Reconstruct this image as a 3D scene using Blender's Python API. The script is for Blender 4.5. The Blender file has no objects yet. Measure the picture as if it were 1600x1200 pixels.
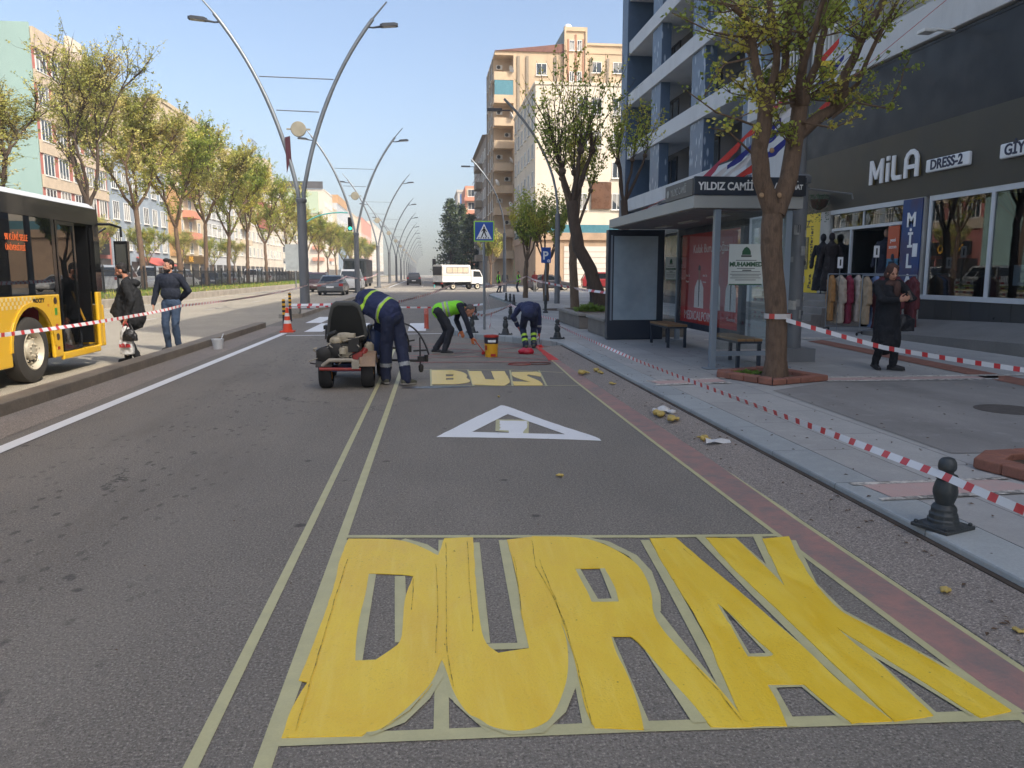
EXPO = 0.92
import bpy, bmesh, math, random
from mathutils import Vector, Matrix, noise
S = bpy.context.scene
COL = S.collection
PI = math.pi
rng = random.Random(7)
V = Vector
# ---------------------------------------------------------------- camera
FPX, VX, VY, CH = 1200., 665., 427., 1.6
PITCH = math.atan((600-VY)/FPX)
YAW = math.atan((800-VX)/FPX*math.cos(PITCH))
CR = V((math.cos(YAW), -math.sin(YAW), 0))
CF = V((math.sin(YAW)*math.cos(PITCH), math.cos(YAW)*math.cos(PITCH), -math.sin(PITCH)))
CU = V((math.sin(YAW)*math.sin(PITCH), math.cos(YAW)*math.sin(PITCH), math.cos(PITCH)))
cd = bpy.data.cameras.new('camera')
cam = bpy.data.objects.new('camera', cd); COL.objects.link(cam)
cd.sensor_fit = 'HORIZONTAL'; cd.sensor_width = 36; cd.lens = 36*FPX/1600
cd.clip_start = .05; cd.clip_end = 5000
cam.matrix_world = Matrix(((CR.x, CU.x, -CF.x, 0), (CR.y, CU.y, -CF.y, 0), (CR.z, CU.z, -CF.z, CH), (0, 0, 0, 1)))
S.camera = cam
def ray(x, y): return CF + CR*((x-800)/FPX) + CU*((600-y)/FPX)
def G(x, y, z=0.):            # survey: photo pixel -> point on the ground plane at height z
    d = ray(x, y); t = (z-CH)/d.z
    return (d.x*t, d.y*t)
# ---------------------------------------------------------------- mesh builder
class MB:
    def __init__(s): s.v = []; s.f = []; s.m = []; s.M = Matrix.Identity(4); s.mi = 0
    def at(s, loc=(0, 0, 0), rz=0, rx=0, ry=0, sc=(1, 1, 1)):
        s.M = Matrix.Translation(loc) @ Matrix.Rotation(rz, 4, 'Z') @ Matrix.Rotation(ry, 4, 'Y') @ Matrix.Rotation(rx, 4, 'X') @ Matrix.Diagonal((sc[0], sc[1], sc[2], 1))
        return s
    def frame(s, o, x, y, z):
        x, y, z, o = V(x), V(y), V(z), V(o)
        s.M = Matrix(((x.x, y.x, z.x, o.x), (x.y, y.y, z.y, o.y), (x.z, y.z, z.z, o.z), (0, 0, 0, 1))); return s
    def mat(s, i): s.mi = i; return s
    def add(s, vs, fs):
        b = len(s.v)
        s.v += [tuple(s.M @ V(p)) for p in vs]
        for f in fs: s.f.append([b+i for i in f]); s.m.append(s.mi)
        return s
    def box(s, x0, x1, y0, y1, z0, z1):
        return s.add([(x0, y0, z0), (x1, y0, z0), (x1, y1, z0), (x0, y1, z0), (x0, y0, z1), (x1, y0, z1), (x1, y1, z1), (x0, y1, z1)],
                     [(3, 2, 1, 0), (4, 5, 6, 7), (0, 1, 5, 4), (1, 2, 6, 5), (2, 3, 7, 6), (3, 0, 4, 7)])
    def poly(s, pts): return s.add(pts, [list(range(len(pts)))])
    def ext(s, pts, vec):      # planar polygon (ccw seen against vec) swept along vec
        n = len(pts); q = [tuple(V(p)+V(vec)) for p in pts]
        return s.add(list(pts)+q, [list(range(n))[::-1], list(range(n, 2*n))]+[(i, (i+1) % n, n+(i+1) % n, n+i) for i in range(n)])
    def plan(s, pts, z0, z1):  # plan polygon, any winding
        a = sum(pts[i][0]*pts[(i+1) % len(pts)][1]-pts[(i+1) % len(pts)][0]*pts[i][1] for i in range(len(pts)))
        if a < 0: pts = pts[::-1]
        return s.ext([(p[0], p[1], z0) for p in pts], (0, 0, z1-z0))
    def sheet(s, pts, z):
        a = sum(pts[i][0]*pts[(i+1) % len(pts)][1]-pts[(i+1) % len(pts)][0]*pts[i][1] for i in range(len(pts)))
        if a < 0: pts = pts[::-1]
        return s.poly([(p[0], p[1], z) for p in pts])
    def side(s, pts, x0, x1):  # polygon of (y,z) swept along x
        a = sum(pts[i][0]*pts[(i+1) % len(pts)][1]-pts[(i+1) % len(pts)][0]*pts[i][1] for i in range(len(pts)))
        if a < 0: pts = pts[::-1]
        return s.ext([(x0, p[0], p[1]) for p in pts], (x1-x0, 0, 0))
    def tube(s, pts, rad, n=8, caps=True):
        pts = [V(p) for p in pts]
        if not hasattr(rad, '__len__'): rad = [rad]*len(pts)
        vs = []; fs = []; up = None
        for i, p in enumerate(pts):
            t = (pts[min(i+1, len(pts)-1)]-pts[max(i-1, 0)]).normalized()
            if up is None: up = V((0, 0, 1)) if abs(t.z) < .9 else V((1, 0, 0))
            a = t.cross(up)
            if a.length < 1e-4: a = t.orthogonal()
            a.normalize(); b = a.cross(t).normalized(); up = b
            for k in range(n):
                w = 2*PI*k/n; vs.append(tuple(p+(a*math.cos(w)+b*math.sin(w))*rad[i]))
        for i in range(len(pts)-1):
            for k in range(n):
                k2 = (k+1) % n; fs.append((i*n+k2, i*n+k, (i+1)*n+k, (i+1)*n+k2))
        if caps: fs += [list(range(n)), list(range((len(pts)-1)*n, len(pts)*n))[::-1]]
        return s.add(vs, fs)
    def lathe(s, prof, n=16, c=(0, 0), caps=True):
        vs = []; fs = []; m = len(prof)
        for r, z in prof:
            for k in range(n): vs.append((c[0]+r*math.cos(2*PI*k/n), c[1]+r*math.sin(2*PI*k/n), z))
        for i in range(m-1):
            for k in range(n): fs.append((i*n+k, i*n+(k+1) % n, (i+1)*n+(k+1) % n, (i+1)*n+k))
        if caps: fs += [list(range(n))[::-1], list(range((m-1)*n, m*n))]
        return s.add(vs, fs)
    def ell(s, c, r, n=12, m=8, R=None):
        vs = []; fs = []; R = R or Matrix.Identity(3); c = V(c)
        for i in range(1, m):
            t = PI*i/m
            for k in range(n):
                w = 2*PI*k/n; vs.append(tuple(c+R @ V((r[0]*math.sin(t)*math.cos(w), r[1]*math.sin(t)*math.sin(w), r[2]*math.cos(t)))))
        vs += [tuple(c+R @ V((0, 0, r[2]))), tuple(c+R @ V((0, 0, -r[2])))]
        T, B = len(vs)-2, len(vs)-1
        for i in range(m-2):
            for k in range(n): fs.append((i*n+(k+1) % n, i*n+k, (i+1)*n+k, (i+1)*n+(k+1) % n))
        for k in range(n):
            fs.append((T, k, (k+1) % n)); fs.append((B, (m-2)*n+(k+1) % n, (m-2)*n+k))
        return s.add(vs, fs)
    def cap(s, p0, r0, p1, r1, n=10):   # tapered capsule
        p0, p1 = V(p0), V(p1); d = (p1-p0); L = d.length; t = d/L if L > 1e-6 else V((0, 0, 1))
        P = [p0-t*r0*.98]; Rr = [r0*.15]
        for k in (.75, .4): P.append(p0-t*r0*k); Rr.append(r0*math.sqrt(1-k*k))
        P += [p0, p1]; Rr += [r0, r1]
        for k in (.4, .75): P.append(p1+t*r1*k); Rr.append(r1*math.sqrt(1-k*k))
        P.append(p1+t*r1*.98); Rr.append(r1*.15)
        return s.tube(P, Rr, n)
    def build(s, name, mats, parent=None, smooth=None, bevel=0, loc=None):
        me = bpy.data.meshes.new(name); me.from_pydata(s.v, [], s.f)
        if not isinstance(mats, (list, tuple)): mats = [mats]
        for m in mats: me.materials.append(m)
        me.polygons.foreach_set('material_index', s.m)
        if smooth is not None:
            me.polygons.foreach_set('use_smooth', [True]*len(me.polygons)); me.set_sharp_from_angle(angle=math.radians(smooth))
        me.update()
        o = bpy.data.objects.new(name, me); COL.objects.link(o); o.parent = parent
        if loc: o.location = loc
        if bevel:
            b = o.modifiers.new('bevel', 'BEVEL'); b.width = bevel; b.segments = 2; b.limit_method = 'ANGLE'; b.angle_limit = .6
        return o
def tag(o, label=None, cat=None, group=None, kind=None):
    if label: o['label'] = label
    if cat: o['category'] = cat
    if group: o['group'] = group
    if kind: o['kind'] = kind
    return o
def thing(name, label, cat, loc=(0, 0, 0), rz=0, group=None):
    o = bpy.data.objects.new(name, None); COL.objects.link(o); o.empty_display_size = .1
    o.location = loc; o.rotation_euler = (0, 0, rz)
    return tag(o, label, cat, group)
KIDS = {}
def copy_tree(o, parent=None):
    c = o.copy(); COL.objects.link(c)
    if parent: c.parent = parent
    for ch in list(o.children): copy_tree(ch, c)
    return c
def dup(o, label=None, loc=None, rz=None, group=None):
    c = copy_tree(o)
    if label: c['label'] = label
    if loc is not None: c.location = loc
    if rz is not None: c.rotation_euler = (0, 0, rz)
    if group: c['group'] = group
    return c
def struct(name, mb, m, **k): return tag(mb.build(name, m, **k), kind='structure')
# ---------------------------------------------------------------- materials
def lin(c):
    if isinstance(c, str): c = [int(c[i:i+2], 16)/255 for i in (0, 2, 4)]
    return tuple(x/12.92 if x <= .04045 else ((x+.055)/1.055)**2.4 for x in c)
class NT:
    def __init__(s, name):
        s.m = bpy.data.materials.new(name); s.m.use_nodes = True; s.t = s.m.node_tree; s.n = s.t.nodes; s.l = s.t.links
        s.b = s.n['Principled BSDF']; s.out = s.n['Material Output']; s._co = None
    def co(s):
        if not s._co: s._co = s.n.new('ShaderNodeTexCoord').outputs['Object']
        return s._co
    def val(s, i, x):
        if hasattr(x, 'type') and hasattr(x, 'links'): s.l.new(x, i)
        else: i.default_value = x
    def geo(s): return s.n.new('ShaderNodeNewGeometry').outputs['Position']
    def noise(s, sc, det=4, rough=.55, co=None, dist=0):
        n = s.n.new('ShaderNodeTexNoise'); n.inputs['Scale'].default_value = sc; n.inputs['Detail'].default_value = det
        n.inputs['Roughness'].default_value = rough; n.inputs['Distortion'].default_value = dist
        s.l.new(co or s.co(), n.inputs['Vector']); return n.outputs['Fac']
    def vor(s, sc, feat='F1', co=None, out='Distance', rnd=1):
        n = s.n.new('ShaderNodeTexVoronoi'); n.feature = feat; n.inputs['Scale'].default_value = sc; n.inputs['Randomness'].default_value = rnd
        s.l.new(co or s.co(), n.inputs['Vector']); return n.outputs[out]
    def ramp(s, fac, a, b, lo=0., hi=1.):
        n = s.n.new('ShaderNodeMapRange'); n.clamp = True
        s.val(n.inputs['Value'], fac)
        for k, x in (('From Min', a), ('From Max', b), ('To Min', lo), ('To Max', hi)): n.inputs[k].default_value = x
        return n.outputs['Result']
    def mix(s, f, a, b):
        n = s.n.new('ShaderNodeMix'); n.data_type = 'RGBA'
        s.val(n.inputs[0], f)
        for i, x in ((6, a), (7, b)):
            if hasattr(x, 'links'): s.l.new(x, n.inputs[i])
            else: n.inputs[i].default_value = (*x[:3], 1)
        return n.outputs[2]
    def math(s, op, a, b=0.):
        n = s.n.new('ShaderNodeMath'); n.operation = op; s.val(n.inputs[0], a); s.val(n.inputs[1], b); return n.outputs[0]
    def mapv(s, sc=(1, 1, 1), loc=(0, 0, 0), rot=(0, 0, 0), co=None):
        n = s.n.new('ShaderNodeMapping'); n.inputs['Scale'].default_value = sc; n.inputs['Location'].default_value = loc; n.inputs['Rotation'].default_value = rot
        s.l.new(co or s.co(), n.inputs['Vector']); return n.outputs[0]
    def sep(s, co=None):
        n = s.n.new('ShaderNodeSeparateXYZ'); s.l.new(co or s.co(), n.inputs[0]); return n.outputs
    def base(s, c):
        if hasattr(c, 'links'): s.l.new(c, s.b.inputs['Base Color'])
        else: s.b.inputs['Base Color'].default_value = (*c, 1)
    def rough(s, r): s.val(s.b.inputs['Roughness'], r)
    def bump(s, h, d=.01, st=1.):
        n = s.n.new('ShaderNodeBump'); n.inputs['Strength'].default_value = st; n.inputs['Distance'].default_value = d
        s.l.new(h, n.inputs['Height']); s.l.new(n.outputs[0], s.b.inputs['Normal'])
MC = {}
def mk(name, c, rough=.6, var=.12, sc=3., metal=0., bump=0., bsc=40., spec=.5, dirt=0., coat=0., fine=0.):
    """plain painted / plastic / cloth surface: base colour, soft blotches, optional dirt and bump"""
    key = (name,)
    if key in MC: return MC[key]
    t = NT(name); c = lin(c)
    col = c
    if var:
        n1 = t.noise(sc, 5, .6)
        col = t.mix(t.ramp(n1, .3, .7), [x*(1-var) for x in c], [min(1, x*(1+var)) for x in c])
    if fine:
        n3 = t.noise(sc*14, 3, .7)
        col = t.mix(t.ramp(n3, .35, .65, 0, fine), col, [x*.55 for x in c])
    if dirt:
        n2 = t.noise(sc*.7, 8, .7, t.mapv((1, 1, .35)), .6)
        col = t.mix(t.ramp(n2, .48, .75, 0, dirt), col, (.09, .08, .07))
    t.base(col); t.rough(rough if not var else t.ramp(t.noise(sc*2, 3), .3, .7, max(0, rough-.08), min(1, rough+.08)))
    t.b.inputs['Metallic'].default_value = metal
    t.b.inputs['Specular IOR Level'].default_value = spec
    if coat: t.b.inputs['Coat Weight'].default_value = coat; t.b.inputs['Coat Roughness'].default_value = .05
    if bump: t.bump(t.noise(bsc, 4, .6), bump)
    MC[key] = t.m
    return t.m
def emit(name, c, st):
    if name in MC: return MC[name]
    t = NT(name); c = lin(c); t.base(c); t.b.inputs['Emission Color'].default_value = (*c, 1); t.b.inputs['Emission Strength'].default_value = st
    MC[name] = t.m; return t.m
def glassmat(name, tint=(.75, .8, .82), refl=.9, rough=.0, opac=0., dark=(.02, .025, .03)):
    if name in MC: return MC[name]
    t = NT(name); n = t.n
    tr = n.new('ShaderNodeBsdfTransparent'); tr.inputs[0].default_value = (*tint, 1)
    gl = n.new('ShaderNodeBsdfGlossy'); gl.inputs['Roughness'].default_value = rough; gl.inputs[0].default_value = (refl, refl, refl, 1)
    lw = n.new('ShaderNodeLayerWeight'); lw.inputs[0].default_value = .5
    f2 = t.math('ADD', t.math('MULTIPLY', t.math('POWER', lw.outputs['Facing'], 4.), .85), .07)
    mx = n.new('ShaderNodeMixShader'); t.l.new(f2, mx.inputs[0])
    src = tr.outputs[0]
    if opac:
        df = n.new('ShaderNodeBsdfDiffuse'); df.inputs[0].default_value = (*dark, 1)
        m0 = n.new('ShaderNodeMixShader'); m0.inputs[0].default_value = opac
        t.l.new(src, m0.inputs[1]); t.l.new(df.outputs[0], m0.inputs[2]); src = m0.outputs[0]
    t.l.new(src, mx.inputs[1]); t.l.new(gl.outputs[0], mx.inputs[2]); t.l.new(mx.outputs[0], t.out.inputs[0])
    MC[name] = t.m; return t.m
def winmat(name, dark=(.03, .04, .05), light=(.3, .29, .26)):
    """far window pane: dark room behind reflective glass, some panes with curtains (per world position)"""
    if name in MC: return MC[name]
    t = NT(name); p = t.geo()
    c = t.vor(.45, 'F1', p, 'Color'); s = t.n.new('ShaderNodeSeparateColor'); t.l.new(c, s.inputs[0])
    t.base(t.mix(t.ramp(s.outputs[0], .45, .8), dark, light)); t.rough(.12); t.b.inputs['Specular IOR Level'].default_value = .7
    MC[name] = t.m; return t.m
# ---------------------------------------------------------------- text
_font = {}
def text_mb(mb, s, size, o, x, y, depth=.01, mi=0, align='LEFT', bold=0., sx=1., spacing=1.):
    """adds extruded lettering to MB: o origin, x reading direction, y up direction (unit vectors)"""
    cu = bpy.data.curves.new('lettering', 'FONT'); cu.body = s; cu.size = size; cu.extrude = depth/2; cu.align_x = align; cu.resolution_u = 3
    cu.space_character = spacing
    if bold: cu.offset = bold
    ob = bpy.data.objects.new('lettering', cu); COL.objects.link(ob)
    dg = bpy.context.evaluated_depsgraph_get(); me = bpy.data.meshes.new_from_object(ob.evaluated_get(dg))
    vs = [(v.co.x*sx, v.co.y, v.co.z) for v in me.vertices]; fs = [tuple(p.vertices) for p in me.polygons]
    bpy.data.objects.remove(ob); bpy.data.curves.remove(cu); bpy.data.meshes.remove(me)
    x, y = V(x).normalized(), V(y).normalized(); z = x.cross(y)
    old = mb.M.copy(); mb.M = old @ Matrix(((x.x, y.x, z.x, o[0]), (x.y, y.y, z.y, o[1]), (x.z, y.z, z.z, o[2]), (0, 0, 0, 1)))
    k = mb.mi; mb.mi = mi; mb.add(vs, fs); mb.mi = k; mb.M = old
    return mb
def remesh(mb, name, mats, parent, voxel, smooth=2, wrinkle=0., wsc=14., mfun=None, wdir=None):
    """fuses the overlapping shapes of MB into one continuous skin"""
    me = bpy.data.meshes.new(name); me.from_pydata(mb.v, [], mb.f)
    o = bpy.data.objects.new(name, me); COL.objects.link(o)
    r = o.modifiers.new('r', 'REMESH'); r.mode = 'VOXEL'; r.voxel_size = voxel
    if smooth:
        s = o.modifiers.new('s', 'SMOOTH'); s.factor = .5; s.iterations = smooth
    dg = bpy.context.evaluated_depsgraph_get(); m2 = bpy.data.meshes.new_from_object(o.evaluated_get(dg))
    o.modifiers.clear(); o.data = m2; bpy.data.meshes.remove(me); m2.name = name
    if wrinkle:
        ns = [v.normal.copy() for v in m2.vertices]
        for v, n in zip(m2.vertices, ns):
            p = v.co*wsc
            w = noise.noise(V((p.x, p.y, p.z*.6)))+.5*noise.noise(p*2.1)
            v.co += n*wrinkle*w
    m2.materials.clear()
    if not isinstance(mats, (list, tuple)): mats = [mats]
    for m in mats: m2.materials.append(m)
    if mfun:
        for p in m2.polygons: p.material_index = mfun(p.center, p.normal)
    m2.polygons.foreach_set('use_smooth', [True]*len(m2.polygons)); m2.update()
    o.parent = parent
    return o
# ---------------------------------------------------------------- light
AZ, EL = math.radians(136), math.radians(45)
w = bpy.data.worlds.new('World'); S.world = w; w.use_nodes = True
nt = w.node_tree; bg = nt.nodes['Background']; sky = nt.nodes.new('ShaderNodeTexSky'); sky.sky_type = 'NISHITA'; sky.sun_disc = False
sky.sun_elevation = EL; sky.sun_rotation = AZ; sky.altitude = 600; sky.air_density = 1.0; sky.dust_density = 10.0; sky.ozone_density = 1.2
sk2 = nt.nodes.new('ShaderNodeTexSky'); sk2.sky_type = 'NISHITA'; sk2.sun_disc = False; sk2.sun_elevation = EL; sk2.sun_rotation = AZ; sk2.altitude = 600; sk2.air_density = 1.0; sk2.dust_density = 1.0
skm = nt.nodes.new('ShaderNodeMix'); skm.data_type = 'RGBA'; skm.inputs[0].default_value = .2      # heavy dust lifts the shade; clear sky blended in to brighten the horizon
nt.links.new(sky.outputs[0], skm.inputs[6]); nt.links.new(sk2.outputs[0], skm.inputs[7]); nt.links.new(skm.outputs[2], bg.inputs[0]); bg.inputs[1].default_value = .15
sd = bpy.data.lights.new('sun', 'SUN'); sd.energy = 2.2; sd.angle = math.radians(.5); sd.color = (1, .945, .86)
sun = bpy.data.objects.new('sun', sd); COL.objects.link(sun)
sdir = V((math.sin(AZ)*math.cos(EL), math.cos(AZ)*math.cos(EL), math.sin(EL)))
sun.rotation_euler = (-sdir).to_track_quat('-Z', 'Y').to_euler()
S.view_settings.view_transform = 'Standard'; S.view_settings.look = 'None'; S.view_settings.exposure = EXPO; S.view_settings.gamma = 1
S.view_settings.use_curve_mapping = False
S.cycles.max_bounces = 6; S.cycles.transparent_max_bounces = 16; S.cycles.use_adaptive_sampling = True
# ---------------------------------------------------------------- ground materials
def asphalt(name, c, spots=1., warm=0.):
    t = NT(name); co = t.geo()
    big = t.noise(.35, 5, .6, co); mid = t.noise(2.2, 5, .6, t.mapv((1, .35, 1), co=co))
    col = t.mix(t.ramp(big, .3, .7), [x*.82 for x in c], [x*1.15 for x in c])
    col = t.mix(t.ramp(mid, .35, .7, 0, .5), col, [x*.72 for x in c])
    fine = t.noise(85, 3, .75, co)
    col = t.mix(t.ramp(fine, .54, .66, 0, .85), col, [x*2.1 for x in c])
    col = t.mix(t.ramp(fine, .34, .45, .9, 0), col, [x*.28 for x in c])
    ag = t.noise(34, 3, .7, co); col = t.mix(t.ramp(ag, .32, .46, .55, 0), col, [x*.45 for x in c]); col = t.mix(t.ramp(ag, .58, .7, 0, .35), col, [x*1.6 for x in c])
    trk = t.sep(co); tw_ = t.math('ABSOLUTE', t.math('SUBTRACT', t.math('ABSOLUTE', t.math('ADD', trk[0], 2.35)), .8)); col = t.mix(t.math('MULTIPLY', t.ramp(tw_, .1, .4, .22, 0), t.ramp(mid, .3, .6, .3, 1)), col, [x*1.25 for x in c])
    vg = t.vor(150, 'F1', co); vn = t.noise(30, 2, .5, co)
    col = t.mix(t.math('MULTIPLY', t.ramp(vg, .12, .24, 1, 0), t.ramp(vn, .55, .7, 0, .8)), col, [min(1, x*3.2) for x in c])
    # oil spots, mainly down the middle of the lane
    if spots:
        X = t.sep(co)
        lane = t.ramp(t.math('ABSOLUTE', t.math('ADD', X[0], 2.35)), .35, 1.25, 1, 0)
        mask = t.ramp(t.noise(1.1, 3, .6, co), .36, .52)
        v = t.vor(9, 'F1', t.mapv((1, .55, 1), co=co)); vb = t.noise(9, 3, .6, co)
        dots = t.ramp(t.math('ADD', v, t.math('MULTIPLY', vb, .35)), .33, .42, 1, 0)
        col = t.mix(t.math('MULTIPLY', t.math('MULTIPLY', dots, mask), t.math('ADD', t.math('MULTIPLY', lane, .5*spots), .03)), col, (.022, .02, .019))
        v2 = t.vor(1.9, 'F1', co); dots2 = t.ramp(t.math('ADD', v2, t.math('MULTIPLY', vb, .12)), .1, .14, .75, 0)
        col = t.mix(t.math('MULTIPLY', dots2, .8), col, (.022, .02, .019))
        st = t.noise(.9, 5, .65, t.mapv((1.6, .3, 1), co=co))
        col = t.mix(t.math('MULTIPLY', t.ramp(st, .52, .72, 0, .55), t.math('ADD', lane, .15)), col, [c[0]*.62, c[1]*.6, c[2]*.58])
        # cracks
        wv = t.noise(1.3, 5, .7, co); wc = t.n.new('ShaderNodeVectorMath'); wc.operation = 'ADD'
        cm = t.n.new('ShaderNodeCombineXYZ'); t.l.new(t.math('MULTIPLY', wv, .9), cm.inputs[0]); t.l.new(t.math('MULTIPLY', t.noise(1.7, 5, .7, co), .9), cm.inputs[1])
        t.l.new(co, wc.inputs[0]); t.l.new(cm.outputs[0], wc.inputs[1])
        cr = t.vor(.32, 'DISTANCE_TO_EDGE', wc.outputs[0])
        col = t.mix(t.math('MULTIPLY', t.ramp(cr, .001, .004, .7, 0), t.ramp(t.noise(.4, 2, .5, co), .56, .62)), col, (.02, .019, .018))
    t.base(col); t.rough(t.ramp(big, .3, .7, .75, .92)); t.b.inputs['Specular IOR Level'].default_value = .35
    t.bump(t.math('ADD', fine, t.math('MULTIPLY', vg, -.6)), .006, .9)
    return t.m
M_ASPH = asphalt('asphalt', (.213, .193, .162))
M_BUSLANE = asphalt('bus_lane_asphalt', (.37, .325, .25), 0)
M_GUT = asphalt('gutter_asphalt', (.27, .235, .2), 0)
def slabs(name, c, w, h, mort, rot=0., off=.5, mixc=.12, patches=0.):
    t = NT(name); co = t.mapv(rot=(0, 0, rot), co=t.geo())
    b = t.n.new('ShaderNodeTexBrick'); t.l.new(co, b.inputs['Vector']); b.offset = off
    b.inputs['Scale'].default_value = 1; b.inputs['Brick Width'].default_value = w; b.inputs['Row Height'].default_value = h
    b.inputs['Mortar Size'].default_value = mort; b.inputs['Mortar Smooth'].default_value = .3; b.inputs['Bias'].default_value = 0
    b.inputs['Color1'].default_value = (*[x*(1-mixc) for x in c], 1); b.inputs['Color2'].default_value = (*[x*(1+mixc) for x in c], 1)
    b.inputs['Mortar'].default_value = (*[x*.42 for x in c], 1)
    g = t.geo(); n1 = t.noise(.5, 6, .65, g); n2 = t.noise(6, 5, .7, g); n3 = t.noise(60, 3, .7, g)
    col = t.mix(t.ramp(n1, .35, .7, 0, .45), b.outputs['Color'], [x*.6 for x in c])
    col = t.mix(t.ramp(n2, .5, .75, 0, .35), col, [x*1.35 for x in c])
    col = t.mix(t.ramp(n3, .35, .65, .25, 0), col, [x*.5 for x in c])
    sp = t.vor(1.6, 'F1', g); col = t.mix(t.ramp(t.math('ADD', sp, t.math('MULTIPLY', n2, .1)), .1, .14, .6, 0), col, (.04, .035, .03))
    if patches:
        pn = t.ramp(t.noise(.22, 3, .5, g), .5, .56, 0, patches); col = t.mix(pn, col, [c[0]*.62, c[1]*.64, c[2]*.68])
    t.base(col); t.rough(t.ramp(n1, .3, .7, .6, .85))
    t.bump(t.math('ADD', t.math('MULTIPLY', b.outputs['Fac'], -1.5), t.math('MULTIPLY', n3, .3)), .004)
    return t.m
M_PAVE = slabs('pavement_slabs', (.4, .392, .365), 1.2, .6, .006, math.radians(90), patches=.55)
M_KERB = slabs('kerb_stone', (.36, .385, .378), .4, 1.0, .006, 0, .0, .1)
M_PATCH = NT('dark_concrete_patch'); t = M_PATCH; g_ = t.geo(); n_ = t.noise(.9, 6, .65, t.mapv((1, .4, 1), co=g_)); n2_ = t.noise(5, 5, .7, g_); n3_ = t.noise(70, 3, .7, g_)
c_ = t.mix(t.ramp(n_, .3, .7), (.19, .18, .165), (.31, .29, .265)); c_ = t.mix(t.ramp(n2_, .55, .75, 0, .5), c_, (.38, .36, .33)); c_ = t.mix(t.ramp(n3_, .3, .5, .4, 0), c_, (.1, .095, .09)); t.base(c_); t.rough(.85); t.bump(n3_, .003); M_PATCH = t.m
M_SUNLIT = asphalt('sunlit_asphalt', (.3, .27, .22), 0)  # road asphalt again, lightened to carry the sunlight in its colour
M_KERBG = mk('kerb_concrete', 'a39a8c', .85, .2, 2., fine=.4, bump=.006, dirt=.5)
M_KERBD = mk('median_kerb', '857c6f', .85, .2, 2., fine=.4, bump=.006, dirt=.6)
M_REDB = slabs('red_pavers', (.3, .13, .085), .2, .1, .006)
M_DIRT = mk('bare_soil', '5a4a3c', .95, .3, 4, fine=.6, bump=.02, bsc=25)
M_CONC = mk('concrete', '8f8a82', .8, .15, 1.2, fine=.3, bump=.004, dirt=.45)
def worn(name, c, under, lo, hi, sc=14):
    """road paint worn through to what lies under it"""
    t = NT(name); co = t.geo(); n = t.noise(sc, 6, .75, co); n2 = t.noise(1.2, 4, .6, co)
    m = t.ramp(t.math('ADD', n, t.math('MULTIPLY', n2, .35)), lo, hi)
    f = t.noise(60, 3, .6, co)
    col = t.mix(t.ramp(n2, .3, .7, 0, .25), c, [x*.75 for x in c])
    t.base(t.mix(m, col, under)); t.rough(.6); t.bump(f, .003)
    return t.m
M_WHITE = worn('white_road_paint', (.74, .75, .74), (.2, .19, .18), .8, 1.0)
M_WHITEOLD = worn('worn_white_paint', (.7, .66, .58), (.14, .13, .115), .58, .8)
M_REDROAD = worn('faded_red_paint', (.37, .2, .165), (.19, .165, .15), .55, .85, 5)
M_REDWET = worn('fresh_red_paint', (.55, .025, .02), (.3, .06, .05), .85, 1.1, 10)
M_PINK = worn('thin_red_line_paint', (.42, .09, .08), (.13, .11, .1), .6, .95, 20)
M_PINKBAND = worn('pink_band_paint', (.52, .36, .32), (.42, .39, .36), .7, 1.0, 6)
def yellowpaint(name, c):
    t = NT(name); co = t.geo(); n = t.noise(3.5, 6, .65, t.mapv((1, .5, 1), co=co), .8); n2 = t.noise(45, 3, .6, t.mapv((1, .25, 1), co=co))
    col = t.mix(t.ramp(n, .35, .7), [c[0]*.97, c[1]*.9, c[2]*.6], [min(1, c[0]*1.04), c[1]*1.08, c[2]*1.9])
    v = t.vor(9, 'F1', co); col = t.mix(t.ramp(v, .03, .05, .7, 0), col, (.1, .08, .02)); gg = t.noise(85, 3, .75, co); thin = t.noise(1.6, 4, .6, co); col = t.mix(t.math('MULTIPLY', t.ramp(gg, .3, .42, 1, 0), t.ramp(thin, .45, .65, .1, .55)), col, (.22, .17, .04)); st_ = t.noise(6, 4, .6, t.mapv((3.5, .35, 1), co=co)); col = t.mix(t.ramp(st_, .5, .7, 0, .35), col, (.86, .66, .12))
    t.base(col); t.rough(t.ramp(n, .35, .65, .3, .5)); g_ = t.noise(85, 3, .75, co); t.bump(t.math('ADD', t.math('ADD', t.math('MULTIPLY', n, .5), t.math('MULTIPLY', n2, .12)), t.math('MULTIPLY', g_, .55)), .006, .7)
    return t.m
M_YEL = yellowpaint('wet_yellow_paint', (.8, .56, .028))
M_YEL2 = yellowpaint('pale_yellow_paint', (.78, .6, .15))
M_TAPE = mk('masking_tape', 'b9b487', .55, .1, 8, bump=.002, fine=.15)
M_GRASS = mk('grass', '6f8a35', .9, .35, 5, fine=.5, bump=.05, bsc=20)
M_EARTH = mk('far_ground', '8d8577', .95, .2, .2)
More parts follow.
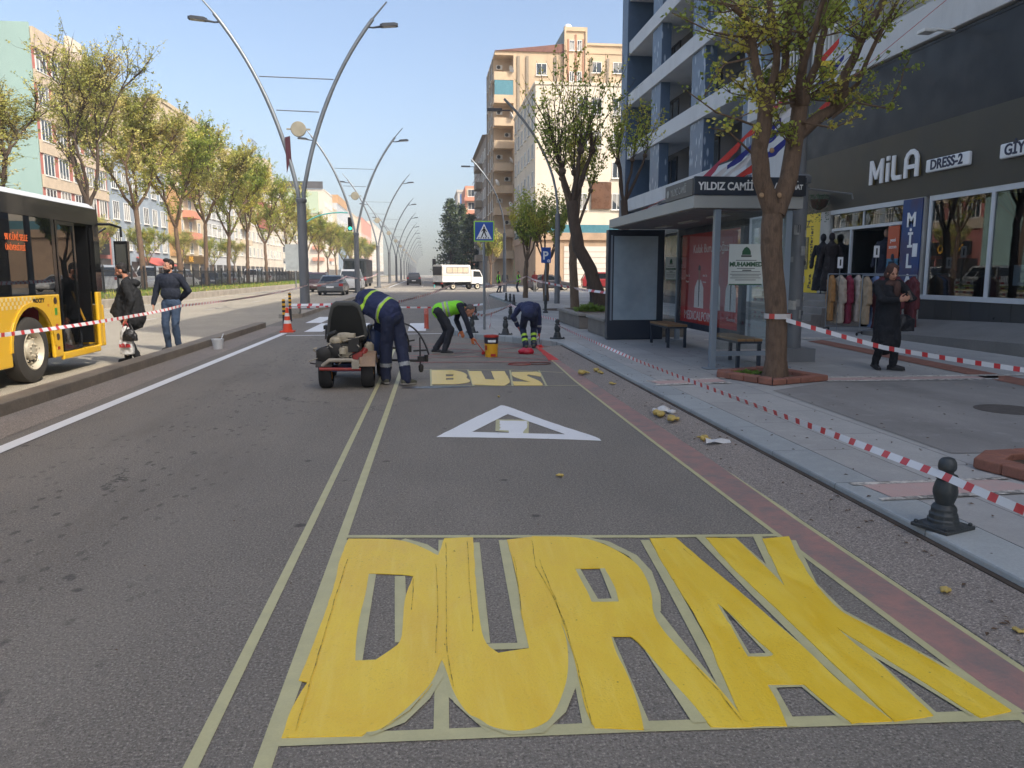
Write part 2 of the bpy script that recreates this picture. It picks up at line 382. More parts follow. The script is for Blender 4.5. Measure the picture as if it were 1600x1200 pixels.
# ---------------------------------------------------------------- ground, roads, pavements
b = MB(); b.box(-250, 250, -55, 750, -1.2, -.35); struct('ground', b, M_EARTH)
b = MB(); b.box(-4.9, 2.86, -12, 420, -.5, 0); b.box(2.86, 130, 16.5, 420, -.5, -.0005); struct('road', b, M_ASPH)
b = MB(); b.box(-14.7, -4.9, -12, 420, -.5, 0.0); struct('bus_lane_road', b, M_BUSLANE)
b = MB(); b.ext([(2.42, -6, -.2), (2.86, -6, -.2), (2.86, -6, .078), (2.42, -6, .0035)], (0, 22.3, 0)); struct('gutter', b, M_GUT)
b = MB(); b.ext([(2.835, -6, .0), (2.857, -6, .0), (2.857, -6, .09), (2.835, -6, .081)], (0, 22.2, 0)); struct('kerb_joint', b, mk('kerb_joint_brown', '4a4036', .95, .3, 6, fine=.4))  # thin dark brown strip along the kerb foot
b = MB(); b.sheet([(4.28, 5.75), (9.2, 5.4), (10.2, 9.9), (5.6, 9.95), (4.35, 9.2)], .1302); struct('pavement_patch', b, M_PATCH)
b = MB(); b.sheet([(-14.6, 60), (-5.75, 64), (-4.5, 64), (4.4, 66), (60, 66), (60, 83.4), (5, 87), (-14.6, 90)], .0025); struct('junction_sunlit_tone', b, M_SUNLIT)  # pale sheet across junction and carriageway, sunlight painted into the road tone
def gz(x): return .004+max(0, (x-2.42)/.44*.0745)
b = MB(); b.sheet([(-4.76, -6), (-4.14, -6), (-4.14, 24), (-4.76, 24)], .004); struct('median_gutter', b, M_GUT)
KL = [(2.86, -8), (2.86, 16.0), (2.74, 16.75), (1.8, 18.05), (1.05, 19.0), (.72, 20.1), (.6, 21.6), (.6, 25.5), (1.1, 27.6), (3.6, 34.5), (4.3, 37.5), (4.4, 54), (5., 57.5), (6.6, 60.4), (9, 62), (12, 62.4), (90, 62.4)]
def inset(L, d):
    out = []
    for i, p in enumerate(L):
        a = V(L[max(i-1, 0)]); c = V(L[min(i+1, len(L)-1)]); t = (c-a).normalized(); out.append((p[0]+t.y*d, p[1]-t.x*d))
    return out
KI = inset(KL, .34)
b = MB(); b.plan(KI+[(90, -8)], -.5, .126); struct('pavement', b, M_PAVE)
def strip_solid(mb, A, B, z0, z1):
    for i in range(len(A)-1): mb.plan([A[i], A[i+1], B[i+1], B[i]], z0, z1)
def dense(L, n):
    o = []
    for i in range(len(L)-1):
        k = max(1, int((V(L[i+1])-V(L[i])).length/n))
        o += [tuple(V(L[i]).lerp(V(L[i+1]), j/k)) for j in range(k)]
    return o+[L[-1]]
def ribbon_solid(mb, A, B, z0, z1):
    """one closed kerb body between two plan lines"""
    mb.plan(A+B[::-1], z0, z1)
b = MB(); ribbon_solid(b, KL, inset(KL, .337), -.4, .13); struct('kerb', b, M_KERB, bevel=.015)
# far pavement beyond the side street
KF = [(90, 83.5), (12, 83.5), (8, 84.2), (5.6, 86), (4.4, 90), (4.3, 420)]
b = MB(); b.plan(KF+[(90, 420)], -.5, .13); struct('far_pavement', b, M_PAVE)
# median kerb
b = MB(); b.plan([(-5.06, -8), (-4.76, -8), (-4.76, 23.6), (-4.9, 23.9), (-5.06, 23.6)], -.3, .15); struct('median_kerb', b, M_KERBD, bevel=.012)
b = MB(); b.plan([(-5.3, 28.6), (-4.9, 28.0), (-4.5, 28.6), (-4.5, 61), (-4.9, 61.8), (-5.3, 61)], -.3, .15); struct('median_island', b, M_KERBG, bevel=.02)
b = MB(); b.plan([(-5.7, 87), (-5.1, 86), (-4.5, 87), (-4.5, 420), (-5.7, 420)], -.3, .15); struct('median_island', b, M_KERBG)
# verge at the far left, with the service road behind it
b = MB(); b.plan([(-15.1, -8), (-14.7, -8), (-14.7, 420), (-15.1, 420)], -.4, .38); struct('verge_kerb', b, M_KERBG, bevel=.02)
b = MB()
for y0, y1 in ((-8, 420),): b.side([(-.5, 0), (-.5, 0), (-.5, 0)], 0, 0) if 0 else b.ext([(-15.1, y0, -.4), (-18.4, y0, -.4), (-18.4, y0, .5), (-15.9, y0, .56), (-15.1, y0, .36)][::-1], (0, y1-y0, 0))
struct('verge', b, mk('verge_soil', '7d7350', .95, .3, 1.5, fine=.5, bump=.03, bsc=12))
b = MB(); b.box(-29.5, -18.4, -12, 420, -.45, .1); struct('service_road', b, M_BUSLANE)
b = MB(); b.box(-48, -29.5, -12, 420, -.4, .24); struct('left_pavement', b, M_CONC)
# red tactile / brick bands in the pavement, flush sheets
def band(name, pts, m, z=.1305, label=None):
    b = MB(); b.sheet(pts, z); return struct(name, b, m)
b = MB()
def px(z, *pts): return [G(x, y, z) for x, y in pts]
b.sheet(px(.134, (1345, 757), (1550, 748), (1640, 765), (1400, 779)), .134); b.sheet(px(.134, (1016, 596), (1120, 591), (1136, 596), (1030, 600)), .134)
b.sheet(px(.134, (1290, 590), (1560, 586), (1560, 591), (1295, 595)), .134); struct('pavement_band', b, M_PINKBAND)
b = MB()
for q in ([(1325, 754), (1570, 745), (1578, 748), (1334, 758)], [(1372, 778), (1640, 762), (1660, 767), (1378, 782)], [(1008, 594), (1130, 589.5), (1134, 591.2), (1012, 596)], [(1022, 600), (1140, 596.5), (1144, 598), (1026, 602)],
          [(1285, 588.5), (1600, 584), (1600, 586.5), (1287, 590.5)], [(1290, 594), (1560, 590.5), (1560, 592.5), (1293, 596)], [(1310, 529), (1100, 531), (1100, 529.5), (1310, 527)]):
    b.sheet([G(x, y, .1355) for x, y in q], .1355)
struct('pavement_lines', b, M_WHITEOLD)
b = MB(); b.sheet([(6.6, -2), (6.9, -2), (11.2, 20), (10.9, 20)], .134) if 0 else b.sheet(px(.134, (1262, 533), (1600, 603), (1600, 592), (1285, 531)), .134); struct('tactile_paving', b, M_REDB)
# ---------------------------------------------------------------- road markings
def mline(mb, pts, wd, z):
    P = [V(p) for p in pts]; A = []; B = []
    for i, p in enumerate(P):
        t = (P[min(i+1, len(P)-1)]-P[max(i-1, 0)]).normalized(); n = V((-t.y, t.x))*wd/2; A.append(tuple(p+n)); B.append(tuple(p-n))
    mb.sheet(A+B[::-1], z); return mb
def pxpoly(z, s, ox, oy, pts): return [G(ox+x/s, oy+y/s, z) for x, y in pts]
def soften(pts, lim=50, it=2):
    for _ in range(it):
        o = []; n = len(pts)
        for i in range(n):
            a, p, c = V(pts[i-1]), V(pts[i]), V(pts[(i+1) % n]); u, w_ = p-a, c-p
            if u.length < 1e-5 or w_.length < 1e-5: continue
            if math.degrees(u.angle(w_)) > lim: o.append(tuple(p))
            else: o += [tuple(p.lerp(a, .25)), tuple(p.lerp(c, .25))]
        pts = o
    return pts
def rough_edge(pts, step=.06, amp=.006, seed=1):
    pts = soften(pts)
    o = []; n = len(pts)
    for i in range(n):
        a, c = V(pts[i]), V(pts[(i+1) % n]); L = (c-a).length; k = max(1, round(L/step)); nn = V((-(c-a).y, (c-a).x)).normalized() if L > 0 else V((0, 0))
        for j in range(k):
            p = a.lerp(c, j/k); w = noise.noise(V((p.x*9, p.y*9, seed)))+.6*noise.noise(V((p.x*31, p.y*31, seed+5)))
            o.append(tuple(p+nn*amp*w*(0 if j == 0 and k == 1 else 1)))
    return o
def solid_with_holes(mb, outer, holes, z0, z1):
    """flat painted shape with holes, as a thin slab"""
    bm = bmesh.new(); loops = []
    def loop(pts):
        vs = [bm.verts.new((p[0], p[1], z1)) for p in pts]
        return [bm.edges.new((vs[i], vs[(i+1) % len(vs)])) for i in range(len(vs))]
    E = loop(outer)
    for h in holes: E += loop(h)
    bmesh.ops.triangle_fill(bm, edges=E, use_beauty=True)
    bmesh.ops.recalc_face_normals(bm, faces=bm.faces)
    bm.verts.index_update()
    vs = [tuple(v.co) for v in bm.verts]; fs = []
    for f in bm.faces:
        q = [v.index for v in f.verts]
        fs.append(q if f.normal.z > 0 else q[::-1])
    bm.free(); mb.add(vs, fs)
    for L in [outer]+holes:
        a = sum(L[i][0]*L[(i+1) % len(L)][1]-L[(i+1) % len(L)][0]*L[i][1] for i in range(len(L)))
        if a < 0: L = L[::-1]
        if L is not outer and L in holes: pass
        n = len(L); vs = [(p[0], p[1], z1) for p in L]+[(p[0], p[1], z0) for p in L]
        mb.add(vs, [(i, n+i, n+(i+1) % n, (i+1) % n) for i in range(n)])
s1 = (2.667, 400, 810); s2 = (2.667, 1000, 810)
def P1(*p): return [(s1[1]+x/s1[0], s1[2]+y/s1[0]) for x, y in p]
def P2(*p): return [(s2[1]+x/s2[0], s2[2]+y/s2[0]) for x, y in p]
LET = {
 'D': (P1((385, 84), (560, 84), (640, 98), (715, 130), (752, 152), (790, 160), (792, 560), (768, 598), (735, 685), (650, 772), (560, 850), (505, 886), (462, 889), (440, 905), (110, 912), (140, 800), (215, 682), (178, 674), (225, 560), (275, 425), (330, 270), (345, 180), (362, 140)),
       [P1((470, 228), (620, 233), (655, 240), (618, 330), (612, 440), (605, 515), (560, 548), (500, 588), (412, 592), (425, 430), (460, 300))]),
 'U': (P1((785, 82), (905, 78), (912, 230), (928, 400), (950, 520), (1010, 560), (1100, 545), (1140, 540), (1110, 420), (1090, 250), (1045, 88), (1150, 76), (1172, 200), (1225, 330), (1290, 480), (1302, 560), (1300, 650), (1282, 720), (1250, 800), (1210, 855), (1100, 890), (980, 870), (930, 832), (880, 815), (820, 722), (790, 620), (762, 560), (764, 300), (750, 200), (755, 160)), []),
 'R': (P1((1150, 74), (1340, 76), (1440, 100), (1540, 152), (1600, 200), (1637, 270), (1652, 330), (1652, 385), (1682, 450), (1780, 560), (1930, 702), (2030, 832), (2066, 866), (1895, 866), (1830, 780), (1700, 640), (1600, 520), (1560, 490), (1480, 490), (1500, 560), (1545, 640), (1590, 760), (1616, 878), (1412, 870), (1372, 800), (1340, 640), (1310, 520), (1235, 360), (1165, 200)),
       [P1((1330, 208), (1452, 206), (1500, 290), (1512, 346), (1402, 347))]),
 'A': (P2((40, 82), (150, 80), (230, 150), (400, 290), (560, 430), (700, 550), (840, 690), (1050, 840), (882, 851), (800, 790), (682, 690), (530, 690), (572, 760), (612, 860), (440, 864), (400, 780), (340, 640), (260, 450), (160, 290), (90, 180)),
       [P2((320, 350), (372, 390), (460, 480), (558, 566), (540, 576), (450, 575), (400, 490))]),
 'K': (P2((275, 80), (400, 82), (480, 160), (560, 235), (603, 282), (575, 222), (510, 84), (620, 74), (652, 150), (720, 260), (822, 378), (900, 420), (1100, 522), (1300, 640), (1430, 720), (1548, 800), (1420, 826), (1370, 802), (1200, 690), (1000, 568), (815, 450), (880, 510), (1000, 602), (1100, 702), (1222, 820), (1060, 842), (1000, 790), (900, 690), (790, 590), (700, 500), (500, 310), (380, 200)), []),
}
durak = thing('painted_word', 'big glossy yellow word DURAK freshly painted across the bus bay', 'road marking', (0, 0, 0))
for i, (k, (o, hs)) in enumerate(LET.items()):
    mb = MB(); z = .0074+.0007*i
    solid_with_holes(mb, rough_edge([G(x, y, z) for x, y in o], amp=.004, seed=i), [rough_edge([G(x, y, z) for x, y in h], amp=.005, seed=i+9) for h in hs], .004, z)
    mb.build('letter', M_YEL, durak)
s3 = (5.333, 660, 560)
def P3(*p): return [(s3[1]+x/s3[0], s3[2]+y/s3[0]) for x, y in p]
LB = [(P3((76, 97), (250, 97), (340, 112), (378, 140), (362, 160), (402, 182), (388, 200), (290, 213), (78, 214)), [P3((195, 130), (260, 132), (255, 148), (197, 150)), P3((197, 162), (260, 160), (258, 177), (195, 178))]),
      (P3((385, 105), (490, 105), (525, 172), (602, 176), (572, 105), (682, 105), (736, 190), (712, 212), (680, 226), (420, 216)), []),
      (P3((745, 112), (952, 110), (992, 122), (985, 150), (880, 132), (862, 142), (988, 190), (1002, 222), (762, 222), (748, 190), (905, 196), (742, 150)), [])]
t = NT('paint_seam'); n_ = t.noise(14, 4, .7, t.geo()); t.base(t.mix(t.ramp(n_, .47, .6), (.66, .45, .03), (.2, .15, .03))); t.rough(.6)
for i, q in enumerate((P1((380, 170), (300, 430), (215, 720), (165, 885)), P1((752, 190), (756, 400), (747, 560)), P1((792, 100), (793, 300), (795, 560)), P1((880, 95), (892, 300), (905, 470)), P1((1075, 160), (1092, 260), (1110, 420)), P1((1150, 90), (1165, 200), (1240, 330), (1300, 470)), P1((1180, 170), (1260, 370), (1330, 580), (1400, 860)), P1((520, 880), (640, 800), (735, 690)), P1((800, 570), (820, 700)), P1((655, 250), (650, 380)), P2((190, 570), (330, 720), (420, 840)), P2((180, 125), (215, 155)))):
    mb = MB(); P = [V(G(x, y, .0108)) for x, y in q]; P = [P[0]]+[P[j].lerp(P[j+1], k/6) for j in range(len(P)-1) for k in range(1, 7)]; P = [(p.x+.006*noise.noise(V((p.x*8, p.y*8, i))), p.y) for p in P]; mline(mb, P, .0042, .0109); mb.build('paint_seam', t.m, durak)
busw = thing('painted_word', 'smaller pale yellow word BUS painted beyond the white triangle', 'road marking')
for i, (o, hs) in enumerate(LB):
    mb = MB(); z = .0085+.001*i
    solid_with_holes(mb, rough_edge([G(x, y, z) for x, y in o], .12, .008, i), [[G(x, y, z) for x, y in h] for h in hs], .004, z); mb.build('letter', M_YEL2, busw)
tri = MB()
solid_with_holes(tri, rough_edge([G(x, y, .007) for x, y in P3((118, 653), (400, 510), (655, 390), (702, 395), (1100, 545), (1460, 655), (1490, 684), (1200, 672), (600, 658))], .1, .008, 3), [[G(x, y, .007) for x, y in P3((412, 612), (711, 462), (1195, 632))]], .004, .007)
tag(tri.build('painted_triangle', M_WHITE), 'white painted triangle outline on the asphalt between the two words', 'road marking')
mb = MB(); mb.sheet([G(x, y, .0065) for x, y in P3((612, 508), (888, 512), (885, 632), (608, 604))], .0065); tag(mb.build('masking_tape', M_TAPE), 'square masking tape patch inside the white triangle', 'tape')
mb = MB(); mb.plan(rough_edge([G(x, y, .009) for x, y in P3((642, 516), (868, 520), (876, 575), (845, 598), (842, 624), (720, 622), (715, 600), (650, 594))], .05, .02, 4), .0067, .0085); tag(mb.build('paint_patch', M_WHITE), 'thick white paint patch over the tape inside the triangle', 'road marking')
def line(mb, pts, wd, z, th=0.):
    """flat strip of real width through pixel-surveyed ground points"""
    P = [V(G(x, y, z)) for x, y in pts]; A = []; B = []
    for i, p in enumerate(P):
        t = (P[min(i+1, len(P)-1)]-P[max(i-1, 0)]).normalized(); n = V((-t.y, t.x))*wd/2; A.append(tuple(p+n)); B.append(tuple(p-n))
    mb.sheet(A+B[::-1], z); return mb
def tapeline(label, *args):
    mb = MB()
    for i, a in enumerate(args): mline(mb, a[0], a[1], .004+.0006*i)
    return tag(mb.build('masking_tape', M_TAPE), label, 'tape')
tapeline('outer of the two long tape lines left of the yellow words', ([(-.82, -.5), (-.76, 4.9), (-.71, 11.2), (-.66, 20)], .05))
tapeline('inner long tape line running along the left edge of the yellow words', ([(-.56, -.5), (-.555, 2.4), (-.53, 4.62), (-.47, 9.1), (-.38, 17.1)], .06))
tapeline('tape line along the road side of the faded red band', ([(2.1, -.5), (2.14, 2.4), (2.15, 4.7), (2.16, 6.9), (2.2, 10), (2.22, 11.3), (2.3, 13.4), (2.34, 15.2)], .07))
tapeline('tape line along the kerb side of the faded red band', ([(2.36, -.5), (2.38, 4.6), (2.5, 8.6), (2.53, 11.2), (2.42, 12.1), (2.6, 13.9), (2.58, 15.6)], .07))
def tl(label, wd, *lines):
    mb = MB()
    for i, q in enumerate(lines): line(mb, q, wd, .0042+.0007*i)
    return tag(mb.build('masking_tape', M_TAPE), label, 'tape')
tl('tape strip under the bottom edge of the word DURAK', .065, [(415, 1158), (1000, 1135), (1300, 1126), (1610, 1116)])
tl('tape strip along the top edge of the word DURAK', .045, [(540, 838), (800, 838), (1000, 838), (1230, 836)])
# masking under the letter edges
mb = MB(); z = .0048
for q in (P1((385, 90), (70, 925)), P1((780, 90), (772, 900)), P1((480, 225), (415, 595)), P1((600, 240), (605, 515)), P1((912, 100), (950, 520)), P1((950, 535), (1110, 530)), P1((1030, 90), (1120, 540)), P1((1330, 560), (1395, 870)), P1((780, 690), (990, 880)),
          P1((1150, 90), (1330, 560)), P1((1460, 490), (1620, 880)), P2((20, 90), (130, 280), (260, 520), (440, 860)), P2((120, 75), (400, 310), (700, 570), (900, 855)), P2((245, 70), (480, 310), (800, 620), (1040, 835)), P2((380, 80), (605, 280)),
          P2((490, 75), (575, 250)), P2((630, 90), (715, 270), (830, 385), (1440, 720), (1580, 810)), P2((300, 340), (440, 580)), P2((440, 578), (560, 572)), P2((380, 380), (560, 570)), P2((540, 690), (680, 685)), P2((530, 690), (625, 865)), P2((690, 690), (880, 845)),
          P2((800, 440), (1250, 850)), P2((880, 500), (1400, 815)), P2((0, 480), (250, 850)), P2((35, 260), (60, 390), (400, 830)), P2((-270, 210), (-190, 350)), P2((-150, 200), (-90, 345)), P1((1400, 346), (1512, 342))):
    line(mb, q, .055, z); z += .00008
for q in (P1((460, 893), (600, 840), (700, 745), (765, 640)), P1((800, 640), (850, 760), (940, 840), (1060, 885), (1180, 880), (1265, 800), (1310, 690), (1318, 560)), P1((610, 88), (700, 112), (768, 158)), P1((1360, 80), (1460, 100), (1570, 155), (1630, 220), (1665, 320), (1665, 385))):
    line(mb, q, .05, z); z += .00008
tag(mb.build('masking_tape', M_TAPE), 'many tape strips edging the letters of the word DURAK', 'tape')
tl('thin tape frame round the pale word BUS', .03, [(660, 577.5), (800, 578), (880, 582)], [(674, 603), (906, 602)], [(673, 577), (674, 603)], [(731, 577.5), (740, 603)], [(797, 578.5), (801, 603)], [(842, 579), (854, 603)])
# white edge line, crossing bars, old lines
mb = MB(); mline(mb, [(-3.9, -6), (-3.89, 7), (-3.85, 14), (-3.8, 21.2)], .16, .0075); tag(mb.build('edge_line', M_WHITE), 'long white line along the left edge of the near carriageway', 'road marking')
mb = MB(); mline(mb, [(-3.6, 20.3), (.45, 20.6)], .14, .0075); tag(mb.build('stop_line', M_WHITE), 'thin white line across the carriageway before the crossing', 'road marking')
for x0, y0, y1, lb in ((-3.9, 25.5, 29, 'white crossing bar beside the median post'), (-3.35, 21.6, 25.2, 'white crossing bar left of the line painting machine'), (-2.3, 21.6, 25.2, 'white crossing bar hidden behind the machine seat'), (-1.45, 21.6, 25.2, 'white crossing bar behind the bent machine operator'), (-.52, 21.6, 25.0, 'white crossing bar left of the worker in the bright vest')):
    mb = MB(); mb.sheet([(x0, y0), (x0+.5, y0), (x0+.5, y1), (x0, y1)], .0075); tag(mb.build('crossing_bar', M_WHITE), lb, 'road marking', 'white bars of the pedestrian crossing')
mb = MB(); mline(mb, [(-13.9, -5), (-14.0, 62), (-14, 400)], .15, .0075); tag(mb.build('edge_line', M_WHITEOLD), 'worn line along the far side of the bus lane road', 'road marking')
mb = MB(); mline(mb, [(0, 0), (0, 3)], .13, .0075); dash0 = mb.build('lane_dash', M_WHITEOLD)
for i, (x, y) in enumerate([(-9.6, y) for y in range(8, 60, 9)]+[(-9.6, y) for y in range(92, 200, 12)]+[(-.4, y) for y in range(92, 200, 12)]):
    o = dash0 if i == 0 else dash0.copy()
    if i: COL.objects.link(o)
    o.location = (x, y, 0); tag(o, 'worn white dash of the lane divider on the '+('bus lane road' if x < -5 else 'far main carriageway'), 'road marking', 'lane dashes of the '+('bus lane road' if x < -5 else 'far carriageway'))
mb = MB(); mline(mb, [(-3.9, 46), (-4.2, 60)], .16, .0075); mline(mb, [(-4.2, 90), (-4.2, 400)], .16, .0075); tag(mb.build('edge_line', M_WHITE), 'white line beside the far median island', 'road marking')
# red paint
mb = MB(); A = [(2.13, -6), (2.15, 4.7), (2.16, 6.9), (2.2, 10), (2.22, 11.3), (2.3, 13.4), (2.34, 15.2)]; B = [(2.36, -6), (2.38, 4.6), (2.5, 8.6), (2.53, 11.2), (2.42, 12.1), (2.6, 13.9), (2.58, 15.6)]
mb.sheet(A+B[::-1], .0036+.001); tag(mb.build('red_band', M_REDROAD), 'faded flaking red band between two tape lines along the kerb', 'road marking')
mb = MB(); mb.plan(rough_edge([G(x, y, .007) for x, y in ((833, 538), (848, 539), (874, 562), (858, 563))], .1, .03, 2), .005, .0075); tag(mb.build('wet_red_patch', M_REDWET), 'fresh wet red paint at the end of the red band', 'road marking')
mb = MB(); zz = .0042
for q in ([(640, 538), (760, 537), (862, 541)], [(640, 559), (745, 557), (880, 562)], [(640, 541), (760, 548), (880, 557)], [(640, 556), (740, 550), (845, 539)], [(650, 566), (880, 565)]):
    line(mb, q, .06, zz); zz += .0006
tag(mb.build('red_lines', M_PINK), 'thin red lines crossing at the far end of the bus bay', 'road marking')
# ---------------------------------------------------------------- generic building kit
M_GLS = winmat('window_glass'); M_GLSB = winmat('balcony_glass', (.02, .03, .045), (.12, .14, .16))
M_WFR = mk('window_frame_white', 'd9d8d2', .5, .06); M_WFRD = mk('window_frame_dark', '3a3b3d', .5, .06); M_SILL = mk('stone_sill', 'b3aa9a', .8, .1)
WINC = {}
def win_mesh(w, h, cols=2, fr=None, sill=True, pane=None):
    key = (w, h, cols, fr and fr.name, sill, pane and pane.name)
    if key in WINC: return WINC[key]
    fr = fr or M_WFR; pane = pane or M_GLS
    a = MB(); a.box(-w/2, w/2, -.02, .1, 0, h); po = a.build('pane', pane)
    f = MB(); t = .07
    f.box(-w/2-t, -w/2, -.07, .1, -t, h+t); f.box(w/2, w/2+t, -.07, .1, -t, h+t); f.box(-w/2, w/2, -.07, .1, h, h+t); f.box(-w/2, w/2, -.07, .1, -t, 0)
    for i in range(1, cols): x = -w/2+w*i/cols; f.box(x-.035, x+.035, -.06, -.0205, 0, h)
    if sill: f.box(-w/2-.16, w/2+.16, -.2, .1, -.15, -t-.003)
    fo = f.build('window', fr)
    WINC[key] = (fo.data, po.data)
    bpy.data.objects.remove(fo); bpy.data.objects.remove(po)
    return WINC[key]
def window(par, kind, loc, rz, fine=True):
    wm, pm = win_mesh(*kind)
    o = bpy.data.objects.new('window', wm); COL.objects.link(o); o.parent = par; o.location = loc; o.rotation_euler = (0, 0, rz)
    p = bpy.data.objects.new('pane', pm); COL.objects.link(p); p.parent = o
    return o
def facerow(par, kind, face, c, us, zs):
    """windows on a face: 'S' (towards -y) at y=c, 'E' (+x) at x=c, 'W' (-x) at x=c"""
    for z in zs:
        for u in us:
            if face == 'S': window(par, kind, (u, c, z), 0)
            elif face == 'E': window(par, kind, (c, u, z), PI/2)
            else: window(par, kind, (c, u, z), -PI/2)
def frange(a, b, s):
    o = []
    while a <= b+1e-6: o.append(a); a += s
    return o
_dish = {}
def dish_bm(mb, loc, rz, r=.42):
    mb.at(loc, rz); 
    pr = [(r, -.02), (r, 0), (r*.7, -.09), (r*.3, -.15), (.02, -.17)]
    old = mb.M.copy(); mb.M = old @ Matrix.Rotation(-PI/2-.45, 4, 'X') @ Matrix.Translation((0, 0, 0)); mb.lathe([(.02, -.17), (r*.35, -.15), (r*.75, -.085), (r, 0), (r*.75, -.07), (r*.35, -.13), (.02, -.15)], 16)
    mb.tube([(0, -.05, -.1), (0, -.3*r, .35)], .012, 5); mb.M = old; mb.tube([(0, .1, 0), (0, .25, -.35)], .025, 6); mb.at()
M_DISH = mk('dish_white', 'd8d6cf', .5, .05); M_AC = mk('ac_casing', 'd3d0c6', .6, .08, dirt=.3); M_ACF = mk('ac_fan_dark', '34332f', .7, .1)
def satellite_dish(par, loc, rz, r=.42):
    b = MB(); dish_bm(b, loc, rz, r); return b.build('satellite_dish', M_DISH, par, smooth=40)
def ac_unit(par, loc, rz):
    b = MB(); b.at(loc, rz); b.mat(0).box(-.42, .42, -.3, 0, 0, .58); b.mat(1); old = b.M.copy(); b.M = old @ Matrix.Translation((-.1, -.3, .29)) @ Matrix.Rotation(PI/2, 4, 'X'); b.lathe([(.24, 0), (.24, .02), (.05, .03)], 14)
    return b.build('ac_unit', [M_AC, M_ACF], par)
def boxes(par, name, m, L, bevel=0):
    for q in L:
        b = MB()
        for k in (q if hasattr(q[0], '__len__') else [q]): b.box(*k)
        b.build(name, m, par, bevel=bevel)
# ---------------------------------------------------------------- the dress shop building on the right
XF = 12.
M_BLACK = mk('black_cladding', '191b1e', .45, .1, 1., spec=.4, dirt=.15); M_GREYF = mk('grey_fascia_sheet', '4b4a45', .42, .08, .8, metal=.35, dirt=.2)
M_WALLW = mk('white_render', 'c9c9c6', .8, .06, 1., dirt=.25, bump=.004); M_INT = mk('shop_interior_wall', '6c675f', .8, .1); M_INTF = mk('shop_floor', '77716a', .4, .1)
M_STONE = mk('dark_stone_tiles', '37393b', .35, .15, 2., dirt=.15); M_STEP = mk('step_stone', '8a847c', .8, .18, 2., fine=.3, dirt=.4); M_ALU = mk('white_aluminium', 'c6c8c8', .4, .05); M_GREYA = mk('grey_aluminium', '7d8184', .4, .05, metal=.5)
M_SHGL = glassmat('shop_glass', (.55, .6, .62), 1.0)
shop = thing('shop_building', 'shop building with black cladding and grey sign fascia above a dress shop', 'building', (XF, 0, 0))
b = MB()
b.box(.02, 18, -14, 13.2, 0, 3.6); b.box(.02, 18, 25, 28, 0, 3.6); b.box(7, 18, 13.2, 25, 0, 3.6)
b.box(.02, 18, -14, 28, 3.6, 7.0); b.box(1.6, 18, -14, 28, 7.0, 20.); b.box(.3, 18, -22, 1.5, 7.01, 25.2); b.box(.3, 18, 1.503, 27.9, 20.01, 29.8)
b.build('wall', M_WALLW, shop)
boxes(shop, 'balcony_band', M_WALLW, [(-.25, 1.6, -14, 28, z+.003, z+.85) for z in (7.0, 10., 13., 16.)], .02)
M_PBLUE = mk('pale_blue_panel', '8fa3b4', .5, .08)
boxes(shop, 'column', M_PBLUE, [[(-.2, .5, y-.35, y+.35, z, z+2.13) for z in (7.86, 10.86, 13.86)] for y in (-3, 3, 9, 15.6, 21.5, 27.4)])
for z in (8.0, 11, 14): facerow(shop, (1.6, 1.9, 2, M_WFRD, False), 'W', 1.6, [5, 11, 18, 24], [z])
b = MB()
for y in frange(22.2, 27.8, .22): b.box(-.2, -.16, y, y+.05, 7.86, 8.6); b.box(-.2, -.16, y, y+.05, 10.86, 11.6)
b.box(-.22, -.14, 21.9, 28, 8.6, 8.66); b.box(-.22, -.14, 21.9, 28, 11.6, 11.66); b.build('balustrade', M_WFR, shop)
b = MB(); b.box(-.14, .015, -13, 24.4, 5.06, 6.96); b.box(-.155, -.14, -13, 24.4, 6.9, 6.96); b.build('cladding', M_BLACK, shop)
for y in (): pass
b = MB(); b.side([(0, 0), (1, 0), (1, 1)], 0, 0) if 0 else None
b.ext([(-.22, -13, 5.05), (.015, -13, 5.05), (.015, -13, 3.42), (-.06, -13, 3.42)], (0, 37.4, 0)); b.build('fascia', M_GREYF, shop)
b = MB()
for y in (17.45, 15.4, 13.05): b.box(-.05, .02, y-.05, y+.05, 1.05, 3.3)
b.box(-.05, .02, 13.0, 17.5, 3.3, 3.42); b.box(-.09, .02, 12.5, 17.6, .98, 1.09)
for y in (): pass
fr = b.build('display_window', M_ALU, shop)
for y0, y1 in ((13.1, 15.35), (15.45, 17.4)):
    g = MB(); g.box(-.02, -.005, y0, y1, 1.09, 3.3); g.build('pane', M_SHGL, fr)
b = MB(); b.box(-.1, .02, 18.45, 21.95, 3.3, 3.42); b.box(-.04, .02, 18.45, 21.95, 2.82, 2.9)
for y in (18.5, 19.05, 20.9, 21.9): b.box(-.04, .02, y-.035, y+.035, 1.0, 2.82)
for y in (20.3,): b.box(-.04, .02, y-.03, y+.03, 2.9, 3.3)
dr = b.build('doorway', M_ALU, shop)
g = MB(); g.box(-.015, -.005, 18.5, 21.9, 2.9, 3.3); g.box(-.015, -.005, 20.93, 21.87, 1.02, 2.82); g.build('pane', M_SHGL, dr)
g = MB(); g.box(-.02, .03, 20.0, 20.9, 1.02, 2.8) if 0 else g.box(.05, .95, 20.8, 20.86, 1.02, 2.8); g.build('door_leaf', M_SHGL, dr)
b = MB(); b.mat(0).box(.03, 6.98, 13.2, 25, .5, 1.0); b.mat(1).box(6.6, 6.98, 13.3, 24.9, 1.002, 3.55); b.box(.1, 6.5, 17.75, 17.9, 1.002, 3.55); b.build('interior', [M_INTF, M_INT], shop)
boxes(shop, 'pillar', mk('shop_pillar', 'b3b0a8', .6, .1, dirt=.3), [(-.08, .02, 17.62, 18.42, .13, 3.42), (-.08, .02, 22.0, 22.55, .13, 3.42)])
b = MB()
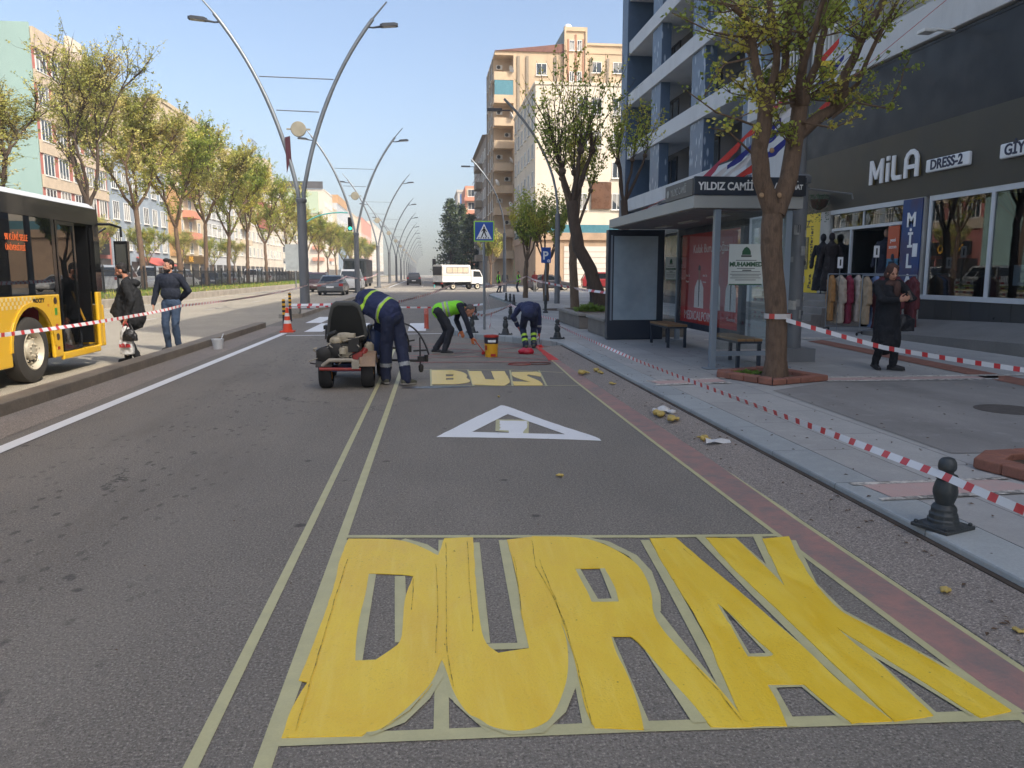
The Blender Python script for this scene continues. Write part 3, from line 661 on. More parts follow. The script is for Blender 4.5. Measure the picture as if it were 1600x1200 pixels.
for i, y in enumerate(frange(4.4, 17.0, .6)): b.box(-.06-.002*(i % 2), .02, y+.004, y+.596, .1, .97)
b.build('plinth', M_STONE, shop, bevel=.004)
st = MB()
for i in range(5): st.box(-1.75+.3*i, .02 if i == 4 else -1.75+.3*(i+1)-.001, 20.2, 25.4, .1, .3+.175*i)
st.build('steps', M_STEP, shop, bevel=.012)
b = MB(); b.add([(-1.5, 3, .1), (-.07, 3, .1), (-.07, 3, .95), (-1.5, 3, .62), (-1.5, 17.55, .1), (-.07, 17.55, .1), (-.07, 17.55, .5), (-1.5, 17.55, .22)], [(0, 1, 2, 3)[::-1], (4, 5, 6, 7), (3, 2, 6, 7)[::-1], (0, 3, 7, 4), (1, 5, 6, 2)]); b.build('ramp', mk('ramp_concrete', '7a7771', .8, .15, 2., fine=.3, dirt=.35), shop)
# lettering of the dress shop
M_SIGNW = mk('sign_white', 'e4e4e2', .35, .02); M_SIGNG = mk('sign_gold_edge', '6b5c33', .5, .1); M_SIGNB = mk('sign_navy', '1c2440', .5, .05)
sg = thing('shop_sign', 'raised white MİLA letters on the grey fascia', 'sign', (XF-.12, 19.85, 3.92))
RD, UPV = (0, -1, 0), (0, 0, 1)
def gapx(mb, x0, x1, z0, z1, d0, d1): mb.box(-d1, -d0, -x1, -x0, z0, z1)
def letter_poly(mb, pts, d0, d1):
    q = [(-d0, -p[0], p[1]) for p in pts]; mb.ext(q, (-(d1-d0), 0, 0))
def sign_letters(par):
    T = .12
    L = [('M', [[(0, 0), (.12, 0), (.12, .4), (.26, .12), (.34, .12), (.48, .4), (.48, 0), (.6, 0), (.6, .62), (.5, .62), (.3, .28), (.1, .62), (0, .62)]]),
         ('I', [[(.74, 0), (.86, 0), (.86, .47), (.74, .47)], [(.74, .53), (.86, .53), (.86, .64), (.74, .64)]]),
         ('L', [[(.98, .12), (1.04, .02), (1.12, 0), (1.38, 0), (1.38, .11), (1.14, .11), (1.1, .15), (1.1, .62), (.98, .62)]]),
         ('A', [[(1.5, 0), (1.62, 0), (1.62, .42), (1.68, .52), (1.78, .55), (1.88, .52), (1.93, .42), (1.93, 0), (2.05, 0), (2.05, .46), (1.98, .58), (1.84, .66), (1.72, .66), (1.57, .58), (1.5, .46)], [(1.63, .2), (1.92, .2), (1.92, .3), (1.63, .3)]])]
    for k, polys in L:
        m = MB()
        for p in polys:
            m.mat(0); letter_poly(m, p, .06, .1); m.mat(1); letter_poly(m, [((x-1)*.995+1, (z-.3)*.985+.3) for x, z in p], 0, .0598)
        m.build('letter', [M_SIGNW, M_SIGNG], par)
sign_letters(sg)
def boxsign(label, y, z, w, h, txt, size):
    s = thing('sign_box', label, 'sign', (XF-.12, y, z)); m = MB(); gapx(m, 0, w, 0, h, 0, .1); f = m.build('panel', M_SIGNW, s, bevel=.03)
    m = MB(); gapx(m, .02, w-.02, .02, h-.02, -.06, -.001); m.build('casing', M_SIGNG, s)
    m = MB(); text_mb(m, txt, size, (-.104, -w/2, h*.2), RD, UPV, .012, align='CENTER', bold=.008); m.build('lettering', M_SIGNB, s)
boxsign('white sign box reading DRESS-2 beside the raised letters', 17.5, 3.94, 1.46, .3, 'DRESS-2', .31)
boxsign('white sign box reading GİYİM at the right edge of the fascia', 15.12, 3.92, 1.2, .3, 'GİYİM', .31)
bn = thing('banner', 'tall blue vertical banner with white letters MİLA by the shop window', 'banner', (XF-.09, 18.03, 1.02))
t = NT('blue_banner_print'); t.base(t.mix(t.ramp(t.noise(1.3, 3, .5, t.mapv((1, 1, .6))), .4, .62), lin('1d3f74'), lin('4a3140'))); t.rough(.5)
m = MB(); m.box(-.03, 0, -.38, .38, 0, 2.38); m.build('panel', t.m, bn)
m = MB()
for i, c in enumerate('MİLA'): text_mb(m, c, .48, (-.036, 0, 1.72-.5*i), RD, UPV, .01, align='CENTER', bold=.012)
m.build('lettering', M_SIGNW, bn)
m = MB(); m.box(-.04, -.0305, -.3, -.12, .98, 1.3); m.build('notice', M_SIGNW, bn)
# poster inside the doorway
t = NT('poster_print_blue'); sp = t.sep(); t.base(t.mix(t.ramp(sp[2], .62, .63), t.mix(t.ramp(t.noise(4, 2), .45, .6), lin('2f7390'), lin('16344a')), lin('b8502c'))); t.rough(.5)
ps = thing('poster', 'blue and orange dress poster standing in the shop doorway', 'poster', (XF-.07, 18.78, 1.35)); m = MB(); m.box(-.02, 0, -.24, .24, 0, 1.45); m.build('panel', t.m, ps)
m = MB(); text_mb(m, 'yeni', .14, (-.026, 0, 1.05), RD, UPV, .008, align='CENTER'); text_mb(m, 'sezon', .14, (-.026, 0, .88), RD, UPV, .008, align='CENTER'); m.build('lettering', M_SIGNW, ps)
m = MB(); m.tube([(-.025, -.02, .08), (-.025, -.02, .55)], [.14, .09], 10); m.ell((-.025, -.02, .66), (.02, .07, .09)); m.build('printed_figure', mk('print_navy', '14202e', .6, .1), ps)
pn = tag((lambda m: m.box(-.01, 0, -.15, .15, 0, .42) and m.build('notice', M_SIGNW))(MB()), 'white paper notice stuck inside the right display window', 'notice'); pn.location = (XF+.05, 14.6, 1.35)
# yellow transfer shop front beside the steps
M_YSHOP = mk('yellow_shop_panel', 'e3c22e', .45, .08, 1.)
ys = thing('transfer_shop', 'bright yellow money transfer shop front left of the steps', 'shop front', (XF-.06, 24.35, .97))
m = MB(); m.box(0, .05, -1.75, 0, 0, 2.55); m.build('panel', M_YSHOP, ys)
m = MB(); m.box(-.02, 0, -1.1, -.05, .75, 1.75); m.build('window', mk('yellow_shop_glass', '6d6a4a', .2, .3, 2.), ys)
m = MB(); text_mb(m, 'Para', .26, (-.006, -1.35, .15), (0, 0, 1), (0, 1, 0), .01); text_mb(m, 'Transferleri', .25, (-.006, -1.35, .9), (0, 0, 1), (0, 1, 0), .01); text_mb(m, 'DÖVİZ', .3, (-.006, -.15, 2.05), RD, UPV, .01); m.build('lettering', mk('print_dark_blue', '243046', .5, .05), ys)
m = MB(); m.box(-.012, 0, -.9, .4, 1.95-.35, 1.95) if 0 else m.ell((-.004, -.75, .42), (.012, .17, .2)); m.build('printed_globe', mk('print_blue', '2c7fa0', .5, .2), ys)
# ---------------------------------------------------------------- blue and white tower
M_BLUEC = NT('blue_pierced_column'); t = M_BLUEC; co = t.geo(); s_ = t.sep(co)
br = t.n.new('ShaderNodeTexBrick'); t.l.new(t.mapv((1, 1, 1), rot=(PI/2, 0, PI/2), co=co), br.inputs['Vector']); br.inputs['Scale'].default_value = 1; br.inputs['Brick Width'].default_value = 1.5; br.inputs['Row Height'].default_value = .6; br.inputs['Mortar Size'].default_value = .02
vv = t.vor(5, 'F1', t.mapv((1, 1, .28), co=co))
c1 = t.mix(t.ramp(vv, .18, .3), lin('b3bfc9'), lin('57697d')); t.base(t.mix(t.ramp(t.noise(2, 3, .5, co), .3, .7, 0, .4), c1, lin('3f566f'))); t.rough(.45); M_BLUEC = t.m
M_TBAND = mk('white_band', 'c4c7c8', .6, .05, 1., dirt=.2); M_TREC = mk('grey_recess_wall', '55585d', .7, .1, 1.); M_TBLUE = mk('blue_corner_panel', '4a5d72', .45, .08)
tw = thing('tower_building', 'tall blue grey apartment tower with white slanting balcony bands and pierced columns', 'building', (XF, 28.02, 0))
b = MB(); b.box(1.9, 18, 0, 19, 0, 29); b.box(.03, 1.9, 0, 19, 0, 4.6); b.box(.4, 18, 0, 18.8, 29.003, 30); b.build('wall', M_TREC, tw)
boxes(tw, 'balcony_band', M_TBAND, [(-.12, 1.9, .2, 17.6, z, z+.72) for z in (5.2, 8.22, 11.2, 14.05, 17., 19.9, 22.8, 25.7)], .02)
for y0, y1 in ((.05, 1.0), (5.2, 6.9), (11.6, 13.2)):
    b = MB()
    for z0, z1 in ((4.61, 5.2), (5.92, 8.22), (8.94, 11.2), (11.92, 14.05), (14.77, 17), (17.72, 19.9), (20.62, 22.8), (23.52, 25.7), (26.42, 29)): b.box(.0, .5, y0, y1, z0+.003, z1-.003)
    b.build('column', M_BLUEC, tw)
b = MB(); b.box(-.2, 1.9, 17.62, 18.9, 4.62, 29.5); b.build('corner_panel', M_TBLUE, tw)
for z in (9.0, 12, 14.9): facerow(tw, (2.0, 2.0, 2, M_WFRD, False, M_GLSB), 'W', 1.9, [3.2, 9.2, 15.4], [z])
facerow(tw, (2.0, 1.9, 2, M_WFRD, False, M_GLSB), 'W', 1.9, [3.2, 9.2, 15.4], [6.0, 17.8])
boxes(tw, 'ac_unit', M_ACF, [(1.2, 1.86, y-.4, y+.4, z, z+.6) for y in (4.4, 10.2) for z in (9.4, 12.3)])
b = MB(); b.box(-.25, .02, 0, 18.8, 3.5, 4.6); b.build('fascia', mk('tower_fascia', '6f6b65', .6, .1), tw)
boxes(tw, 'shop_window', mk('tower_shop_glass', '23282c', .1, .2, 1., spec=.7), [(-.03, .02, .5+3.7*i, 3.9+3.7*i, .5, 3.4) for i in range(5)])
b = MB()
for z in frange(1.0, 3.0, .3): b.box(-.05, -.031, -.1, 3.6, z, z+.12)
b.build('blind', mk('shop_blind', '8b8577', .7, .1), tw)
# ---------------------------------------------------------------- buildings beyond the side street
M_CREAM = mk('cream_render', 'c2ab8d', .85, .08, .4, dirt=.35, bump=.01); M_CREAMD = mk('pier_render', '8f8372', .85, .08, .4, dirt=.3)
M_WHT = mk('annex_white_render', 'd8cdb8', .85, .05, .3, dirt=.2); M_SALM = mk('salmon_render', 'c98a70', .85, .08, .4, dirt=.2); M_TERR = mk('terracotta_panel', 'a57a62', .8, .1)
M_TEALG = mk('teal_glass', '4f7f8a', .2, .1, spec=.6); M_BEIGE = mk('beige_stone', 'b09478', .8, .12, 1., dirt=.3); M_ROOFT = mk('roof_tiles', '755248', .8, .2, 3)
an = thing('annex_building', 'plain white rendered building with a stone ground floor facing the side street', 'building', (12, 85, 0))
b = MB(); b.box(0, 24, 0, 20, 6.9, 21.6); b.box(-.1, 24, -.1, 20, 21.603, 21.9); b.build('wall', M_WHT, an)
b = MB(); b.box(.02, 24, -.35, 20, 0, 5.2); b.box(-.15, 24, -.6, 20, 5.203, 6.0); b.build('ground_floor', M_BEIGE, an, bevel=.03)
b = MB(); b.box(.05, 24, -.05, 20, 6.003, 6.897); b.build('glass_band', M_TEALG, an)
facerow(an, (1.0, 1.6, 2), 'S', 0, [5.2, 6.7, 9.1, 14], [18.7, 15.2]); facerow(an, (1.0, 1.6, 2), 'S', 0, [5.2, 9.1], [12., 8.6])
facerow(an, (1.2, 1.5, 2), 'W', 0, frange(2, 18.5, 3.2), [8.2, 11.2, 14.2, 17.2, 19.6])
b = MB(); b.mat(0)
for i in range(7): b.box(3.2, 8.2, -.4, -.352, .25+.62*i, .82+.62*i)
b.build('roller_shutter', mk('white_shutter', 'cfc8bb', .6, .06), an)
b = MB(); b.box(6.2, 8.4, -.25, -.06, 8.6, 11.5); b.build('bay_window', mk('brown_glazing', '654733', .3, .25, 1.), an)
b = MB()
for x in frange(9.6, 14, .8): b.box(x, x+.08, -.3, -.2, 6.9, 15)
for z in frange(7, 15, 1.1): b.box(9.6, 14, -.32, -.24, z, z+.07)
b.build('window_grille', M_GREYA, an)
# cream corner block
cb = thing('apartment_building', 'tall cream apartment block with a stack of corner balconies and satellite dishes', 'building', (9.6, 107, 0))
b = MB(); b.plan([(2.5, 0), (26, 0), (26, 14), (0, 14), (0, 2.2), (2.5, 2.2)], 0, 30.4); b.box(0, 26, 0, 14, 30.403, 30.9); b.build('wall', M_CREAM, cb)
boxes(cb, 'pier', M_CREAMD, [(x, x+.35, -.16, 0, 4, 30.3) for x in (3.0, 4.2, 8.0, 12.9, 15.2, 18.2)]+[(-.14, 0, y, y+.4, 3.5, 30.4) for y in (2.3, 5.2, 8.6, 12)])
for i in range(9):
    z = 3.6+2.95*i
    b = MB(); b.box(-.1, 2.5, -.1, 2.2, z, z+.22); b.box(-.1, 2.498, -.1, 0, z+.223, z+1.05); b.box(-.1, 0, .003, 2.2, z+.223, z+1.05); b.build('balcony', M_CREAM, cb)
    if i == 7:
        b = MB(); b.box(-.04, 2.45, -.06, -.02, z+1.06, z+2.94); b.build('balcony_glazing', M_TEALG, cb)
    else:
        ac_unit(cb, (1.9 if i % 2 else .8, 2.2, z+1.8), 0)
        if i in (8, 6, 4, 2, 3): satellite_dish(cb, (2.2 if i % 2 == 0 else .3, -.3, z+1.35), .4+.2*i, .5)
facerow(cb, (1.3, 1.4, 2), 'S', 0, [6.3], [28.0]); facerow(cb, (1.0, 1.5, 2), 'W', 0, [3.9, 7, 10.4], [z+.9 for z in frange(6.5, 28, 2.95)])
b = MB(); b.box(9.3, 12.4, -.2, 10, 30.9, 33.9); b.build('stair_tower', mk('teal_grey_render', '8f9c98', .85, .06, .4), cb); 
b = MB(); b.box(9.3, 12.4, -.5, -.2, 33.6, 34.1); b.box(9.3, 9.55, -.5, -.2, 22, 33.597); b.box(12.15, 12.4, -.5, -.2, 22, 33.597); b.box(9.553, 12.147, -.3, -.2, 22, 33.597); b.build('tower_frame', M_CREAM, cb)
boxes(cb, 'tower_panel', M_TERR, [(9.75, 9.95, -.36, -.3, 22, 32.6), (10.75, 11.0, -.36, -.3, 22, 33.2), (11.8, 12.0, -.36, -.3, 22, 32.6)])
facerow(cb, (.5, 1.2, 2), 'S', -.3, [10.35, 11.4], [31.2, 27.2, 23.4])
b = MB(); b.box(12.5, 26, -.1, 10, 30.9, 31.9); b.box(12.41, 26, -.3, 10, 31.903, 32.2); b.build('roof_storey', M_CREAM, cb); facerow(cb, (1.3, 1.3, 2), 'S', 0, [13.8, 16.8], [28.5, 25.2])
b = MB(); b.ext([(.0, -.2, 30.9), (11, -.2, 30.9), (9.2, -.2, 32.0), (6, -.2, 31.6)], (0, 8, 0)); b.build('roof', M_ROOFT, cb)
b = MB(); b.at((10.2, 2, 33.9)); b.lathe([(.6, 0), (.6, .9), (.35, 1.2), (.08, 1.3)], 14); b.build('water_tank', M_DISH, cb, smooth=50)
b = MB(); b.box(2.6, 4.3, -.5, -.17, .13, 3.4); b.build('green_shop_front', mk('green_shop_panel', '5fae3d', .5, .1), cb); b = MB(); b.box(2.7, 4.2, -.55, -.51, .5, 2.4); b.build('shop_window', M_GLS, cb)
# darker block further along, then salmon and striped blocks
c2 = thing('apartment_building', 'shaded grey brown apartment block behind the cream corner block', 'building', (9.5, 121.3, 0))
b = MB(); b.box(0, 20, 0, 29, 0, 22.5); b.ext([(-.6, -.2, 22.503), (20, -.2, 22.503), (20, -.2, 25.2)], (0, 29.4, 0)); b.build('wall', mk('grey_brown_render', '8e857a', .85, .1, .4, dirt=.3), c2)
facerow(c2, (1.2, 1.5, 2), 'W', 0, frange(2, 28, 3.4), frange(4.5, 20, 2.95))
for i in range(6): satellite_dish(c2, (-.5, 3+4*i % 25, 6+2.4*i), -PI/2, .5)
boxes(c2, 'balcony', M_CREAMD, [(-1.1, 0, 8, 13, z, z+1.05) for z in frange(3.6, 20, 2.95)])
c3 = thing('apartment_building', 'salmon orange apartment block with a pale upper wall down the right side', 'building', (9.6, 186, 0))
b = MB(); b.box(0, 14, 0, 20, 0, 22); b.build('wall', M_SALM, c3); b = MB(); b.box(.3, 5, -.1, 0, 3, 21.4); b.build('panel', M_CREAM, c3)
boxes(c3, 'balcony', M_SALM, [(-.2, 5.5, -1, -.11, z, z+.9) for z in frange(3.5, 21, 3)]); facerow(c3, (1.4, 1.5, 2), 'S', -.1, [1.4, 3.8], frange(4.6, 20, 3))
c4 = thing('apartment_building', 'far grey apartment block with a blue glazed stripe', 'building', (9.4, 225, 0))
b = MB(); b.box(0, 16, 0, 20, 0, 24.5); b.box(-.2, 16, -.2, 20, 24.503, 25.2); b.build('wall', mk('pale_grey_render', 'b9b2a8', .85, .08, .4, dirt=.2), c4); b = MB(); b.box(.8, 2.6, -.1, 0, 3, 24); b.build('glazing', mk('blue_glazing', '2f6fa8', .3, .2, 1.), c4)
facerow(c4, (1.4, 1.5, 2), 'S', 0, [4, 6], frange(4.6, 22, 3))
# ---------------------------------------------------------------- left side of the avenue
XL = -35.
M_PINK2 = mk('pink_render', 'a8685d', .85, .08, .4, dirt=.2); M_PEACH = mk('peach_stone', 'c2b098', .85, .1, 2., fine=.2); M_TEAL = mk('pale_teal_render', '8fa8a0', .85, .05, .3, dirt=.1)
pk = thing('apartment_building', 'pink and peach building with a pale teal side wall at the far left', 'building', (XL, 77.0, 0))
b = MB(); b.box(-24, -.02, .2, 15, 0, 23.5); b.build('wall', M_PINK2, pk); b = MB(); b.box(-24, -.05, 0, .198, 0, 23.9); b.build('side_wall', M_TEAL, pk)
b = MB(); b.box(-.1, .25, .2, 15.1, 21.9, 23.6); b.build('parapet', M_PEACH, pk)
boxes(pk, 'spandrel', M_PEACH, [(-.1, .14, .2, 15.0, z, z+1.15) for z in (19.0-.2, 15.9-.2, 12.8-.2, 9.7-.2, 6.6-.2)])
facerow(pk, (1.9, 1.8, 3), 'E', 0, [1.7, 4.7, 7.7, 10.7, 13.5], [20.0, 16.9, 13.8, 10.7, 7.6])
boxes(pk, 'shop_window', mk('left_shop_dark', '332c28', .4, .3, 1.), [(-.05, .03, .5+3.6*i, 3.7+3.6*i, .4, 3.2) for i in range(4)])
sgn = thing('shop_sign', 'dark shop sign board with yellow letters at the far left', 'sign', (XL+.35, 78.3, 3.6)); m = MB(); m.box(-.15, .1, 0, 12, 0, 1.5); m.build('board', mk('sign_black', '1d1a17', .5, .1), sgn); m = MB(); text_mb(m, 'N İZ O', 1.35, (.105, 1, .25), (0, 1, 0), UPV, .02, bold=.02); m.build('lettering', mk('sign_yellow', 'd9a02a', .5, .05), sgn)
b = MB(); b.box(-.4, 0, 8, 11, 23.6, 25); b.build('roof_box', M_WHT, pk)
def flat_block(label, y0, y1, h, wallm, rows, win=(1.4, 1.6, 2), gap=3.2, balc=None, roofm=None, x=XL, depth=18, shopc='left_shop_dark', parts=None):
    t = thing('apartment_building', label, 'building', (x, y0, 0)); L = y1-y0
    b = MB(); b.box(-depth, 0, .03, L-.03, 0, h); b.build('wall', wallm, t)
    b = MB(); b.box(-depth, .15, .04, L-.04, h+.003, h+.5); b.build('cornice', roofm or wallm, t)
    facerow(t, win, 'E', 0, frange(1.6, L-1.2, gap), rows)
    n = max(1, int(L/4)); boxes(t, 'shop_window', MC[('left_shop_dark',)], [(-.05, .04, .4+i*L/n, (i+1)*L/n-.4, .4, 3.0) for i in range(n)])
    if balc:
        for (u0, u1, zs, m) in balc: boxes(t, 'balcony', m, [[(.01, 1.1, u0, u1, z, z+.18), (1.0, 1.098, u0, u1, z+.183, z+1.0), (.01, .998, u0, u0+.08, z+.183, z+1.0), (.01, .998, u1-.08, u1, z+.183, z+1.0)] for z in zs])
    return t
M_BG = mk('blue_grey_render', '8f9aa3', .8, .08, .4, dirt=.2); M_ORG = mk('orange_render', 'b58c5c', .8, .06, .4, dirt=.15); M_YLW = mk('yellow_render', 'bfae90', .8, .06, .4, dirt=.15)
M_LW = mk('off_white_render', 'cfc5b3', .85, .07, .3, dirt=.3); M_LW2 = mk('pale_beige_render', 'c8b89c', .85, .08, .3, dirt=.3); M_BRK = mk('old_brick', '96553f', .85, .2, 3, fine=.3); M_LG = mk('light_grey_render', 'b4b6b6', .85, .06, .3, dirt=.2)
flat_block('low blue grey building behind the fence near the tree trunks', 92.4, 111.8, 14.3, M_BG, [4.4, 7.8, 11.2], (1.6, 1.9, 3))
ob = flat_block('orange and yellow building with salmon balconies behind the street trees', 112, 130.5, 24.4, M_YLW, [4.6, 7.7, 10.8, 13.9, 17, 20], (1.3, 1.5, 2), 4.3, [(6.6, 12.4, [6.6, 9.7, 12.8, 15.8], M_SALM)])
b = MB(); b.box(.003, .2, .1, 5.2, 4, 13.4); b.build('orange_panel', M_ORG, ob)
b = MB(); b.box(.003, .3, 6, 17, 3.1, 4.2); b.build('sign_board', mk('sign_dark_yellow', '5a4310', .6, .1), ob); m = MB(); text_mb(m, 'OVE', 1.1, (.31, 7.5, 3.3), (0, 1, 0), UPV, .02, bold=.03); m.build('lettering', MC[('sign_yellow',)], ob)
flat_block('grey block with pale metal window frames beyond the orange building', 130.8, 149, 14.5, M_LG, [4.6, 7.7, 10.6], (2.2, 1.9, 4), 3.1)
wb = flat_block('long off white building with a brick coloured screen wall', 149.2, 198, 23.5, M_LW, [5, 8.2, 11.4, 14.6, 17.8, 20.6], (1.6, 1.7, 3), 3.6, [(5, 10, [7, 10, 13, 16], M_LW2)])
b = MB(); b.box(.003, .6, 20, 36, 13.2, 16.8); b.box(.003, .5, 21, 33, 11.2, 13.197); b.build('brick_screen', M_BRK, wb)
b = MB(); b.box(-9, -1, 36, 44, 23.9, 27.5); b.build('roof_room', M_LW2, wb); b = MB()
for q in range(4): b.tube([(-4, 37+1.6*q, 27.5), (-4, 37+1.6*q, 32)], .08, 4)
for z in (28.5, 30, 31.9): b.tube([(-4, 37, z), (-4, 41.8, z)], .08, 4)
b.build('roof_frame', M_GREYA, wb)
gr = flat_block('white building with a dark rooftop sign and a pale green upper wall', 282, 306, 30.3, M_LW, [5, 9, 13, 17, 21, 25], (1.6, 1.7, 3), 3.9, [(8, 14, [6, 10, 14, 18], M_SALM)])
facerow(gr, (1.8, 1.8, 2), 'S', .03, [-15, -11, -7], [5, 9, 13, 17]); boxes(gr, 'balcony', M_SALM, [(-4.6, -.6, -1.2, .02, z, z+1.2) for z in (6, 10, 14, 18)])
b = MB(); b.box(-16.5, -.3, -.4, -.1, 30.9, 33.4); b.build('roof_sign', mk('roof_sign_dark', '3e3a37', .6, .4, .6), gr); b = MB(); b.box(-12, -2, -.25, -.002, 22.5, 30); b.build('green_panel', mk('pale_green_panel', 'a9b79a', .8, .06), gr)
flat_block('narrow tan block in the far left row', 306.3, 320, 26, M_LW2, [5, 8.2, 11.4, 14.6], (1.6, 1.7, 2), 3.9)
gb = flat_block('tall grey glazed block with an orange top in the far left row', 320.4, 372, 29, M_LG, [22, 19], (2, 1.7, 2), 5)
b = MB(); b.box(.003, .4, 2, 50, 3, 19); b.build('glass_wall', mk('grey_blue_glazing', '7f8e9b', .3, .15, .2), gb); b = MB(); b.box(-4, .3, 3, 40, 29.5, 33); b.build('roof_room', M_ORG, gb)
flat_block('pale far block with small windows near the avenue end', 372.4, 440, 30, M_LW2, [6, 10, 14, 18, 22], (2, 1.8, 2), 6)
flat_block('salmon far block near the avenue end', 440.5, 520, 32, M_SALM, [6, 10, 14, 18, 22], (2, 1.8, 2), 7)
flat_block('hazy cream far block last in the left row', 521, 660, 35, M_LW, [6, 11, 16, 21, 26], (2.4, 2.2, 2), 9)
# red awning and shop signs along the left shops
aw = MB(); aw.ext([(0, 0, 3.6), (0, 0, 3.5), (2.4, 0, 2.5), (2.4, 0, 2.62)][::-1], (0, 8, 0)); o = aw.build('awning', mk('red_awning', 'b3584e', .8, .1)); o.location = (XL+.1, 99, 0); tag(o, 'faded red shop awning sloping over the left pavement', 'awning')
# ---------------------------------------------------------------- fence and grass on the verge
fm = mk('fence_black', '1d1f20', .5, .1)
fn = thing('fence', 'black metal bar fence along the raised grass verge on the left', 'fence', (-16.1, 22, .52))
pm_ = None
for i in range(int(82/1.9)+1):
    y = i*1.9
    if pm_ is None:
        b = MB(); b.box(-.045, .045, -.045, .045, 0, 1.42); b.lathe([(.055, 1.42), (.06, 1.46), (.04, 1.5), (.005, 1.52)], 8); p = b.build('post', fm, fn); pm_ = p
    else: p = pm_.copy(); COL.objects.link(p)
    p.location = (0, y, 0)
b = MB()
for z in (.16, 1.18): b.box(-.02, .02, .0, 79.8, z, z+.045)
b.build('rail', fm, fn)
b = MB()
for i in range(int(79.8/.16)):
    y = .07+i*.16
    b.box(-.01, .01, y-.01, y+.01, .1, 1.3)
b.build('bars', fm, fn); fn.children[-1]['kind'] = 'stuff'
rg = random.Random(3); b = MB()
for i in range(9000):
    y = 20+80*rg.random()**1.3; x = -15.15-2.9*rg.random()**1.3; z = .37+.2*min(1, (-15.1-x)/.8); h = .06+.16*rg.random(); a = rg.random()*PI; w_ = .02+.02*rg.random()
    dx, dy = math.cos(a)*w_, math.sin(a)*w_; lx, ly = rg.uniform(-.06, .06), rg.uniform(-.06, .06)
    b.mat(0 if rg.random() < .7 else 1).add([(x-dx, y-dy, z), (x+dx, y+dy, z), (x+lx, y+ly, z+h)], [(0, 1, 2)])
for i in range(2500):
    y = 88+100*rg.random(); x = -15.15-2.9*rg.random(); z = .37+.2*min(1, (-15.1-x)/.8); h = .1+.2*rg.random(); a = rg.random()*PI; dx, dy = math.cos(a)*.08, math.sin(a)*.08
    b.add([(x-dx, y-dy, z), (x+dx, y+dy, z), (x, y, z+h)], [(0, 1, 2)])
tag(b.build('grass', [M_GRASS, mk('dry_grass', 'a39a4e', .9, .3, 5)]), kind='stuff')
# ---------------------------------------------------------------- street furniture
M_GALV = mk('galvanised_steel', '7f8488', .45, .1, 1., metal=.55, dirt=.2); M_LAMPG = mk('lamp_post_grey', '6d7073', .55, .1, .8, dirt=.35, metal=.2); M_LHEAD = mk('lamp_head', '3c4046', .5, .08); M_LDIF = mk('lamp_lens', 'a39f92', .3, .05)
def bez(p0, p1, p2, n):
    return [tuple(V(p0)*(1-t)**2+V(p1)*2*t*(1-t)+V(p2)*t*t) for t in [i/n for i in range(n+1)]]
LAB = ['nearest tall double armed street lamp with a round disc between its arms', 'second double armed street lamp, rising behind the grey car', 'third double armed street lamp, beside the white van on the median']
def lamp_post():
    t = thing('street_lamp', LAB[0], 'street lamp', (-4.9, 32.2, .15), 0, 'double armed street lamps down the median')
    b = MB(); b.box(-.3, .3, -.3, .3, -.1, .03); b.build('base_plate', M_LAMPG, t)
    b = MB(); b.tube([(0, 0, 0), (0, 0, 2), (0, 0, 4.3)], [.2, .19, .18], 16); b.lathe([(.21, 4.25), (.22, 4.3), (.22, 4.38), (.17, 4.42)], 16); b.build('pole', M_LAMPG, t, smooth=40)
    for s in (-1, 1):
        b = MB(); b.tube([(s*.1, 0, 4.3)]+bez((s*.1, 0, 4.6), (s*.85, 0, 8.6), (s*3.0, 0, 11.3), 14), [.085]*9+[.075]*7, 10); b.tube([(s*2.94, 0, 11.25), (s*3.55, 0, 11.95)], [.04, .03], 8); arm = b.build('arm', M_GALV, t, smooth=40)
        b = MB(); b.tube([(s*2.72, 0, 11.0), (s*3.0, 0, 10.98), (s*3.3, 0, 11.03)], [.035, .035, .05], 8); b.build('bracket', M_LHEAD, arm)
        b = MB(); b.at((s*3.62, 0, 11.06), 0, 0, -s*.08)
        pts = [(-.34, -.1), (-.25, -.15), (.28, -.14), (.36, -.08), (.36, .08), (.28, .14), (-.25, .15), (-.34, .1)]
        b.mat(0).plan(pts, -.03, .07); b.plan([(x*.8, y*.8) for x, y in pts], .07, .1); b.mat(1).plan([(x*.75, y*.8) for x, y in pts], -.034, -.0302)
        b.build('lamp_head', [M_LHEAD, M_LDIF], arm, bevel=.01)
    for z, x in ((9.0, 1.42), (7.75, .82)):
        b = MB(); b.tube([(-x, 0, z+.04), (x, 0, z)], .022, 6); b.build('crossbar', M_GALV, t)
    b = MB(); b.at((0, -.02, 7.08), 0, PI/2); b.lathe([(.28, -.05), (.3, -.03), (.3, .03), (.28, .05)], 24); b.at(); b.box(-.46, -.3, -.03, .03, 7.05, 7.11); b.box(.3, .46, -.03, .03, 7.05, 7.11); b.build('disc', mk('ornament_disc', '97917f', .6, .15, 4.), t, smooth=40)
    return t
lp = lamp_post()
M_FLAGR = mk('flag_dark_red', '482530', .8, .1)
b = MB(); b.add([(-5.42, 32.1, 6.9), (-5.22, 32.1, 6.95), (-5.2, 32.2, 5.4), (-5.3, 32.15, 5.9), (-5.4, 32.1, 5.5)], [(0, 1, 2, 3, 4)]); o = b.build('pennant', M_FLAGR); sm = o.modifiers.new('s', 'SOLIDIFY'); sm.thickness = .02; tag(o, 'dark red pennant hanging from the nearest street lamp', 'flag')
for i in range(1, 16):
    dup(lp, LAB[i] if i < 3 else 'double armed street lamp in the row receding down the avenue', (-5.05-.02*min(i, 6), 32.2+26.6*i, .15), None, 'double armed street lamps down the median' if i < 3 else 'far street lamps down the median')
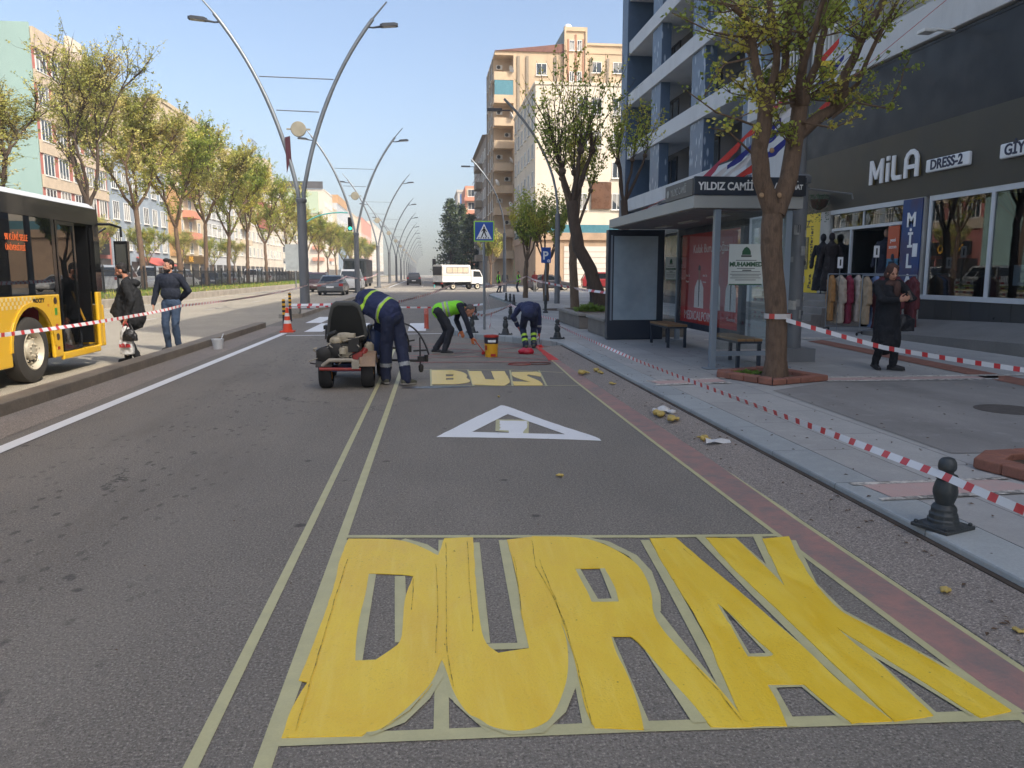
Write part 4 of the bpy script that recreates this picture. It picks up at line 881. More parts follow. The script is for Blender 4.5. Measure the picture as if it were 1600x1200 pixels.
# single lamp / camera posts on the right pavement
def single_lamp(label, loc, H=9.5, s=-1):
    t = thing('street_lamp', label, 'street lamp', loc)
    b = MB(); b.tube([(0, 0, 0), (0, 0, H*.45)], [.14, .12], 12); b.build('pole', M_LAMPG, t, smooth=40)
    b = MB(); b.tube(bez((0, 0, H*.45), (0, 0, H*.75), (s*2.6, 0, H), 10), [.06]*11, 8); arm = b.build('arm', M_GALV, t, smooth=40)
    b = MB(); b.at((s*2.3, 0, H*.945)); b.tube([(0, 0, 0), (s*.4, 0, 0)], .03, 6); b.box(min(s*.4, s*1.1), max(s*.4, s*1.1), -.13, .13, -.03, .07); b.build('lamp_head', M_LHEAD, arm)
    return t
single_lamp('single curved street lamp rising beside the white annex building', (6.4, 37.5, .13), 9.6); single_lamp('farther single curved street lamp in front of the cream block', (6.3, 62.0, .13), 10.3)
# the wide grey pole behind the near tree
gp = thing('utility_pole', 'wide grey steel pole plastered with torn stickers behind the near tree', 'pole', (6.19, 12.45, .13))
b = MB(); b.tube([(0, 0, 0), (0, 0, 2.9)], [.14, .13], 18); b.tube([(0, 0, 2.9), (0, 0, 5.6)], [.085, .07], 14); b.lathe([(.16, 2.94), (.17, 2.98), (.17, 3.05), (.13, 3.08)], 18); b.box(-.28, .28, -.28, .28, -.1, .22); b.build('pole', M_LAMPG, gp, smooth=40)
b = MB(); b.tube([(.1, -.02, 2.86), (.9, -.02, 2.78), (.92, -.02, 2.7)], .016, 6); b.build('bracket', M_LAMPG, gp)
b = MB(); rs = random.Random(5)
for k in range(14):
    a = -PI/2+rs.uniform(-1., 1.); z = rs.uniform(.5, 2.2); w_ = rs.uniform(.04, .1)/.146; h = rs.uniform(.06, .16)
    b.mat(k % 3).add([(.152*math.cos(a+q), .152*math.sin(a+q), zz) for q, zz in ((-w_/2, z), (0, z), (w_/2, z), (w_/2, z+h), (0, z+h), (-w_/2, z+h))], [(0, 1, 4, 5), (1, 2, 3, 4)])
b.build('sticker', [mk('sticker_grey', '8b8c8a', .7, .2, 9), mk('sticker_pale', 'a3a19a', .7, .2, 9), mk('sticker_dark', '4c4f52', .7, .2, 9)], gp); gp.children[-1]['kind'] = 'stuff'
# bollards
M_IRON = mk('cast_iron', '3a3f41', .5, .2, 6, metal=.3, dirt=.15, bump=.003)
def bollard_mesh():
    b = MB(); n = 8
    b.box(-.128, .128, -.115, .115, 0, .022); b.lathe([(.115, .022), (.1, .032), (.088, .034), (.088, .055), (.08, .058), (.08, .085), (.074, .09), (.07, .1), (.072, .118), (.06, .135), (.05, .145)], 10)
    b.lathe([(.046, .14), (.056, .17), (.066, .205), (.066, .23), (.058, .265), (.05, .285), (.047, .29), (.058, .296), (.061, .306), (.058, .316), (.04, .322), (.036, .33), (.037, .338), (.046, .346), (.05, .36), (.049, .378), (.046, .395), (.036, .411), (.02, .418), (.003, .42)], 18)
    for x in (-.108, .108):
        for y in (-.095, .095): b.at((x, y, .022)); b.lathe([(.012, 0), (.012, .015), (.004, .018)], 6)
    b.at(); return b
bl = tag(bollard_mesh().build('bollard', M_IRON, smooth=35, bevel=.004), 'nearest dark cast iron bollard on the kerb in the right foreground', 'bollard', 'cast iron bollards along the kerb'); bl.location = (2.98, 4.02, .13); bl.rotation_euler = (0, 0, .35); bl.scale = (1, 1, 1.0)
for x, y, l in ((2.95, 17.2, 'dark bollard on the kerb corner right of the worker in navy overalls'), (1.9, 18.5, 'dark bollard between the crossing sign pole and the worker in navy overalls'), (1.13, 19.2, 'dark bollard behind the head of the worker in the bright vest'),
                (1.55, 24.6, 'dark bollard with tape on it just left of the crossing sign pole'), (2.7, 24.7, 'dark bollard with tape on it right of the crossing sign pole'), (4.0, 35.2, 'dark bollard at the foot of the grey lamp, right of the distant three'), (4.25, 41.0, 'leftmost of three distant dark bollards by the lay-by'), (4.3, 39.5, 'middle one of three distant dark bollards by the lay-by'), (4.32, 38.0, 'rightmost of three distant dark bollards by the lay-by')):
    o = bl.copy(); COL.objects.link(o); o.location = (x, y, .13); o['label'] = l; o.rotation_euler = (0, 0, x*3); o.scale = (1.05, 1.05, 1.06)
# crossing sign
M_SBLUE = mk('sign_blue', '154a9c', .45, .04); M_SGREEN = mk('sign_fluorescent_edge', '93c84a', .5, .04); M_SWHITE = mk('sign_face_white', 'dfe3e4', .5, .03); M_SBLACK = mk('sign_face_black', '15171a', .5, .03)
cs = thing('crossing_sign', 'blue pedestrian crossing sign with a green edge on a grey pole', 'sign', (1.52, 20.25, .13))
b = MB(); b.tube([(0, 0, 0), (0, 0, 2.85)], .035, 12); b.build('pole', M_GALV, cs, smooth=40)
b = MB(); b.box(-.265, .265, -.06, -.045, 2.28, 2.81); pl = b.build('sign_plate', M_SGREEN, cs, bevel=.006)
b = MB(); b.box(-.235, .235, -.063, -.0602, 2.31, 2.78); b.build('sign_face', M_SBLUE, pl)
b = MB(); b.ext([(-.2, -.0632, 2.35), (.2, -.0632, 2.35), (0, -.0632, 2.74)], (0, -.003, 0)); b.build('triangle', M_SWHITE, pl)
b = MB(); Y0 = -.067
def fl(*p): b.ext([(x, Y0, 2.35+z) for x, z in p], (0, -.002, 0))
b.ell((0, Y0, 2.645), (.022, .004, .024)); fl((-.03, .17), (.03, .17), (.028, .27), (-.028, .27)); fl((-.028, .26), (-.075, .19), (-.06, .18), (-.02, .235)); fl((.028, .26), (.02, .235), (.06, .17), (.075, .185)); fl((-.03, .175), (-.08, .05), (-.05, .05), (.0, .165)); fl((.03, .175), (0, .165), (.05, .05), (.08, .05))
for x in (-.16, -.1, -.03, .03, .1): fl((x, .012), (x+.032, .012), (x+.03-x*.1, .045), (x+.004-x*.1, .045))
b.build('pictogram', M_SBLACK, pl)
pp = thing('parking_sign', 'small blue sign with a white P on a grey pole', 'sign', (4.45, 28.6, .13))
b = MB(); b.tube([(0, 0, 0), (0, 0, 2.4)], .03, 10); b.build('pole', M_GALV, pp, smooth=40); b = MB(); b.box(-.18, .18, -.05, -.035, 1.85, 2.42); pl = b.build('sign_plate', M_SBLUE, pp); b = MB(); text_mb(b, 'P', .42, (-.13, -.052, 1.98), (1, 0, 0), UPV, .004, bold=.01); b.lathe([(.001, 0), (.001, 0)], 3) if 0 else text_mb(b, 'o', .2, (.04, -.052, 1.88), (1, 0, 0), UPV, .004, bold=.006); b.build('lettering', M_SWHITE, pl)
b = MB(); b.lathe([(.1, 0), (.1, .05), (.05, .08), (.05, .3), (.07, .34), (.05, .6), (.036, .66)], 10); b.build('base', M_IRON, pp, smooth=40)
# ---------------------------------------------------------------- traffic signals
M_GRN = emit('signal_green', '2ff0c0', 1.6); M_TGREEN = mk('signal_arm_green', '4fa09a', .5, .08)
def signal_head(mb, c, s=1.):
    mb.at(c, 0, 0, 0, (s, s, s)); mb.mat(0).box(-.15, .15, -.1, .1, 0, .95)
    for i, z in enumerate((.17, .47, .77)):
        mb.mat(2 if i == 0 else 1); old = mb.M.copy(); mb.M = old @ Matrix.Translation((0, -.1, z)) @ Matrix.Rotation(PI/2, 4, 'X'); mb.lathe([(.11, 0), (.11, .02), (.03, .05)], 12); mb.M = old
        mb.mat(0).box(-.13, .13, -.26, -.1, z+.11, z+.125)
    mb.at()
def signal(label, loc, heads, pole=None, arm=None):
    t = thing('traffic_signal', label, 'traffic light', loc)
    if pole: b = MB(); b.tube([(0, 0, 0), (0, 0, pole)], .07, 10); b.build('pole', M_TGREEN, t, smooth=40)
    if arm: b = MB(); b.tube(arm, .06, 8); b.build('arm', M_TGREEN, t, smooth=40)
    for c in heads:
        b = MB(); signal_head(b, c, 1.25); b.build('signal_head', [M_SBLACK, mk('signal_lens_off', '2a2422', .3, .1), M_GRN], t)
    return t
signal('green traffic light on a curved teal mast over the left lanes', (-11.3, 72, 0), [(0, -.15, 2.2), (4.6, -.15, 5.4)], 5.5, bez((0, 0, 5.5), (1.5, 0, 7.2), (4.4, 0, 7.0), 8)); signal('green traffic light beside the white pickup truck', (.95, 87, 0), [(0, -.15, 2.0)], 3.0)
sp_ = thing('notice_board', 'pale grey board on a thin post beside the nearest street lamp', 'sign', (-10.4, 64, .3)); b = MB(); b.box(-.75, .75, -.05, .05, 1.5, 3.6); b.build('panel', mk('board_grey', '9aa0a0', .5, .15, 2.), sp_); b = MB(); b.tube([(0, 0, 0), (0, 0, 1.5)], .05, 8); b.build('pole', M_GALV, sp_)
# ---------------------------------------------------------------- traffic cone, marker posts, bucket
M_CONE = mk('cone_orange', 'd8451f', .5, .06); M_CONEW = mk('cone_white', 'd8d6d0', .5, .05)
tc = thing('traffic_cone', 'orange and white striped traffic cone on the white edge line', 'traffic cone', (-3.8, 21.7, 0))
b = MB(); b.mat(0).box(-.2, .2, -.2, .2, 0, .04); pr = [(.15, .04), (.115, .26), (.115, .2601), (.095, .36), (.095, .3601), (.075, .48), (.075, .4801), (.058, .58), (.058, .5801), (.035, .74), (.03, .75)]
for i in range(len(pr)-1): b.mat(1 if i in (2, 6) else 0).lathe([pr[i], pr[i+1]], 16) if abs(pr[i][1]-pr[i+1][1]) > .001 else None
b.build('cone_body', [M_CONE, M_CONEW], tc, smooth=40); tc.scale = (.9, .9, .9)
M_YB = NT('black_yellow_bands'); t = M_YB; z_ = t.sep()[2]; t.base(t.mix(t.math('GREATER_THAN', t.math('FRACT', t.math('MULTIPLY', z_, 7.5)), .5), lin('d9a41f'), lin('1c1b1a'))); t.rough(.5); M_YB = t.m
def marker(label, loc, h=.75):
    t = thing('marker_post', label, 'post', loc, 0, 'black and yellow marker posts at the crossing'); b = MB(); b.lathe([(.07, 0), (.06, .02), (.05, .04), (.045, h*.45)], 12); b.build('post', M_SBLACK, t, smooth=40); b = MB(); b.lathe([(.047, h*.45), (.047, h)], 12); b.build('band', M_YB, t, smooth=40); return t
marker('black and yellow marker post beside the nearest street lamp', (-4.55, 26.6, 0), .95); marker('black and yellow marker post hidden behind the traffic cone', (-4.15, 23.2, 0), .85)
M_RPOST = mk('red_post_plastic', 'a8452f', .5, .1)
rp = thing('marker_post', 'red flexible marker post left of the worker in the bright vest', 'post', (.0, 22.6, 0)); b = MB(); b.lathe([(.08, 0), (.07, .03), (.065, .04), (.065, .42)], 12); b.build('post', M_RPOST, rp, smooth=40); b = MB(); b.lathe([(.067, .42), (.067, .62), (.05, .64)], 12); b.build('band', mk('red_white_band', 'b0655a', .5, .3, 12.), rp, smooth=40)
gb_ = thing('median_box', 'low grey concrete block beside the nearest street lamp', 'concrete block', (-4.85, 28.7, .15)); b = MB(); b.box(-.3, .3, -.25, .25, 0, .28); b.build('block', M_CONC, gb_, bevel=.02)
bk = thing('bucket', 'small white plastic bucket with a stick beside the median kerb', 'bucket', (-4.42, 16.9, .004)); b = MB(); b.lathe([(.09, 0), (.125, .2), (.13, .2), (.13, .215), (.118, .215), (.085, .02)], 18); b.build('pail', mk('bucket_white', 'c9cdd0', .45, .08, 5.), bk, smooth=40); b = MB(); b.tube([(.0, 0, .05), (.12, .02, .32)], .012, 6); b.build('stick', M_SWHITE, bk)
pb = thing('paint_bucket', 'yellow and black paint bucket with a red rim on the road between two workers', 'paint bucket', (1.24, 14.75, 0))
b = MB(); b.mat(0).lathe([(.12, 0), (.133, .26)], 20); b.mat(1).lathe([(.1335, .26), (.14, .4)], 20); b.mat(2).lathe([(.146, .385), (.148, .42), (.13, .42), (.12, .36)], 20); b.build('bucket_body', [mk('bucket_yellow', 'd09a1c', .4, .06), mk('bucket_dark', '262335', .4, .05), mk('bucket_red', 'a83226', .4, .1, 9)], pb, smooth=40)
b = MB()
for k, (a, z, w_, h) in enumerate(((-PI/2, .29, .16, .045), (-PI/2-.9, .14, .05, .09), (-PI/2+.2, .02, .1, .05))): b.mat(0 if k == 0 else 1).add([(.142*math.cos(a+q), .142*math.sin(a+q), zz) for q, zz in ((-w_*3.5, z), (0, z), (w_*3.5, z), (w_*3.5, z+h), (0, z+h), (-w_*3.5, z+h))], [(0, 1, 4, 5), (1, 2, 3, 4)])
b.build('print', [M_SWHITE, mk('paint_red', 'a02a1e', .5, .1)], pb)
rt = thing('paint_tray', 'crumpled red plastic sheet with wet paint by the end of the red band', 'paint tray', (2.02, 15.2, .0)); b = MB()
for i in range(7): b.ell((rng.uniform(-.13, .13), rng.uniform(-.06, .06), .05), (.1, .07, .05+.03*rng.random()), 10, 6)
remesh(b, 'crumpled_sheet', mk('red_plastic', 'b01f33', .35, .1, 12), rt, .012, 1, .012, 22)
for i, (x, y, m) in enumerate(((1.62, 13.35, 'ring_red'), (1.98, 13.4, 'ring_dark'))):
    b = MB(); b.tube([(.2*math.cos(a), .15*math.sin(a), .012) for a in [2*PI*k/24 for k in range(25)]], .01, 6, False); o = b.build('tape_ring', mk(m, '8a3b2e' if i == 0 else '5c3a32', .5, .1)); o.location = (x, y, .006); tag(o, ['loose red ring of tape lying on the road beyond the word BUS', 'darker brown ring of tape lying beside the red one'][i], 'tape ring')
# ---------------------------------------------------------------- bus shelter
M_SHGREY = mk('shelter_grey_paint', '7f8b95', .45, .06, 1., metal=.25, dirt=.12); M_SHLT = mk('shelter_roof_edge', '9a9c98', .5, .06, 1.); M_SHNAVY = mk('shelter_navy', '1f2a38', .45, .06); M_SHIN = mk('shelter_soffit', '6a6867', .6, .05)
M_CLR = glassmat('clear_glass', (.86, .9, .9), .9); M_PGL = glassmat('poster_glass', (.98, .98, .98), .8)
sh = thing('bus_shelter', 'grey bus shelter with a name board, red poster wall and tall navy light box', 'bus shelter', (0, 0, .13))
b = MB(); b.mat(0).box(4.0, 5.72, 11.38, 16.75, 2.44, 2.625); b.mat(1).box(4.06, 5.66, 11.44, 16.69, 2.425, 2.439); b.build('roof', [M_SHLT, M_SHIN], sh, bevel=.012)
boxes(sh, 'ceiling_lamp', M_SHLT, [(4.8, 4.95, 12.2+1.5*i, 13.0+1.5*i, 2.4, 2.424) for i in range(3)])
def post(x, y, w=.04, z1=2.44):
    b = MB(); b.box(x-w, x+w, y-w, y+w, .0, z1); b.box(x-.13, x+.13, y-.1, y+.1, 0, .018); b.build('post', M_SHGREY, sh, bevel=.008)
post(4.4, 11.45, .047, 2.425); post(5.55, 11.5, .05, 2.425); post(5.55, 14.0, .04, 2.425) if 0 else None; post(5.55, 16.6, .05, 2.425)
b = MB(); b.box(4.448, 5.499, 11.42, 11.48, .2, .27); b.build('rail', M_SHGREY, sh)
b = MB(); b.box(4.46, 5.49, 11.447, 11.455, .3, 2.4); b.build('glass_panel', M_CLR, sh)
b = MB(); b.box(5.56, 5.568, 11.56, 12.85, .35, 2.38); b.build('glass_panel', M_CLR, sh)
b = MB(); b.box(5.24, 5.5, 16.62, 16.63, .2, 2.4); b.build('glass_panel', M_CLR, sh)
# name boards
b = MB(); b.box(4.0, 5.75, 11.36, 11.42, 2.63, 2.9); nb = b.build('name_board', M_SHNAVY, sh, bevel=.006)
b = MB(); text_mb(b, 'YILDIZ CAMİİ DURAĞI', .158, (4.06, 11.355, 2.705), (1, 0, 0), UPV, .008, bold=.004, sx=.86); b.build('lettering', M_SIGNW, nb)
b = MB(); b.box(3.99, 4.05, 11.425, 12.75, 2.63, 2.88); nb = b.build('name_board', mk('name_board_side', '5a5955', .6, .1), sh, bevel=.006)
b = MB(); text_mb(b, 'YILDIZ CAMİİ', .15, (3.986, 12.45, 2.7), RD, UPV, .006, sx=.8); b.build('lettering', M_SHLT, nb); b = MB(); b.at((3.987, 12.6, 2.75), 0, 0, PI/2); b.lathe([(.06, -.003), (.06, .003)], 12); b.build('emblem', M_SHLT, nb)
# dark round sign at the right end
b = MB(); b.box(5.42, 5.72, 11.33, 11.358, 2.62, 2.93); eb = b.build('end_sign', mk('end_sign_dark', '171b24', .5, .05), sh, bevel=.06); b = MB(); text_mb(b, 'TİHAT', .1, (5.43, 11.325, 2.72), (1, 0, 0), UPV, .006, bold=.003, sx=.8); b.ext([(5.5, 11.327, 2.83), (5.6, 11.327, 2.83), (5.55, 11.327, 2.88)], (0, -.004, 0)); b.build('lettering', M_SIGNW, eb)
# light box
lb = MB(); lb.box(4.0, 5.28, 16.8, 17.02, .0, 2.42); bx = lb.build('light_box', M_SHNAVY, sh, bevel=.015)
t = NT('blank_light_panel'); t.base(t.mix(t.ramp(t.noise(1.5, 5, .6), .3, .7), lin('9fb0ba'), lin('8496a0'))); t.rough(.25)
b = MB(); b.box(4.13, 5.12, 16.785, 16.799, .44, 2.28); b.build('panel', t.m, bx); b = MB(); b.box(4.06, 4.1, 16.79, 16.799, .43, 2.3); b.build('frame', M_SHGREY, bx)
# red poster wall
b = MB(); b.box(5.47, 5.56, 12.95, 16.45, .33, .45); b.box(5.47, 5.56, 12.95, 16.45, 2.27, 2.4); b.box(5.47, 5.56, 12.95, 13.1, .452, 2.268); b.box(5.47, 5.56, 16.3, 16.45, .452, 2.268); pf = b.build('poster_frame', M_SHNAVY, sh)
M_POST = mk('poster_red', 'c24a42', .5, .1, .8); M_POSTL = mk('poster_bright_red', 'd8352e', .5, .06); M_PCOAT = mk('print_white_coat', 'f0ece6', .6, .05); M_PSKIN = mk('print_skin', 'a9765c', .6, .05); M_PHAIR = mk('print_hair', '2a1f1c', .6, .05)
b = MB(); b.mat(0).box(5.515, 5.54, 13.1, 16.3, .77, 2.268); b.mat(1).box(5.515, 5.54, 13.1, 16.3, .452, .769); b.build('poster', [M_POST, M_POSTL], pf)
def lay(mb, pts, d): mb.ext([(5.515-d, p[0], p[1]) for p in pts][::-1], (-.0012, 0, 0))
b = MB()
for y0, s in ((15.2, 1.), (14.3, .98), (13.55, .95)):
    b.mat(0); lay(b, [(y0+.27*s, .772), (y0-.27*s, .772), (y0-.25*s, 1.18), (y0-.1*s, 1.34), (y0+.1*s, 1.34), (y0+.25*s, 1.18)], .0012)
    b.mat(1); lay(b, [(y0+.05*math.sin(a)*1.0, 1.5+.1*math.cos(a)) for a in [2*PI*k/14 for k in range(14)]], .0026); lay(b, [(y0-.045, 1.3), (y0+.045, 1.3), (y0+.04, 1.42), (y0-.04, 1.42)], .0026)
    b.mat(2); lay(b, [(y0-.07, 1.53), (y0+.07, 1.53), (y0+.06, 1.61), (y0, 1.64), (y0-.06, 1.61)], .004); lay(b, [(y0-.02, .8), (y0+.02, .8), (y0+.03, 1.3), (y0-.03, 1.3)], .0026)
b.build('printed_doctors', [M_PCOAT, M_PSKIN, M_PHAIR], pf)
b = MB()
def ptxt(s, size, y, z, sx=1.): text_mb(b, s, size, (5.512, y, z), RD, UPV, .003, sx=sx)
ptxt('Kulak Burun Boğaz', .24, 15.6, 1.88); ptxt('MEDICALPOINT', .26, 16.05, .52, .95); ptxt('Prof. Dr.', .07, 16.0, 1.4); ptxt('Uzmanı', .06, 16.0, 1.28); ptxt('Prof. Dr.', .07, 15.0, 1.4); ptxt('Uzmanı', .06, 15.0, 1.28); ptxt('Gaziantep', .1, 13.7, .6)
b.build('lettering', M_PCOAT, pf)
b = MB(); b.box(5.48, 5.484, 13.1, 16.3, .452, 2.268); b.build('glass', M_PGL, pf)
# paper notices
M_PAPER = mk('notice_paper', 'c9cfc8', .6, .04); M_PGRN = mk('print_green', '2c5a3c', .6, .06); M_PDRK = mk('print_dark', '3a3f3a', .6, .05)
def notice(label, loc, rz, w, h, big=True):
    t = thing('notice', label, 'notice', loc, rz)
    b = MB(); b.box(-w/2, w/2, -.004, 0, 0, h); b.build('paper', M_PAPER, t)
    b = MB(); y = -.005; hh = h
    def r(x0, x1, z0, z1, m): b.mat(m).box(x0*w, x1*w, y-.001, y+.0008, z0*h, z1*h)
    b.mat(0).ext([(.0-.13*w, y, .74*h), (.13*w, y, .74*h), (.12*w, y, .83*h), (.07*w, y, .9*h), (0, y, .94*h), (-.07*w, y, .9*h), (-.12*w, y, .83*h)], (0, -.001, 0)); r(-.15, .15, .69, .73, 1)
    r(-.48, .48, -.0, .03, 0)
    for i, (x, z) in enumerate(((.3, .6), (.26, .4), (.42, .32), (.45, .26), (.4, .22), (.44, .17), (.3, .12))): r(-x, x, z, z+.014, 1)
    r(-.1, .16, .35, .375, 1)
    text_mb(b, 'MUHAMMED', .084*w/.5, (0, y-.001, .46*h), (1, 0, 0), UPV, .002, 0, 'CENTER', bold=.004); b.build('print', [M_PGRN, M_PDRK], t)
    return t
notice('white notice with a green dome print and MUHAMMED on the shelter end glass', (4.88, 11.44, 1.42), 0, .55, .62)
notice('pale notice on the glass between the light box and the red poster', (5.37, 16.61, 1.45), 0, .24, .5, False)
o = tag((lambda m: m.box(-.06, .06, -.003, 0, 0, .16) and m.build('sticker', mk('sticker_orange', 'c8822f', .6, .05)))(MB()), 'small orange sticker beside the MUHAMMED notice', 'sticker'); o.location = (5.2, 11.444, 1.86)
# benches
M_WOOD = mk('bench_wood', '8a6a45', .6, .2, 6, fine=.3)
bt = thing('bench', 'wooden topped bench with dark steel legs near the shelter post', 'bench', (5.0, 12.05, .13))
b = MB()
for i in range(3): b.box(-.2+.137*i, -.2+.137*i+.128, -.62, .62, .42, .46)
b.build('seat', M_WOOD, bt, bevel=.006); b = MB(); b.box(-.2, .2, -.61, .61, .385, .418); b.build('seat_frame', M_SHNAVY, bt)
for x in (-.17, .17):
    for y in (-.57, .57): b = MB(); b.box(x-.025, x+.025, y-.025, y+.025, 0, .384); b.build('leg', M_SHNAVY, bt)
dup(bt, 'wooden topped bench with dark steel legs in front of the navy light box', (4.95, 15.4, .13))
# planters
pl = thing('planter', 'long low stone planter holding the leaning tree', 'planter', (0, 0, .13))
M_PLT = mk('planter_stone', '7d766d', .85, .2, 2.5, fine=.35, dirt=.45)
b = MB(); b.plan([(4.05, 20.2), (6.1, 20.2), (6.1, 23.4), (4.05, 23.4)], 0, .34); b.build('wall', M_PLT, pl, bevel=.015); b = MB(); b.box(4.0, 6.15, 20.15, 23.45, .343, .42); b.build('coping', M_CONC, pl, bevel=.01); b = MB(); b.box(4.2, 5.95, 20.35, 23.25, .4, .43); b.build('soil', M_DIRT, pl)
pl2 = thing('planter', 'shorter stone planter half hidden by the navy light box', 'planter', (0, 0, .13)); b = MB(); b.box(4.1, 6., 17.4, 19.3, 0, .36); b.build('wall', M_PLT, pl2, bevel=.015); b = MB(); b.box(4.05, 6.05, 17.35, 19.35, .363, .43); b.build('coping', M_CONC, pl2, bevel=.01)
def tuft(label, name, loc, n, r, h, m, cat='plant'):
    b = MB(); q = random.Random(n)
    for i in range(n):
        a = q.random()*2*PI; d = r*math.sqrt(q.random()); x, y = d*math.cos(a), d*math.sin(a); z = h*(.4+.6*q.random())*(1-.5*d/r); w_ = .02+.03*q.random(); c = q.random()*PI
        b.add([(x, y, 0), (x+w_*math.cos(c), y+w_*math.sin(c), z*.6), (x*1.3, y*1.3, z), (x-w_*math.cos(c), y-w_*math.sin(c), z*.6)], [(0, 1, 2, 3)])
    o = b.build(name, m); o.location = loc; return tag(o, label, cat)
tuft('low green plants along the near edge of the long planter', 'shrub', (4.55, 21.0, .55), 260, .45, .3, M_GRASS); tuft('green plants at the far side of the long planter', 'shrub', (5.2, 22.8, .55), 260, .5, .3, M_GRASS)
# tree pits with brick edging
M_BRICKE = mk('brick_edging', '8c5d4c', .8, .25, 5, fine=.35, dirt=.2)
def pit(label, loc, hw, hl, rz=0):
    t = thing('tree_pit', label, 'tree pit', loc, rz); P = [(-hw, -hl), (hw, -hl), (hw*1.15, hl*.6), (hw*.7, hl), (-hw*.7, hl), (-hw*1.15, hl*.6)] if 1 else 0
    I = [(x*(1-.16/hw), y*(1-.16/hl)) for x, y in P]; n = len(P); b = MB()
    for i in range(n):
        A, B_, C_, D_ = V(P[i]), V(P[(i+1) % n]), V(I[(i+1) % n]), V(I[i]); k = max(2, int((B_-A).length/.21))
        for j in range(k):
            f, g = (j+.03)/k, (j+.97)/k; b.plan([tuple(A.lerp(B_, f)), tuple(A.lerp(B_, g)), tuple(D_.lerp(C_, g)), tuple(D_.lerp(C_, f))], 0, .075+.006*((i*7+j*3) % 3))
    b.build('edging', M_BRICKE, t, bevel=.012); b = MB(); b.sheet([(x*.999, y*.999) for x, y in I], .022); b.build('soil', M_DIRT, t)
    return t
pit('brick edged tree pit round the nearest tree trunk', (4.8, 10.35, .13), .52, .62, .35)
pit('brick edged square pit at the right border of the pavement', (4.98, 5.05, .13), .72, .55, .12)
tuft('small green weeds in the brick pit at the right border', 'weeds', (5.0, 5.1, .15), 160, .4, .14, M_GRASS); tuft('few green weeds at the foot of the nearest tree', 'weeds', (4.62, 10.6, .15), 60, .2, .1, M_GRASS)
mh = MB(); mh.at((*G(1575, 640, .13), .13)); mh.lathe([(.33, 0), (.33, .004), (.29, .005), (.285, .003), (.05, .004)], 24); tag(mh.build('manhole_cover', mk('manhole_iron', '544e48', .7, .2, 12, bump=.004, bsc=60)), 'round iron manhole cover in the pavement', 'manhole')
mh = MB(); mh.at((5.6, 31.0, .13)); mh.lathe([(.9, 0), (.9, .02), (.7, .03)], 20); tag(mh.build('tree_pit', M_DIRT), 'round soil patch round the far pavement trees', 'tree pit')
# ---------------------------------------------------------------- dress shop goods
def garment(mb, x, w, h, t=.03, sl=True, flare=1.15, m=0):
    """coat on a hanger seen edge-on on a rail: local x along the rail, hanging down from z=0"""
    pts = [(-.03, .02), (-.2*w, -.03), (-.5*w, -.1), (-.62*w, -.55*h), (-.55*w, -.58*h), (-.43*w, -.25*h), (-.46*w*flare, -h), (.46*w*flare, -h), (.43*w, -.25*h), (.55*w, -.58*h), (.62*w, -.55*h), (.5*w, -.1), (.2*w, -.03), (.03, .02)]
    mb.mat(m).ext([(x-t/2, p[0], p[1]) for p in pts], (t, 0, 0))
def rack(label, loc, rz, L, H, cols, glabels):
    t = thing('clothes_rack', label, 'clothes rack', loc, rz); b = MB(); b.tube([(-L/2, 0, H), (L/2, 0, H)], .016, 8); b.build('rail', M_GALV, t)
    for s in (-1, 1): b = MB(); b.tube([(s*L/2, 0, .06), (s*L/2, 0, H)], .016, 8); b.build('upright', M_GALV, t); b = MB(); b.tube([(s*L/2, -.28, .06), (s*L/2, .28, .06)], .016, 8); b.ell((s*L/2, -.26, .035), (.03, .02, .035)); b.ell((s*L/2, .26, .035), (.03, .02, .035)); b.build('foot', M_SBLACK, t)
    b = MB(); b.tube([(-L/2, 0, .12), (L/2, 0, .12)], .012, 6); b.build('base_bar', M_GALV, t)
    M = Matrix.Translation(loc) @ Matrix.Rotation(rz, 4, 'Z')
    for i, (hexc, h, lb) in enumerate(cols):
        x = -L/2+.08+(L-.16)*i/(len(cols)-1); b = MB(); garment(b, 0, .44, h, .1); 
        o = remesh(b, 'coat', mk('cloth_'+hexc, hexc, .85, .12, 6, bump=.004), None, .018, 3, .03, 7)
        o.matrix_world = M @ Matrix.Translation((x, 0, H-.05)) @ Matrix.Rotation(rng.uniform(-.2, .2)+.75, 4, 'Z'); o.location = o.matrix_world.translation
        b = MB(); b.tube([(0, 0, .07), (0, .02, .03), (0, 0, 0)], .006, 5); hk = b.build('hanger', M_GALV, o)
        tag(o, lb, 'coat')
rack('chrome clothes rack of long coats at the foot of the shop steps', (10.85, 18.5, .13), -.8, 1.45, 1.45, [('9a6f3f', 1.15, 'camel brown coat at the left end of the clothes rack'), ('b3a48f', 1.2, 'beige coat second from the left on the rack'), ('7d2438', 1.2, 'wine red coat hanging between two beige coats'), ('b7a595', 1.15, 'pale beige coat right of the wine red coat'), ('252b40', 1.0, 'navy coat hanging left of the light blue coat'), ('6f83a8', 1.3, 'light blue hooded coat on the clothes rack'), ('a8875e', 1.1, 'tan coat at the right end of the left rack')], None)
rack('chrome clothes rack of wine red dresses behind the woman with the phone', (10.75, 17.0, .13), -.75, 1.15, 1.42, [('a08a6e', 1.1, 'tan coat at the left end of the right rack'), ('5a2326', 1.2, 'leftmost of the dark red dresses on the right rack'), ('5e2629', 1.25, 'middle one of the dark red dresses on the right rack'), ('612a2c', 1.25, 'rightmost dark red dress on the right rack')], None)
